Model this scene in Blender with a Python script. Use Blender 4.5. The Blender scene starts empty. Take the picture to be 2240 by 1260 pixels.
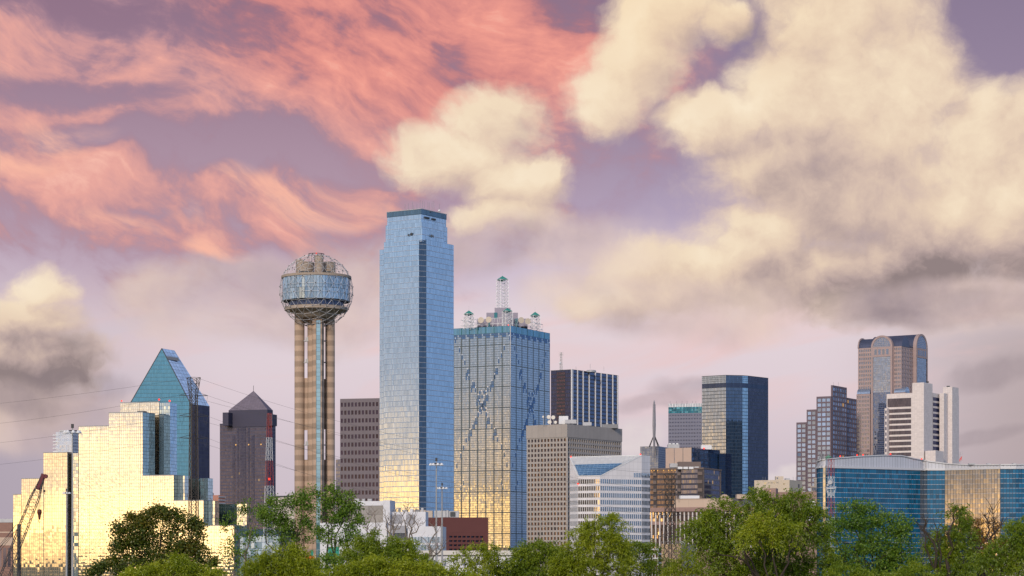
import bpy, bmesh, math, random
import numpy as np
from mathutils import Vector, Matrix
R = math.radians
C = bpy.context.scene.collection
scn = bpy.context.scene
random.seed(7)

# ------------------------------------------------------------------ camera
# the photograph is a long-lens view: 5000 px focal length on a 2240 px wide frame, camera level on a levee
CAM_Z = 10.0
FPX = 5000.0
HOR = 1235.0                      # row of the horizon in the photograph
cam = bpy.data.cameras.new('camera')
cam.sensor_width = 36.0
cam.lens = 36.0 * FPX / 2240.0
cam.shift_y = (HOR - 630.0) / 2240.0
cam.clip_start = 1.0
cam.clip_end = 60000.0
cam_o = bpy.data.objects.new('camera', cam)
C.objects.link(cam_o)
cam_o.location = (0, 0, CAM_Z)
cam_o.rotation_euler = (R(90), 0, 0)
scn.camera = cam_o
scn.view_settings.view_transform = 'Standard'
scn.view_settings.look = 'None'
scn.view_settings.exposure = 0.0
scn.view_settings.gamma = 1.0
scn.view_settings.use_curve_mapping = False
scn.cycles.max_bounces = 6
scn.cycles.diffuse_bounces = 2
scn.cycles.glossy_bounces = 3
scn.cycles.transmission_bounces = 2
scn.cycles.sample_clamp_indirect = 4.0
scn.cycles.use_adaptive_sampling = False

# sun: low behind the camera, to the left, softened by cloud
SUN_EL, SUN_AZ_BACK_LEFT = R(22), R(16)
sun = bpy.data.lights.new('sun', 'SUN')
sun.energy = 2.6
sun.angle = R(10)
sun.color = (1.0, 0.87, 0.72)
sun_o = bpy.data.objects.new('sun', sun)
C.objects.link(sun_o)
_d = Vector((-math.sin(SUN_AZ_BACK_LEFT) * math.cos(SUN_EL), -math.cos(SUN_AZ_BACK_LEFT) * math.cos(SUN_EL), math.sin(SUN_EL)))
sun_o.rotation_euler = (-_d).to_track_quat('-Z', 'Y').to_euler()
sun_o.location = _d * 300


def lin(r, g, b):
    def f(c):
        c /= 255.0
        return c / 12.92 if c <= 0.04045 else ((c + 0.055) / 1.055) ** 2.4
    return (f(r), f(g), f(b), 1.0)


# ------------------------------------------------------------------ small node language
class T:
    """builds shader nodes; sockets come back as S so that they can be added and multiplied"""
    def __init__(self, tree):
        self.t = tree
        self.nodes, self.links = tree.nodes, tree.links

    def new(self, typ, **kw):
        n = self.nodes.new(typ)
        for k, v in kw.items():
            setattr(n, k, v)
        return n

    def put(self, sock, v):
        if isinstance(v, S):
            self.links.new(v.s, sock)
        elif v is not None:
            sock.default_value = v

    def m(self, op, a, b=None, c=None, clamp=False):
        n = self.new('ShaderNodeMath', operation=op, use_clamp=clamp)
        for i, v in enumerate((a, b, c)):
            if v is not None:
                self.put(n.inputs[i], v)
        return S(self, n.outputs[0])

    def vm(self, op, a, b=None, c=None, scale=None, out=0):
        n = self.new('ShaderNodeVectorMath', operation=op)
        for i, v in enumerate((a, b, c)):
            if v is not None:
                self.put(n.inputs[i], v)
        if scale is not None:
            self.put(n.inputs['Scale'], scale)
        return S(self, n.outputs['Value'] if op in ('DOT_PRODUCT', 'LENGTH') else n.outputs[0])

    def xyz(self, x, y, z=0.0):
        n = self.new('ShaderNodeCombineXYZ')
        for i, v in enumerate((x, y, z)):
            self.put(n.inputs[i], v)
        return S(self, n.outputs[0])

    def sep(self, v):
        n = self.new('ShaderNodeSeparateXYZ')
        self.put(n.inputs[0], v)
        return [S(self, o) for o in n.outputs]

    def noise(self, vec, scale, detail=4, rough=0.5, dist=0.0, lac=2.0, col=False):
        n = self.new('ShaderNodeTexNoise')
        self.put(n.inputs['Vector'], vec)
        n.inputs['Scale'].default_value = scale
        n.inputs['Detail'].default_value = detail
        n.inputs['Roughness'].default_value = rough
        n.inputs['Lacunarity'].default_value = lac
        n.inputs['Distortion'].default_value = dist
        return S(self, n.outputs['Color' if col else 'Fac'])

    def step(self, v, a, b, smooth=True):
        n = self.new('ShaderNodeMapRange', interpolation_type='SMOOTHSTEP' if smooth else 'LINEAR')
        self.put(n.inputs['Value'], v)
        self.put(n.inputs['From Min'], a)
        self.put(n.inputs['From Max'], b)
        return S(self, n.outputs[0])

    def mix(self, f, a, b, mode='MIX'):
        n = self.new('ShaderNodeMix', data_type='RGBA', blend_type=mode, clamp_factor=True)
        self.put(n.inputs[0], f)
        self.put(n.inputs[6], a)
        self.put(n.inputs[7], b)
        return S(self, n.outputs[2])

    def ramp(self, f, stops):
        n = self.new('ShaderNodeValToRGB')
        e = n.color_ramp.elements
        while len(e) < len(stops):
            e.new(0.5)
        for i, (p, c) in enumerate(stops):
            e[i].position = p
        for i, (p, c) in enumerate(stops):
            e[i].position = p
            e[i].color = c
        self.put(n.inputs[0], f)
        return S(self, n.outputs[0])


class S:
    def __init__(self, t, s):
        self.T, self.s = t, s
    def __add__(self, o): return self.T.m('ADD', self, o)
    __radd__ = __add__
    def __mul__(self, o): return self.T.m('MULTIPLY', self, o)
    __rmul__ = __mul__
    def __sub__(self, o): return self.T.m('SUBTRACT', self, o)
    def __rsub__(self, o): return self.T.m('SUBTRACT', o, self)
    def __truediv__(self, o): return self.T.m('DIVIDE', self, o)


# ------------------------------------------------------------------ world: one dome of evening sky, laid out by azimuth and elevation
world = bpy.data.worlds.new('World')
scn.world = world
world.use_nodes = True
world.node_tree.nodes.clear()
w = T(world.node_tree)
tc = w.new('ShaderNodeTexCoord')
D = S(w, tc.outputs['Generated'])
dx, dy, dz = w.sep(D)
az = w.m('ARCTAN2', dx, dy)
el = w.m('ARCSINE', dz)
# chart of the dome: 5 units per radian, origin west of the towers, second axis runs down from the upper sky
X = az * 5.0 + 1.12
Y = 1.235 - el * 5.0
P0 = w.xyz(X, Y, 0.0)


def blobs(pos, lst, k=0.35):
    """field that is 1 in the heart of each cloud body, 0 on its rim, negative outside"""
    acc = None
    for cx, cy, rx, ry in lst:
        q = w.vm('MULTIPLY_ADD', pos, (1 / rx, 1 / ry, 0), (-cx / rx, -cy / ry, 0))
        d = w.vm('DOT_PRODUCT', q, q)
        acc = d if acc is None else w.m('SMOOTH_MIN', acc, d, k)
    return w.m('MAXIMUM', 1.0 - acc, -2.5)


# clear sky between the clouds
g = w.ramp(Y * 0.8, [(0.0, lin(138, 122, 148)), (0.22, lin(152, 136, 160)), (0.38, lin(178, 162, 186)), (0.47, lin(208, 193, 210)),
                     (0.56, lin(226, 211, 217)), (0.68, lin(222, 206, 213)), (0.80, lin(208, 194, 203)), (1.0, lin(198, 184, 194))])
# the right end of the sky is duller
g = w.mix(w.step(X, 1.75, 2.3) * w.step(Y, 0.55, 0.8) * 0.75, g, lin(170, 153, 152))
g = w.mix(w.step(X, 0.55, 0.0) * w.step(Y, 0.55, 0.95) * 0.7, g, lin(163, 152, 166))
# faint rosy bands low in the sky
lowb = w.noise(w.xyz(X * 1.2 - Y * 0.5, Y * 5.0 + X * 1.2, 3.3), 1.6, 5, 0.5, 0.6)
g = w.mix(w.step(lowb, 0.45, 0.72) * w.step(Y, 0.45, 0.75) * w.step(Y, 1.02, 0.8) * 0.6, g, lin(236, 196, 192))

# ---- cirrus, streaming down to the right, lit coral
wa = w.noise(P0, 1.7, 2, 0.5, 0.0, col=True)
wb = w.noise(P0, 6.5, 4, 0.55, 0.0, col=True)
Pw = w.vm('MULTIPLY_ADD', w.vm('SUBTRACT', wa, (0.5, 0.5, 0.5)), (0.30, 0.30, 0), P0)
Pw = w.vm('MULTIPLY_ADD', w.vm('SUBTRACT', wb, (0.5, 0.5, 0.5)), (0.05, 0.05, 0), Pw)
ca, sa = math.cos(R(23)), math.sin(R(23))
wx, wy, _ = w.sep(Pw)
U = wx * ca + wy * sa
V = wy * ca - wx * sa
c1 = w.noise(w.xyz(U * 1.0, V * 2.3, 1.7), 2.3, 9, 0.56, 0.0)
c2 = w.noise(w.xyz(U * 1.7, V * 4.2, 4.1), 3.6, 9, 0.60, 0.1)
c3 = w.noise(Pw, 7.5, 9, 0.60, 0.2)
ci = c1 * 0.42 + c2 * 0.28 + c3 * 0.30
pz = blobs(Pw, [(0.95, 0.03, 0.50, 0.27), (0.55, 0.20, 0.52, 0.16), (0.20, 0.13, 0.36, 0.11), (0.02, 0.28, 0.20, 0.07), (0.62, 0.43, 0.20, 0.05), (0.28, 0.42, 0.26, 0.05), (0.46, 0.50, 0.30, 0.035)], 0.5)
pz = w.m('MAXIMUM', w.m('MINIMUM', pz, 0.65), -1.6)
hole = w.m('MAXIMUM', blobs(Pw, [(0.46, 0.09, 0.17, 0.06), (0.10, 0.05, 0.22, 0.05), (0.52, 0.355, 0.24, 0.05), (0.14, 0.25, 0.20, 0.035), (1.25, 0.02, 0.10, 0.06), (0.20, 0.345, 0.2, 0.03)], 0.5), -1.0)
field = (ci - 0.5) * 9.0 + pz * 0.42 + 0.05 - w.m('MAXIMUM', hole + 0.75, 0.0) * 0.62
red = w.step(blobs(Pw, [(0.92, 0.03, 0.55, 0.27)]), -0.5, 0.7)
field = field - (1.0 - red) * 0.40 - 0.26
lit = w.step(field, -1.75, 1.35, False)
lit = lit * w.step(blobs(P0, [(0.55, 0.10, 1.05, 0.62)]), -0.35, 0.45)
cirbase = w.mix(w.step(blobs(P0, [(0.45, 0.08, 0.95, 0.60)]), -0.5, 0.6) * 0.85, g, w.mix(w.step(Y, 0.0, 0.5), lin(146, 114, 134), lin(178, 150, 166)))
fil = w.noise(w.xyz(U * 1.5, V * 4.6, 2.2), 4.4, 8, 0.55, 0.25)
fil = 1.0 - w.m('ABSOLUTE', fil - 0.5) * 6.0
lit = lit + (w.m('MAXIMUM', fil, 0.0) - 0.35) * 0.16 * w.step(lit, 0.05, 0.5)
cir_col = w.ramp(lit, [(0.0, lin(152, 122, 144)), (0.28, lin(178, 138, 150)), (0.50, lin(208, 154, 154)), (0.72, lin(232, 168, 158)), (0.90, lin(247, 188, 172)), (1.0, lin(253, 206, 188))])
red = w.step(blobs(Pw, [(0.92, 0.03, 0.55, 0.27)]), -0.5, 0.7)
cir_red = w.ramp(lit, [(0.0, lin(140, 100, 118)), (0.30, lin(178, 118, 126)), (0.55, lin(218, 140, 134)), (0.75, lin(240, 156, 142)), (1.0, lin(252, 188, 168))])
cir_col = w.mix(red * 0.9, cir_col, cir_red)
g = w.mix(w.step(lit, 0.02, 0.50), cirbase, cir_col)
# fine bright wisps
w3 = w.noise(w.xyz(U * 1.0, V * 4.2, 6.6), 2.6, 9, 0.58, 0.35)
wz = w.step(blobs(Pw, [(0.60, 0.445, 0.22, 0.045), (0.06, 0.36, 0.16, 0.05), (0.22, 0.505, 0.12, 0.03), (0.02, 0.17, 0.06, 0.05), (0.50, 0.53, 0.09, 0.03)]), -0.8, 0.7)
g = w.mix(w.step(w3, 0.44, 0.68) * wz * 0.85, g, lin(254, 190, 166))

# ---- heaped clouds
MAIN = [(1.84, 0.02, 0.225, 0.26), (1.76, 0.24, 0.16, 0.16), (1.95, 0.21, 0.16, 0.15), (1.86, 0.40, 0.34, 0.18), (2.20, 0.36, 0.22, 0.14), (2.10, 0.50, 0.34, 0.18),
        (1.56, 0.295, 0.13, 0.075), (1.66, 0.40, 0.14, 0.10), (1.66, 0.54, 0.16, 0.11), (1.50, 0.62, 0.22, 0.085), (1.86, 0.62, 0.34, 0.10), (1.34, 0.66, 0.10, 0.05),
        (1.46, 0.05, 0.13, 0.105), (1.40, 0.15, 0.10, 0.10), (1.33, 0.23, 0.10, 0.08), (1.58, 0.07, 0.06, 0.06),
        (1.08, 0.27, 0.13, 0.085), (0.99, 0.35, 0.15, 0.08), (1.14, 0.42, 0.12, 0.075), (1.10, 0.49, 0.14, 0.045),
        (0.105, 0.655, 0.075, 0.05), (0.05, 0.72, 0.14, 0.06), (0.10, 0.80, 0.17, 0.07), (-0.02, 0.87, 0.20, 0.07)]


def heap_field(pos):
    w1 = w.noise(pos, 4.0, 3, 0.5, 0.0, col=True)
    pw = w.vm('MULTIPLY_ADD', w.vm('SUBTRACT', w1, (0.5, 0.5, 0.5)), (0.13, 0.11, 0), pos)
    w2 = w.noise(pw, 16.0, 5, 0.58, 0.0, col=True)
    pw2 = w.vm('MULTIPLY_ADD', w.vm('SUBTRACT', w2, (0.5, 0.5, 0.5)), (0.06, 0.055, 0), pw)
    f = blobs(pw2, MAIN)
    n1 = w.noise(pw2, 6.0, 10, 0.60)
    return w.m('MINIMUM', f, 1.0) * 1.32 + (n1 - 0.5) * 2.8 - 0.10


h0 = heap_field(P0)
h1 = heap_field(w.vm('ADD', P0, (-0.030, -0.040, 0)))
rel = (h0 - h1)                       # >0 on sides that face the light, above and to the left
wide = w.noise(Pw, 2.6, 6, 0.52)
wq = w.noise(P0, 9.0, 5, 0.6, 0.0, col=True)
pq = w.vm('MULTIPLY_ADD', w.vm('SUBTRACT', wq, (0.5, 0.5, 0.5)), (0.11, 0.10, 0), P0)
vor = w.new('ShaderNodeTexVoronoi', feature='SMOOTH_F1')
vor.inputs['Scale'].default_value = 9.5
vor.inputs['Smoothness'].default_value = 1.0
vor.inputs['Detail'].default_value = 0.0
vor.inputs['Roughness'].default_value = 0.5
w.put(vor.inputs['Vector'], pq)
bil = S(w, vor.outputs['Distance'])
lum = 0.60 + w.m('MAXIMUM', w.m('MINIMUM', rel, 0.8), -0.9) * 0.30 + (wide - 0.5) * 0.80 + w.m('MAXIMUM', w.m('MINIMUM', 0.36 - bil, 0.3), -0.3) * 0.42
# the shaded hollow and the dull bases
hollow = w.step(blobs(Pw, [(1.84, 0.42, 0.17, 0.10), (1.62, 0.15, 0.05, 0.05)], 0.5), -1.4, 1.2)
base_r = w.step(Y + (wide - 0.5) * 0.3, 0.44, 0.72) * w.step(X, 1.25, 2.1)
base_l = w.step(Y + (wide - 0.5) * 0.2, 0.655, 0.82) * w.step(X, 0.8, 0.3)
lum = lum - hollow * 0.26 - base_r * 0.72 - base_l * 0.60
hc = w.ramp(lum, [(0.0, lin(146, 130, 130)), (0.16, lin(182, 161, 157)), (0.36, lin(212, 188, 174)), (0.54, lin(230, 206, 183)), (0.74, lin(242, 221, 194)), (1.0, lin(250, 233, 207))])
hc = w.mix(w.step(Y, 0.34, 0.0) * w.step(X, 2.2, 1.3) * 0.28, hc, lin(250, 216, 164))
rim = w.step(h0, 0.9, 0.0)
hc = w.mix(rim * 0.35, hc, lin(234, 208, 188))
ha = w.step(h0, -0.65, 0.85)
g = w.mix(ha, g, hc)

# ---- thin tan and grey drifts in the lower sky
THIN = [(0.52, 0.67, 0.20, 0.09), (0.40, 0.64, 0.10, 0.05), (0.78, 0.62, 0.16, 0.10), (1.42, 0.66, 0.26, 0.07), (1.15, 0.55, 0.25, 0.06), (0.62, 0.60, 0.25, 0.05), (2.05, 0.66, 0.25, 0.05), (0.10, 0.93, 0.20, 0.06), (0.69, 0.56, 0.06, 0.03)]
tn = w.noise(P0, 5.0, 8, 0.57, 0.3)
tf = w.m('MINIMUM', blobs(Pw, THIN), 0.5) + (tn - 0.5) * 2.6
tcol = w.ramp(w.noise(Pw, 4.0, 5, 0.5), [(0.3, lin(176, 158, 164)), (0.5, lin(215, 192, 186)), (0.68, lin(236, 212, 194))])
g = w.mix(w.step(tf, -0.9, 1.0) * 0.8, g, tcol)
# small dark scraps under the great cloud and by the towers
DARK = [(2.05, 0.685, 0.16, 0.022), (2.16, 0.66, 0.14, 0.03), (1.52, 0.84, 0.06, 0.03), (1.46, 0.86, 0.06, 0.02), (0.20, 0.86, 0.10, 0.035), (0.05, 0.90, 0.14, 0.03), (2.16, 0.79, 0.09, 0.03), (2.10, 0.93, 0.12, 0.02)]
df = w.m('MINIMUM', blobs(Pw, DARK), 0.6) + (w.noise(P0, 9.0, 7, 0.56, 0.4) - 0.5) * 2.4
g = w.mix(w.step(df, -0.9, 1.7) * 0.48, g, lin(134, 120, 128))
# low bright heap far behind the spire
LOW = [(1.42, 0.94, 0.045, 0.05), (1.72, 1.03, 0.06, 0.022), (1.60, 1.05, 0.2, 0.03), (1.35, 1.02, 0.12, 0.04)]
lf = w.m('MINIMUM', blobs(Pw, LOW), 0.6) + (w.noise(P0, 13.0, 6, 0.55, 0.2) - 0.5) * 2.0
g = w.mix(w.step(lf, -0.4, 1.1) * 0.75, g, lin(228, 216, 214))
front = g

# ---- the rest of the dome: a clearing west behind the camera with the sunset low in it
bx, by = dx * -1.0, dy * -1.0
phi = w.m('ARCTAN2', bx, by)          # 0 straight behind the camera, positive towards the left
eld = el * (180 / math.pi)
rear = w.ramp(w.m('MULTIPLY', eld, 1 / 40.0, clamp=True), [(0.0, (0.80, 0.72, 0.74, 1)), (0.08, (0.80, 0.84, 0.96, 1)), (0.25, (0.72, 0.90, 1.20, 1)), (1.0, (0.48, 0.58, 0.82, 1))])
warm = w.ramp(w.m('MULTIPLY', eld, 1 / 40.0, clamp=True), [(0.0, (0.80, 0.48, 0.24, 1)), (0.05, (0.86, 0.62, 0.42, 1)), (0.09, (0.88, 0.80, 0.78, 1)), (0.16, (0.82, 0.90, 1.05, 1)), (0.30, (0.72, 0.92, 1.25, 1)), (1.0, (0.48, 0.58, 0.82, 1))])
wz_ = (phi - R(60)) / R(38)
rear = w.mix(w.m('EXPONENT', wz_ * wz_ * -1.0), rear, warm)
# reflected right-hand sky, plain evening blue
side = w.ramp(w.m('MULTIPLY', eld, 1 / 40.0, clamp=True), [(0.0, (0.26, 0.36, 0.58, 1)), (0.06, (0.40, 0.60, 0.96, 1)), (0.35, (0.48, 0.68, 1.08, 1)), (1.0, (0.36, 0.46, 0.72, 1))])
rear = w.mix(w.step(phi, -0.1, -0.7), rear, side)
st = w.noise(w.vm('MULTIPLY', D, (2.2, 2.2, 16.0)), 2.2, 7, 0.55, 0.5)
rear = w.mix(w.step(st, 0.44, 0.66) * (w.step(phi, -0.6, 0.1) * 0.45 + 0.22), rear, (0.92, 0.84, 0.83, 1))
pc = (phi - R(68)) / R(27)
gl_az = w.m('EXPONENT', pc * pc * -1.0)
pn = (phi - R(43)) / R(12)
near_sun = w.m('EXPONENT', pn * pn * -1.0)
strata = w.noise(w.vm('MULTIPLY', D, (2.0, 2.0, 30.0)), 2.4, 6, 0.6, 0.3)
puffs = w.noise(w.vm('MULTIPLY', D, (26.0, 26.0, 75.0)), 2.0, 6, 0.62, 0.5)
es = w.m('MAXIMUM', eld + (strata - 0.5) * 2.2, 0.0)
dip = (phi - R(61.5)) / R(2.6)
ext = 2.7 - w.m('EXPONENT', dip * dip * -1.0) * 1.15  # unseen glow lowered here so the blue hotel's wing reflects less gold
g1_ = gl_az * w.m('EXPONENT', w.m('POWER', es / ext, 2.0) * -1.0)
g2_ = near_sun * w.m('EXPONENT', w.m('POWER', es / 3.3, 1.5) * -1.0)
breaks = w.step(strata * 0.45 + puffs * 0.55, 0.40, 0.60) * 1.05 + 0.26
rear = w.vm('ADD', rear, w.vm('SCALE', (1.0, 0.52, 0.085), scale=g1_ * breaks * 4.7))
rear = w.vm('ADD', rear, w.vm('SCALE', (1.0, 0.82, 0.46), scale=g2_ * breaks * 1.95))

# the high dome is the clear-air model
sky = w.new('ShaderNodeTexSky', sky_type='NISHITA', sun_disc=False)
sky.sun_elevation = SUN_EL
sky.sun_rotation = math.pi + SUN_AZ_BACK_LEFT
sky.altitude = 130
high = w.vm('SCALE', S(w, sky.outputs[0]), scale=0.10)
is_front = w.step(w.m('ABSOLUTE', az), R(40), R(24))
dome = w.mix(is_front, rear, front)
dome = w.mix(w.step(eld, 24.0, 55.0), dome, high)
dome = w.mix(w.step(eld, -0.2, -1.5), dome, (0.10, 0.10, 0.08, 1))
bg = w.new('ShaderNodeBackground')
w.put(bg.inputs[0], dome)
bg.inputs[1].default_value = 1.0
wo = w.new('ShaderNodeOutputWorld')
w.links.new(bg.outputs[0], wo.inputs[0])
world.cycles.sampling_method = 'MANUAL'
world.cycles.sample_map_resolution = 512


# ================================================================== helpers: pixels of the photograph to places, meshes, tags
def XY(px, y):
    return ((px - 1120.0) / FPX * y, y)


def ZP(py, y):
    return CAM_Z + (HOR - py) / FPX * y


def PT(px, py, y):
    return Vector(((px - 1120.0) / FPX * y, y, ZP(py, y)))


def corner_fp(xl, xc, xr, y, a):
    """footprint of a box whose near corner stands at column xc, with its left face ending at xl and its right face at xr"""
    a = R(a)
    ca, sa = math.cos(a), math.sin(a)
    xcw = (xc - 1120) / FPX * y
    tl, tr = (xl - 1120) / FPX, (xr - 1120) / FPX
    L = (xcw - tl * y) / (ca + tl * sa)
    Rr = (tr * y - xcw) / (sa - tr * ca)
    c = (xcw, y)
    l = (xcw - L * ca, y + L * sa)
    r = (xcw + Rr * sa, y + Rr * ca)
    b = (l[0] + Rr * sa, l[1] + Rr * ca)
    return [c, r, b, l]


def along(p, q, t):
    return (p[0] + (q[0] - p[0]) * t, p[1] + (q[1] - p[1]) * t)


def dist2(p, q):
    return math.hypot(p[0] - q[0], p[1] - q[1])


ORG = {}


class MB:
    """collects faces, then links them as one mesh object"""
    def __init__(self):
        self.v, self.f, self.uv, self.mi = [], [], [], []

    def face(self, pts, uvs=None, mi=0):
        n = len(self.v)
        self.v.extend([tuple(p) for p in pts])
        self.f.append(tuple(range(n, n + len(pts))))
        self.uv.extend(uvs if uvs else [(p[0] * 0.3 + p[1] * 0.3, p[2] * 0.3) for p in pts])
        self.mi.append(mi)

    def wall(self, p, q, z0, z1, nu=1, nv=1, mi=0, u0=0.0, v0=0.0, z1b=None):
        zb = z1 if z1b is None else z1b
        self.face([(p[0], p[1], z0), (q[0], q[1], z0), (q[0], q[1], zb), (p[0], p[1], z1)],
                  [(u0, v0), (u0 + nu, v0), (u0 + nu, v0 + nv * (zb - z0) / max(z1 - z0, 1e-6)), (u0, v0 + nv)], mi)

    def walls(self, poly, z0, z1, pw, ph, mi=0):
        n = len(poly)
        for i in range(n):
            p, q = poly[i], poly[(i + 1) % n]
            self.wall(p, q, z0, z1, max(1, round(dist2(p, q) / pw)), max(1, round((z1 - z0) / ph)), mi, u0=i * 97.0)

    def cap(self, poly, z, mi=0):
        self.face([(p[0], p[1], z) for p in poly], None, mi)

    def prism(self, poly, z0, z1, mi=0):
        self.walls(poly, z0, z1, 3, 3, mi)
        self.cap(poly, z1, mi)
        self.face([(p[0], p[1], z0) for p in reversed(poly)], None, mi)

    def box(self, c, sx, sy, sz, rz=0.0, mi=0):
        ca, sa = math.cos(rz), math.sin(rz)
        poly = [(c[0] + x * ca - y * sa, c[1] + x * sa + y * ca) for x, y in ((-sx / 2, -sy / 2), (sx / 2, -sy / 2), (sx / 2, sy / 2), (-sx / 2, sy / 2))]
        self.prism(poly, c[2], c[2] + sz, mi)

    def beam(self, a, b, wd, n=4, wd2=None, mi=0, caps=True):
        a, b = Vector(a), Vector(b)
        d = (b - a)
        if d.length < 1e-6:
            return
        d.normalize()
        up = Vector((0, 0, 1)) if abs(d.z) < 0.9 else Vector((1, 0, 0))
        s = d.cross(up).normalized()
        t = s.cross(d).normalized()
        r0 = wd / 2
        r1 = r0 if wd2 is None else wd2 / 2
        ra, rb = [], []
        for i in range(n):
            an = 2 * math.pi * (i + 0.5) / n
            o = s * math.cos(an) + t * math.sin(an)
            ra.append(a + o * r0)
            rb.append(b + o * r1)
        for i in range(n):
            j = (i + 1) % n
            self.face([ra[i], ra[j], rb[j], rb[i]], None, mi)
        if caps:
            self.face(list(reversed(ra)), None, mi)
            self.face(rb, None, mi)

    def lathe(self, cx, cy, prof, n=48, nu=None, mi=0, a0=0.0, nvs=None):
        """prof: (radius, z) from the bottom up"""
        for k in range(len(prof) - 1):
            (r0, z0), (r1, z1) = prof[k], prof[k + 1]
            for i in range(n):
                t0, t1 = a0 + 2 * math.pi * i / n, a0 + 2 * math.pi * (i + 1) / n
                u0, u1 = (i, i + 1) if nu is None else (nu * i / n, nu * (i + 1) / n)
                pts = [(cx + r0 * math.cos(t0), cy + r0 * math.sin(t0), z0), (cx + r0 * math.cos(t1), cy + r0 * math.sin(t1), z0),
                       (cx + r1 * math.cos(t1), cy + r1 * math.sin(t1), z1), (cx + r1 * math.cos(t0), cy + r1 * math.sin(t0), z1)]
                va, vb = (k, k + 1) if nvs is None else (nvs[k], nvs[k + 1])
                self.face(pts, [(u0, va), (u1, va), (u1, vb), (u0, vb)], mi)

    def disc(self, cx, cy, r, z, n=32, down=False, mi=0):
        pts = [(cx + r * math.cos(2 * math.pi * i / n), cy + r * math.sin(2 * math.pi * i / n), z) for i in range(n)]
        self.face(list(reversed(pts)) if down else pts, None, mi)

    def ball(self, c, r, n=8, m=5, mi=0):
        prof = [(r * math.sin(math.pi * k / m), c[2] - r * math.cos(math.pi * k / m)) for k in range(m + 1)]
        prof[0] = (r * 0.02, prof[0][1])
        prof[-1] = (r * 0.02, prof[-1][1])
        self.lathe(c[0], c[1], prof, n, mi=mi)

    def build(self, name, mat, parent=None, smooth=False):
        o3 = ORG.get(parent.as_pointer(), Vector((0, 0, 0))) if parent else Vector((0, 0, 0))
        me = bpy.data.meshes.new(name)
        me.from_pydata([(v[0] - o3.x, v[1] - o3.y, v[2] - o3.z) for v in self.v], [], self.f)
        uvl = me.uv_layers.new(name='UVMap')
        uvl.data.foreach_set('uv', np.array(self.uv, dtype=np.float32).ravel())
        for m_ in (mat if isinstance(mat, (list, tuple)) else [mat]):
            me.materials.append(m_)
        me.polygons.foreach_set('material_index', np.array(self.mi, dtype=np.int32))
        if smooth:
            me.polygons.foreach_set('use_smooth', np.ones(len(me.polygons), dtype=bool))
            bm = bmesh.new(); bm.from_mesh(me)
            bmesh.ops.remove_doubles(bm, verts=bm.verts, dist=1e-4)
            bm.to_mesh(me); bm.free()
        me.update()
        ob = bpy.data.objects.new(name, me)
        C.objects.link(ob)
        if parent:
            ob.parent = parent
            ORG[ob.as_pointer()] = o3
        return ob


def thing(name, label, cat, at, group=None):
    o = bpy.data.objects.new(name, None)
    C.objects.link(o)
    o.location = at
    o.empty_display_size = 2
    ORG[o.as_pointer()] = Vector(at)
    o['label'] = label
    o['category'] = cat
    if group:
        o['group'] = group
    return o


def tag(o, label, cat, group=None):
    o['label'] = label
    o['category'] = cat
    if group:
        o['group'] = group
    return o


# ------------------------------------------------------------------ materials
def mat_new(name):
    m = bpy.data.materials.new(name)
    m.use_nodes = True
    m.node_tree.nodes.clear()
    t = T(m.node_tree)
    out = t.new('ShaderNodeOutputMaterial')
    return m, t, out


def geo(t):
    return t.new('ShaderNodeNewGeometry')


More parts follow.
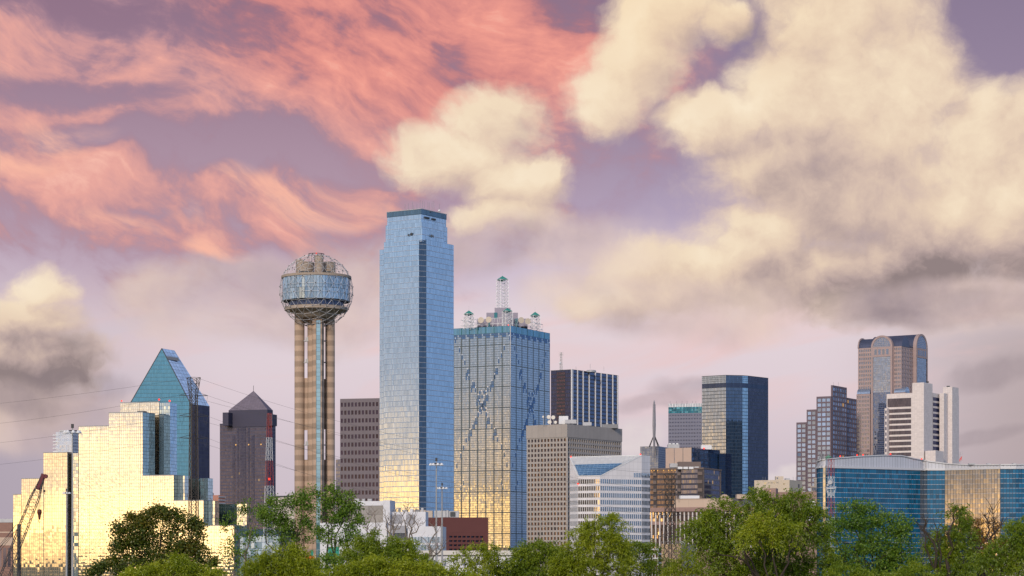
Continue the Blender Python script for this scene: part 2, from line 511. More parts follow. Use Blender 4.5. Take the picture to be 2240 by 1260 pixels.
def facade(name, body, tint, F=0.4, rough=0.04, frame=(0.1, 0.1, 0.11), mw=0.06, mh=0.06, sp=0.0, spc=None, tilt=0.004, pillow=0.0, var=0.2,
           nu=0, nuw=0.0, nv=0, nvw=0.0, major=None, lit=0.0, frame_gloss=0.1, tvar=0.15):
    """curtain wall: panes counted by the UV map, each a slightly different mirror, between frames"""
    m, t, out = mat_new(name)
    uvn = t.new('ShaderNodeUVMap')
    u, v, _ = t.sep(S(t, uvn.outputs[0]))
    fu, fv = t.m('FRACT', u), t.m('FRACT', v)
    cu, cv = t.m('FLOOR', u), t.m('FLOOR', v)
    wn = t.new('ShaderNodeTexWhiteNoise', noise_dimensions='2D')
    t.put(wn.inputs['Vector'], t.xyz(cu, cv))
    rv = S(t, wn.outputs['Value'])
    rc = S(t, wn.outputs['Color'])
    r1, r2, r3 = t.sep(rc)
    g_ = geo(t)
    Nn = S(t, g_.outputs['Normal'])
    tang = t.vm('CROSS_PRODUCT', Nn, (0, 0, 1))
    sx = (r1 - 0.5) * (2 * tilt)
    sz = (r2 - 0.5) * (2 * tilt)
    if pillow:
        sx = sx + (fu - 0.5) * pillow * (r3 + 0.4)
        sz = sz + (fv - 0.5) * (pillow * 0.35) * (r3 + 0.4)
    nrm = t.vm('NORMALIZE', t.vm('ADD', Nn, t.vm('ADD', t.vm('SCALE', tang, scale=sx), t.xyz(0.0, 0.0, sz))))
    k = rv * (2 * var) + (1 - var)
    dif = t.new('ShaderNodeBsdfDiffuse')
    t.put(dif.inputs['Color'], t.vm('SCALE', tuple(body[:3]), scale=k))
    gls = t.new('ShaderNodeBsdfAnisotropic')
    gls.inputs['Roughness'].default_value = rough
    t.put(gls.inputs['Color'], t.vm('SCALE', tuple(tint[:3]), scale=r3 * (2 * tvar) + (1 - tvar)))
    t.links.new(nrm.s, gls.inputs['Normal'])
    mx = t.new('ShaderNodeMixShader')
    mx.inputs[0].default_value = F
    t.links.new(dif.outputs[0], mx.inputs[1])
    t.links.new(gls.outputs[0], mx.inputs[2])
    glass = mx.outputs[0]
    if lit > 0:
        em = t.new('ShaderNodeEmission')
        em.inputs[0].default_value = (1.0, 0.62, 0.25, 1)
        em.inputs[1].default_value = 0.6
        ml = t.new('ShaderNodeMixShader')
        t.put(ml.inputs[0], t.m('GREATER_THAN', rv, 1 - lit) * 0.7)
        t.links.new(glass, ml.inputs[1])
        t.links.new(em.outputs[0], ml.inputs[2])
        glass = ml.outputs[0]
    # frames
    eu = t.m('ABSOLUTE', fu - 0.5)
    ev = t.m('ABSOLUTE', fv - 0.5)
    mask = t.m('MAXIMUM', t.m('GREATER_THAN', eu, 0.5 - mw), t.m('GREATER_THAN', ev, 0.5 - mh))
    fr = t.new('ShaderNodeBsdfPrincipled')
    fr.inputs['Base Color'].default_value = (*frame[:3], 1)
    fr.inputs['Roughness'].default_value = 0.45
    fr.inputs['Metallic'].default_value = frame_gloss
    cur = glass
    if sp > 0:
        ms = t.new('ShaderNodeMixShader')
        t.put(ms.inputs[0], t.m('LESS_THAN', fv, sp))
        t.links.new(cur, ms.inputs[1])
        sd = t.new('ShaderNodeBsdfPrincipled')
        t.put(sd.inputs['Base Color'], t.vm('SCALE', tuple((spc or body)[:3]), scale=rv * 0.16 + 0.92))
        sd.inputs['Roughness'].default_value = 0.3
        t.links.new(sd.outputs[0], ms.inputs[2])
        cur = ms.outputs[0]
    mf = t.new('ShaderNodeMixShader')
    t.put(mf.inputs[0], mask)
    t.links.new(cur, mf.inputs[1])
    t.links.new(fr.outputs[0], mf.inputs[2])
    cur = mf.outputs[0]
    if nu or nv:
        mk = None
        if nu:
            mu = t.m('ABSOLUTE', t.m('FRACT', u / float(nu)) - 0.5)
            mk = t.m('GREATER_THAN', mu, 0.5 - nuw)
        if nv:
            mv = t.m('GREATER_THAN', t.m('ABSOLUTE', t.m('FRACT', v / float(nv)) - 0.5), 0.5 - nvw)
            mk = mv if mk is None else t.m('MAXIMUM', mk, mv)
        f2 = t.new('ShaderNodeBsdfPrincipled')
        f2.inputs['Base Color'].default_value = (*(major or frame)[:3], 1)
        f2.inputs['Roughness'].default_value = 0.4
        mm = t.new('ShaderNodeMixShader')
        t.put(mm.inputs[0], mk)
        t.links.new(cur, mm.inputs[1])
        t.links.new(f2.outputs[0], mm.inputs[2])
        cur = mm.outputs[0]
    t.links.new(cur, out.inputs[0])
    return m


def solid(name, col, rough=0.8, metal=0.0, var=0.12, scale=0.25, panel=None, streak=0.0, spec=0.3):
    """stone, concrete, paint or metal with stains; panel = (width, height, darkness) draws joints"""
    m, t, out = mat_new(name)
    b = t.new('ShaderNodeBsdfPrincipled')
    g_ = geo(t)
    pos = S(t, g_.outputs['Position'])
    n1 = t.noise(pos, scale, 6, 0.6)
    k = (n1 - 0.5) * (2.2 * var) + 1.0
    if streak:
        n2 = t.noise(t.vm('MULTIPLY', pos, (1, 1, 0.06)), scale * 3.0, 4, 0.6)
        k = k + (n2 - 0.5) * streak
    if panel:
        uvn = t.new('ShaderNodeUVMap')
        u, v, _ = t.sep(S(t, uvn.outputs[0]))
        fu, fv = t.m('FRACT', u), t.m('FRACT', v)
        wn = t.new('ShaderNodeTexWhiteNoise', noise_dimensions='2D')
        t.put(wn.inputs['Vector'], t.xyz(t.m('FLOOR', u), t.m('FLOOR', v)))
        k = k * (S(t, wn.outputs['Value']) * (panel[1] * 2) + (1 - panel[1]))
        jl = t.m('MAXIMUM', t.m('LESS_THAN', fu, panel[0]), t.m('LESS_THAN', fv, panel[0]))
        k = k * (1.0 - jl * panel[2])
    t.put(b.inputs['Base Color'], t.vm('SCALE', tuple(col[:3]), scale=k))
    b.inputs['Roughness'].default_value = rough
    b.inputs['Metallic'].default_value = metal
    b.inputs['Specular IOR Level'].default_value = spec
    t.links.new(b.outputs[0], out.inputs[0])
    return m


def window_mat(name, body, tint, F=0.25, rough=0.05, tilt=0.02, lit=0.0):
    """single panes: each object, or each island of a joined set, is its own slightly tilted mirror"""
    m, t, out = mat_new(name)
    g_ = geo(t)
    oi = t.new('ShaderNodeObjectInfo')
    rnd = t.m('FRACT', S(t, g_.outputs['Random Per Island']) + S(t, oi.outputs['Random']))
    r2 = t.m('FRACT', rnd * 17.31)
    Nn = S(t, g_.outputs['Normal'])
    tang = t.vm('CROSS_PRODUCT', Nn, (0, 0, 1))
    nrm = t.vm('NORMALIZE', t.vm('ADD', Nn, t.vm('ADD', t.vm('SCALE', tang, scale=(rnd - 0.5) * 2 * tilt), t.xyz(0.0, 0.0, (r2 - 0.5) * tilt))))
    dif = t.new('ShaderNodeBsdfDiffuse')
    t.put(dif.inputs['Color'], t.vm('SCALE', tuple(body[:3]), scale=r2 * 0.9 + 0.55))
    gls = t.new('ShaderNodeBsdfAnisotropic')
    gls.inputs['Roughness'].default_value = rough
    gls.inputs['Color'].default_value = (*tint[:3], 1)
    t.links.new(nrm.s, gls.inputs['Normal'])
    mx = t.new('ShaderNodeMixShader')
    mx.inputs[0].default_value = F
    t.links.new(dif.outputs[0], mx.inputs[1])
    t.links.new(gls.outputs[0], mx.inputs[2])
    cur = mx.outputs[0]
    if lit > 0:
        em = t.new('ShaderNodeEmission')
        em.inputs[0].default_value = (1.0, 0.55, 0.2, 1)
        em.inputs[1].default_value = 0.55
        ml = t.new('ShaderNodeMixShader')
        t.put(ml.inputs[0], t.m('GREATER_THAN', rnd, 1 - lit) * 0.8)
        t.links.new(cur, ml.inputs[1])
        t.links.new(em.outputs[0], ml.inputs[2])
        cur = ml.outputs[0]
    t.links.new(cur, out.inputs[0])
    return m


def emit_mat(name, col, s):
    m, t, out = mat_new(name)
    e = t.new('ShaderNodeEmission')
    e.inputs[0].default_value = (*col, 1)
    e.inputs[1].default_value = s
    t.links.new(e.outputs[0], out.inputs[0])
    return m


M = {}
M['steel'] = solid('galvanised_steel', (0.30, 0.30, 0.31), 0.5, 0.4, 0.15, 1.0)
M['steel_rust'] = solid('weathered_steel', (0.075, 0.062, 0.055), 0.7, 0.3, 0.2, 1.0)
M['steel_dark'] = solid('dark_steel', (0.05, 0.05, 0.055), 0.6, 0.3, 0.2, 1.0)
M['white_paint'] = solid('white_paint', (0.68, 0.68, 0.70), 0.5, 0.0, 0.1, 0.6)
M['red_paint'] = solid('red_paint', (0.34, 0.055, 0.045), 0.5, 0.0, 0.15, 0.6)
M['red_lamp'] = emit_mat('red_lamp', (1.0, 0.05, 0.03), 2.2)
M['amber_lamp'] = emit_mat('amber_lamp', (1.0, 0.55, 0.18), 1.1)
M['roof_grey'] = solid('roof_gravel', (0.24, 0.24, 0.25), 0.9, 0.0, 0.2, 0.3)
M['roof_dark'] = solid('roof_membrane', (0.07, 0.075, 0.08), 0.8, 0.0, 0.2, 0.3)
M['concrete'] = solid('warm_concrete', (0.33, 0.265, 0.215), 0.85, 0.0, 0.16, 0.15, None, 0.25)
M['unit'] = solid('plant_metal', (0.40, 0.40, 0.42), 0.5, 0.2, 0.25, 0.5)


def shell(B, poly, z0, z1, mat, pw, ph, roof=None, name='glass_facade', roof_name='roof', drop=0.0):
    mb = MB()
    mb.walls(poly, z0, z1, pw, ph)
    o = mb.build(name, mat, B)
    if roof:
        cm = MB()
        cm.cap(poly, z1 - drop)
        cm.build(roof_name, roof, B)
    return o


def inset(poly, d):
    """move every edge of a counter-clockwise footprint inwards by d (negative: outwards)"""
    n = len(poly)
    out = []
    for i in range(n):
        p0, p1, p2 = poly[i - 1], poly[i], poly[(i + 1) % n]
        def nl(a, b):
            L = dist2(a, b)
            return (-(b[1] - a[1]) / L, (b[0] - a[0]) / L)
        n1, n2 = nl(p0, p1), nl(p1, p2)
        den = 1 + n1[0] * n2[0] + n1[1] * n2[1]
        out.append((p1[0] + d * (n1[0] + n2[0]) / den, p1[1] + d * (n1[1] + n2[1]) / den))
    return out


def band(B, poly, z0, z1, proud, mat, name):
    """a ring of masonry or metal round a footprint, standing proud of the wall behind it"""
    mb = MB()
    o, i = inset(poly, -proud), inset(poly, 0.3)
    n = len(poly)
    for k in range(n):
        j = (k + 1) % n
        mb.wall(o[k], o[j], z0, z1, max(1, round(dist2(o[k], o[j]) / 3)), 1)
        mb.wall(i[j], i[k], z0, z1)
        mb.face([(*o[k], z1), (*o[j], z1), (*i[j], z1), (*i[k], z1)])
        mb.face([(*o[j], z0), (*o[k], z0), (*i[k], z0), (*i[j], z0)])
    return mb.build(name, mat, B)


def punch(mb, wins, p, q, z0, z1, ncol, nrow, wf, hf, depth, zt=0.0, zb=0.0, um=0.0):
    """wall p-q with a grid of real openings; the panes to be set into them are appended to wins"""
    L = dist2(p, q)
    ux, uy = (q[0] - p[0]) / L, (q[1] - p[1]) / L
    nx, ny = uy, -ux
    ch = (z1 - zt - z0 - zb) / nrow
    cw = (L - 2 * um) / ncol

    def W(u, z, d=0.0):
        return (p[0] + ux * u - nx * d, p[1] + uy * u - ny * d, z)
    prev = z0
    for r in range(nrow):
        a = z0 + zb + r * ch + ch * (1 - hf) * 0.5
        b = a + ch * hf
        mb.face([W(0, prev), W(L, prev), W(L, a), W(0, a)])
        pu = 0.0
        for c in range(ncol):
            ua = um + c * cw + cw * (1 - wf) * 0.5
            ub = ua + cw * wf
            mb.face([W(pu, a), W(ua, a), W(ua, b), W(pu, b)])
            mb.face([W(ua, a), W(ub, a), W(ub, a, depth), W(ua, a, depth)])
            mb.face([W(ub, b), W(ua, b), W(ua, b, depth), W(ub, b, depth)])
            mb.face([W(ua, b), W(ua, a), W(ua, a, depth), W(ua, b, depth)])
            mb.face([W(ub, a), W(ub, b), W(ub, b, depth), W(ub, a, depth)])
            wins.append((Vector(W((ua + ub) / 2, a, depth * 0.97)), math.atan2(uy, ux), ub - ua, b - a))
            pu = ub
        mb.face([W(pu, a), W(L, a), W(L, b), W(pu, b)])
        prev = b
    mb.face([W(0, prev), W(L, prev), W(L, z1), W(0, z1)])


PANE_MESH = {}


def set_windows(B, wins, mat, name='window', most=100):
    """the panes nearest the camera's view become single windows, the remainder one joined part"""
    key = (mat.name, name)
    if key not in PANE_MESH:
        me = bpy.data.meshes.new(name)
        me.from_pydata([(-0.5, 0, 0), (0.5, 0, 0), (0.5, 0, 1), (-0.5, 0, 1)], [], [(0, 1, 2, 3)])
        me.uv_layers.new(name='UVMap')
        me.materials.append(mat)
        PANE_MESH[key] = me

    def size(wn):
        c, an, ww, hh = wn
        nx, ny = math.sin(an), -math.cos(an)
        d = math.hypot(c.x, c.y)
        facing = max(0.0, -(c.x * nx + c.y * ny) / d)
        low = 0.0 if c.z < ZP(1195, c.y) else 1.0
        return ww * hh * facing / d * (0.2 + 0.8 * low)
    wins = [x for x in wins if size(x) > 0]
    wins.sort(key=size, reverse=True)
    o3 = ORG[B.as_pointer()]
    for c, an, ww, hh in wins[:most]:
        o = bpy.data.objects.new(name, PANE_MESH[key])
        C.objects.link(o)
        o.parent = B
        o.location = c - o3
        o.rotation_euler = (0, 0, an)
        o.scale = (ww, 1, hh)
    if len(wins) > most:
        mb = MB()
        for c, an, ww, hh in wins[most:]:
            ux, uy = math.cos(an) * ww / 2, math.sin(an) * ww / 2
            mb.face([(c.x - ux, c.y - uy, c.z), (c.x + ux, c.y + uy, c.z), (c.x + ux, c.y + uy, c.z + hh), (c.x - ux, c.y - uy, c.z + hh)])
        ob = mb.build(name, mat, B)
        ob['kind'] = 'stuff'


def strip(B, p, q, z0, z1, mat, name='window_band', proud=0.05, nu=1, nv=1, u0=0.0, m0=0.0, m1=0.0):
    """a shallow band of glazing set on a wall; returns the object"""
    L = dist2(p, q)
    ux, uy = (q[0] - p[0]) / L, (q[1] - p[1]) / L
    nx, ny = uy * proud, -ux * proud
    a = (p[0] + ux * m0 + nx, p[1] + uy * m0 + ny)
    b = (q[0] - ux * m1 + nx, q[1] - uy * m1 + ny)
    a2, b2 = (a[0] - 2 * nx, a[1] - 2 * ny), (b[0] - 2 * nx, b[1] - 2 * ny)
    mb = MB()
    mb.wall(a, b, z0, z1, nu, nv, u0=u0)
    mb.wall(b, b2, z0, z1)
    mb.wall(a2, a, z0, z1)
    mb.face([(*a, z1), (*b, z1), (*b2, z1), (*a2, z1)])
    mb.face([(*a2, z0), (*b2, z0), (*b, z0), (*a, z0)])
    return mb.build(name, mat, B)


def roof_box(B, px0, px1, py_top, py_bot, y, depth, mat, name='plant_room', rz=0.0):
    x0, x1 = XY(px0, y)[0], XY(px1, y)[0]
    z0, z1 = ZP(py_bot, y), ZP(py_top, y)
    mb = MB()
    mb.box(((x0 + x1) / 2, y + depth / 2, z0), x1 - x0, depth, z1 - z0, rz)
    return mb.build(name, mat, B)


def beacon(B, px, py, y, r=0.6):
    mb = MB()
    mb.ball(PT(px, py, y), r, 8, 5)
    return mb.build('beacon', M['red_lamp'], B)


def rod(B, px, py0, py1, y, wd, mat=None, name='antenna'):
    mb = MB()
    mb.beam(PT(px, py1, y), PT(px, py0, y), wd, 5)
    return mb.build(name, mat or M['steel'], B)


def lattice(mb, c, z0, z1, w0, w1, nb, wd, rz=0.0, mi=0, wb=None, braces=True, sides=4):
    """square tapering lattice: corner legs, girts and X braces"""
    wb = wb or wd * 0.6
    def cor(k, f):
        ww = w0 + (w1 - w0) * f
        an = rz + math.pi / 4 + k * 2 * math.pi / sides
        rr = ww / math.sqrt(2)
        return Vector((c[0] + rr * math.cos(an), c[1] + rr * math.sin(an), z0 + (z1 - z0) * f))
    for k in range(sides):
        mb.beam(cor(k, 0), cor(k, 1), wd, 4, mi=mi)
    for b in range(nb):
        f0, f1 = b / nb, (b + 1) / nb
        for k in range(sides):
            j = (k + 1) % sides
            mb.beam(cor(k, f1), cor(j, f1), wb, 4, mi=mi, caps=False)
            if braces:
                mb.beam(cor(k, f0), cor(j, f1), wb, 4, mi=mi, caps=False)
                mb.beam(cor(j, f0), cor(k, f1), wb, 4, mi=mi, caps=False)


# ================================================================== ground
def ground():
    m, t, out = mat_new('rough_grass')
    b = t.new('ShaderNodeBsdfPrincipled')
    pos = S(t, geo(t).outputs['Position'])
    n = t.noise(pos, 0.05, 8, 0.65)
    t.put(b.inputs['Base Color'], t.ramp(n, [(0.3, (0.035, 0.055, 0.015, 1)), (0.5, (0.07, 0.085, 0.025, 1)), (0.7, (0.14, 0.13, 0.06, 1))]))
    b.inputs['Roughness'].default_value = 0.95
    t.links.new(b.outputs[0], out.inputs[0])
    mb = MB()
    N_ = 24
    for i in range(N_):
        for j in range(N_):
            x0, x1 = -30000 + 60000 * i / N_, -30000 + 60000 * (i + 1) / N_
            y0, y1 = -30000 + 60000 * j / N_, -30000 + 60000 * (j + 1) / N_
            mb.face([(x0, y0, 0), (x1, y0, 0), (x1, y1, 0), (x0, y1, 0)])
    o = mb.build('ground', m)
    o['kind'] = 'structure'


ground()


def fp_depth(xl, xc, y, a, depth):
    a = R(a)
    ca, sa = math.cos(a), math.sin(a)
    xcw = (xc - 1120) / FPX * y
    tl = (xl - 1120) / FPX
    L = (xcw - tl * y) / (ca + tl * sa)
    c = (xcw, y)
    l = (xcw - L * ca, y + L * sa)
    r = (xcw + depth * sa, y + depth * ca)
    return [c, r, (l[0] + depth * sa, l[1] + depth * ca), l]


def centre(poly):
    return (sum(p[0] for p in poly) / len(poly), sum(p[1] for p in poly) / len(poly), 0)


# ================================================================== the mirrored hotel on the left
def hotel():
    B = thing('mirrored_hotel', 'stepped gold mirror-glass hotel blazing with sunset on the left', 'building', (XY(250, 1150)[0], 1165, 0))
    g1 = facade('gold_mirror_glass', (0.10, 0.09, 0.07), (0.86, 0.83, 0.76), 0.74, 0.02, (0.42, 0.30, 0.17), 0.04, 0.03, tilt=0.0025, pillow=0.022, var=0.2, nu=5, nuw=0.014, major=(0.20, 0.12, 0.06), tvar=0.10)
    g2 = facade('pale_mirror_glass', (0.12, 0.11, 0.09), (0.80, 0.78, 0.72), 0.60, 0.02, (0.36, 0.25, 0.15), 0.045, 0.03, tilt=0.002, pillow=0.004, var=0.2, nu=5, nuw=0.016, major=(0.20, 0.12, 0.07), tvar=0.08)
    g3 = facade('green_glass_dark_reflection', (0.03, 0.06, 0.06), (0.55, 0.66, 0.66), 0.55, 0.03, (0.03, 0.05, 0.055), 0.05, 0.05, tilt=0.01, pillow=0.01, nu=4, nuw=0.03, tvar=0.15)  # on the block ends the dark tint stands in for reflected dark buildings
    a0 = 17.0
    ta = math.tan(R(a0))
    X0 = (250 - 1120) / FPX * 1150

    def py_(px):
        return (1150 + ta * X0) / (1 + ta * (px - 1120) / FPX)

    def block(xl, xc, top, depth, off=0.0, m=g1, a=a0, end=None, name='mirror_block'):
        y = py_(xc) + off
        poly = fp_depth(xl, xc - 0.05, y, a, depth)
        zt = ZP(top, y)
        if end:
            c_, r_, b_, l_ = poly
            mb = MB()
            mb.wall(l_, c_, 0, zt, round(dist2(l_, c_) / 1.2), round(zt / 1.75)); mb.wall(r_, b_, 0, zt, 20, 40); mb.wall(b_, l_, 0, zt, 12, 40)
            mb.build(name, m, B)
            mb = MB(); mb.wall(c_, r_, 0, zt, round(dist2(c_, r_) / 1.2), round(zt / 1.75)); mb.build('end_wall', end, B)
            mb = MB(); mb.cap(poly, zt - 0.6); mb.build('roof', M['roof_grey'], B)
        else:
            shell(B, poly, 0.0, zt, m, 1.2, 1.75, M['roof_grey'], name, drop=0.6)
        band(B, poly, zt, zt + 0.35, 0.12, M['steel'], 'parapet')
        return poly, zt
    # the great stepped front, one plane
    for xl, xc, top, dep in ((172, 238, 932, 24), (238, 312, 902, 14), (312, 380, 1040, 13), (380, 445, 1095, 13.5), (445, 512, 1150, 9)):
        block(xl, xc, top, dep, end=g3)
    # higher slab set back behind it, with its bluish end
    block(263, 348, 880, 1.5, 22, g1)
    mb = MB(); pl = fp_depth(349, 372, py_(372) + 21, a0, 8)
    shell(B, pl, 0, ZP(880.5, py_(372) + 21), facade('blue_mirror_glass', (0.10, 0.16, 0.22), (0.72, 0.84, 0.95), 0.5, 0.03, (0.05, 0.09, 0.12), 0.05, 0.04, tilt=0.012, nu=4, nuw=0.02), 1.2, 1.75, M['roof_grey'], 'mirror_block')
    # shoulder pieces behind the lower steps
    g4 = facade('striped_mirror_glass', (0.16, 0.22, 0.26), (0.85, 0.85, 0.80), 0.55, 0.03, (0.06, 0.10, 0.12), 0.06, 0.04, tilt=0.014, nu=3, nuw=0.02)
    for xl, xc, top, off in ((383, 404, 1040.5, 6), (448, 470, 1095.5, 6), (518, 540, 1102, 16)):
        y = py_(xc) + off
        shell(B, fp_depth(xl, xc, y, a0, 5), 0, ZP(top, y), g4, 1.2, 1.75, M['roof_grey'], 'mirror_block')
    for xl, xc, top, off in ((400, 438, 1047, 30), (470, 522, 1102.5, 30)):
        y = py_(xc) + off
        shell(B, fp_depth(xl, xc, y, a0, 8), 0, ZP(top, y), g3, 1.2, 1.75, M['roof_grey'], 'mirror_block')
    y = py_(452) + 27
    shell(B, fp_depth(438, 455, y, a0, 6), 0, ZP(1046, y), g4, 1.2, 1.75, M['roof_grey'], 'mirror_block')
    # the paler western stack
    for xl, xc, top, dep, off in ((95, 147, 990, 6, 2), (47, 95, 1047, 14, 2), (29, 46.5, 1082, 10, 5)):
        block(xl, xc, top, dep, off, g2, 18.5)
    y = py_(168) + 5
    shell(B, fp_depth(158, 171, y, a0, 12), 0, ZP(991, y), g4, 1.2, 1.75, M['roof_grey'], 'mirror_block')
    y = py_(160) + 9
    shell(B, fp_depth(145, 172, y, a0, 8), 0, ZP(993, y), facade('slot_glass', (0.05, 0.04, 0.035), (0.4, 0.36, 0.3), 0.35, 0.05, (0.02, 0.02, 0.02), 0.1, 0.08, nu=2, nuw=0.1), 1.2, 1.75, M['roof_grey'], 'recess_wall')
    y = py_(320)
    roof_box(B, 300, 318, 899, 904, y + 6, 5, M['steel_dark'])
    beacon(B, 348, 874, py_(348) + 22, 0.5); beacon(B, 371, 877, py_(371) + 22, 0.5); beacon(B, 266, 877, py_(266) + 22, 0.4)


hotel()


def pale_tower():
    y = 2500
    poly = corner_fp(122, 160, 176, y, 25)
    B = thing('pale_glass_tower', 'pale blue glass tower with white balconies peeping over the gold hotel', 'building', centre(poly))
    g = facade('pale_blue_glass', (0.30, 0.36, 0.48), (0.85, 0.9, 1.0), 0.42, 0.05, (0.6, 0.62, 0.68), 0.09, 0.05, 0.22, (0.50, 0.54, 0.62), tilt=0.006)
    shell(B, poly, 0, ZP(944, y), g, 2.6, 3.6, M['roof_grey'])
    for k in range(6):
        mb = MB()
        x, yy = poly[3]
        mb.box((x + 0.5, yy + 2, ZP(988, y) + k * 3.6), 7, 6, 1.1)
        mb.build('balcony', M['white_paint'], B)
    roof_box(B, 130, 152, 941, 944.2, y + 6, 8, M['unit'])


pale_tower()


def prism_tower():
    y = 2209
    dpt = 26.0
    B = thing('wedge_tower', 'blue-green glass skyscraper cut to a sharp wedge point', 'building', (XY(350, y)[0], y + 20, 0))
    g = facade('teal_glass', (0.006, 0.075, 0.12), (0.42, 0.80, 0.95), 0.34, 0.03, (0.01, 0.07, 0.10), 0.035, 0.05, tilt=0.003, var=0.10, nu=0, nv=4, nvw=0.012, major=(0.01, 0.06, 0.09), tvar=0.08)
    gd = facade('dark_teal_glass', (0.085, 0.095, 0.165), (0.5, 0.52, 0.62), 0.25, 0.04, (0.03, 0.035, 0.06), 0.06, 0.06, tilt=0.004)
    gl = facade('sloped_glass', (0.30, 0.40, 0.55), (0.8, 0.88, 1.0), 0.5, 0.06, (0.25, 0.32, 0.42), 0.05, 0.06, tilt=0.004, nu=2, nuw=0.03)

    def W(px, py, d=0.0):
        p = PT(px, py, y)
        return Vector((p.x, y + d, p.z)) if d == 0 else p

    # front: kite face; depth runs back and to the right
    back = Vector((23 / FPX * y + 4.0, 30.0, 0))
    apex, lsh, rsh = PT(354, 762, y), PT(270, 908, y), PT(417.5, 884, y)
    lb = Vector((lsh.x, y, 0)); rb = Vector((rsh.x, y, 0))
    pw, ph = 1.6, 3.9

    def uv(p):
        return ((p.x - lb.x) / pw, p.z / ph)
    mb = MB(); f = [lb, rb, rsh, apex, lsh]; mb.face(f, [uv(p) for p in f]); mb.build('glass_facade', g, B)
    mb = MB(); ap2, rs2, rb2 = apex + Vector((18 / FPX * y + 1, 22, 0)), rsh + back, rb + back
    f = [rsh, rs2, ap2, apex]
    mb.face(f, [(0, 0), (6, 0), (4, 16), (0, 16)]); mb.build('sloped_glass_wall', gl, B)
    mb = MB(); f = [rb, rb2, rs2, rsh]
    mb.face(f, [(0, 0), (18, 0), (18, rs2.z / ph), (0, rsh.z / ph)]); mb.build('side_wall', gd, B)
    ls2, lb2 = lsh + back, lb + back
    mb = MB(); mb.face([lsh, apex, ap2, ls2]); mb.face([ls2, ap2, rs2, rb2, lb2]); mb.face([lb, lsh, ls2, lb2]); mb.build('back_wall', gd, B)
    mb = MB(); mb.beam(lsh, apex, 0.9); mb.beam(apex, rsh, 1.1); mb.beam(rsh, rb, 0.8); mb.build('edge_trim', M['steel_dark'], B)
    mb = MB()
    q = [apex * 0.86 + rsh * 0.14, apex * 0.86 + rsh * 0.14 + back * 0.62, apex * 0.80 + rsh * 0.20 + back * 0.62, apex * 0.80 + rsh * 0.20]
    mb.face([p + Vector((0.25, 0, 0.15)) for p in q]); mb.build('hatch', M['roof_grey'], B)


prism_tower()


def pyramid_tower():
    y = 2600
    B = thing('pyramid_roof_tower', 'dark brown granite tower with a pyramid roof, left of the ball tower', 'building', (XY(540, y)[0], y + 30, 0))
    m = facade('brown_granite_wall', (0.05, 0.04, 0.06), (0.42, 0.38, 0.46), 0.10, 0.08, (0.050, 0.048, 0.088), 0.14, 0.16, 0.0, tilt=0.006, var=0.35, lit=0.004, frame_gloss=0)
    mg = facade('dark_strip_glass', (0.018, 0.02, 0.05), (0.4, 0.4, 0.55), 0.08, 0.05, (0.045, 0.042, 0.07), 0.05, 0.10, tilt=0.003)
    gran = solid('brown_granite', (0.050, 0.046, 0.078), 0.6, 0, 0.1, 0.05)
    slate = solid('pyramid_cladding', (0.15, 0.125, 0.165), 0.5, 0.1, 0.12, 0.05, (0.06, 0.08, 0.35))
    base = corner_fp(481, 583, 603, y, 18)
    zt = ZP(927, y)
    shell(B, base, 0, zt, m, 2.1, 3.9, M['roof_dark'], 'granite_wall')
    band(B, base, zt, zt + 1.2, 0.2, gran, 'parapet')
    s1 = inset(base, 3.0)
    # tall centre bays rise past the shoulder
    ctr = corner_fp(500, 585, 597, y - 1.5, 18)
    z2 = ZP(896, y)
    shell(B, ctr, zt - 3, z2, gran, 3, 3.9, None, 'upper_wall')
    for xl, xc, top in ((487, 499.5, 902), (586, 596.5, 906)):
        pl = fp_depth(xl, xc, y + 1, 18, 12)
        shell(B, pl, zt - 2, ZP(top, y), gran, 3, 4, M['roof_dark'], 'shoulder_block')
    # vertical window strips on the two visible faces
    c, r, b_, l = base
    n = 7
    for i, (a0, a1, top) in enumerate(((0.27, 0.33, 952), (0.37, 0.41, 935), (0.44, 0.56, 930), (0.60, 0.64, 935), (0.68, 0.74, 952))):
        strip(B, along(l, c, a0), along(l, c, a1), 4, ZP(top, y), mg, 'window_strip', 0.35, 2 if a1 - a0 < 0.1 else 4, 50)
    for a0, a1 in ((0.2, 0.36), (0.5, 0.72)):
        strip(B, along(c, r, a0), along(c, r, a1), 4, ZP(945, y), mg, 'window_strip', 0.3, 3, 50)
    # raised triangular heads of the bays
    ap = Vector((*centre(ctr)[:2], ZP(853, y)))
    ap.x = XY(544, y)[0] + 4.0
    ring = [Vector((*p, z2)) for p in ctr]
    mb = MB()
    for i in range(4):
        mb.face([ring[i], ring[(i + 1) % 4], ap], [(0, 0), (14, 0), (7, 12)])
    mb.build('pyramid_roof', slate, B)
    mb = MB(); mb.beam(ap - Vector((0, 0, 1)), ap + Vector((0, 0, 6)), 0.5, 5); mb.build('finial', M['steel_dark'], B)
    for px in (517, 545, 572):
        p = along(l, c, (px - 481) / 102)
        mb = MB(); mb.ball((p[0] - 0.4, p[1] - 0.9, ZP(972, y)), 0.8, 6, 4); mb.build('facade_lamp', M['amber_lamp'], B)


pyramid_tower()


def brick_block():
    y = 1500
    B = thing('orange_brick_building', 'small orange brick block with grey ledges between hotel and pyramid tower', 'building', (XY(470, y)[0], y + 10, 0))
    bm_ = solid('orange_brick', (0.42, 0.20, 0.15), 0.85, 0, 0.1, 0.3)
    p = corner_fp(452, 478, 492, y, 30)
    shell(B, p, 0, ZP(1083, y), bm_, 3, 3, M['roof_grey'], 'brick_wall')
    roof_box(B, 456, 464, 1078, 1083.2, y + 8, 8, bm_)
    for k in range(4):
        strip(B, p[0], p[1], ZP(1088 + k * 7, y), ZP(1085.5 + k * 7, y), M['unit'], 'ledge', 0.5)


brick_block()


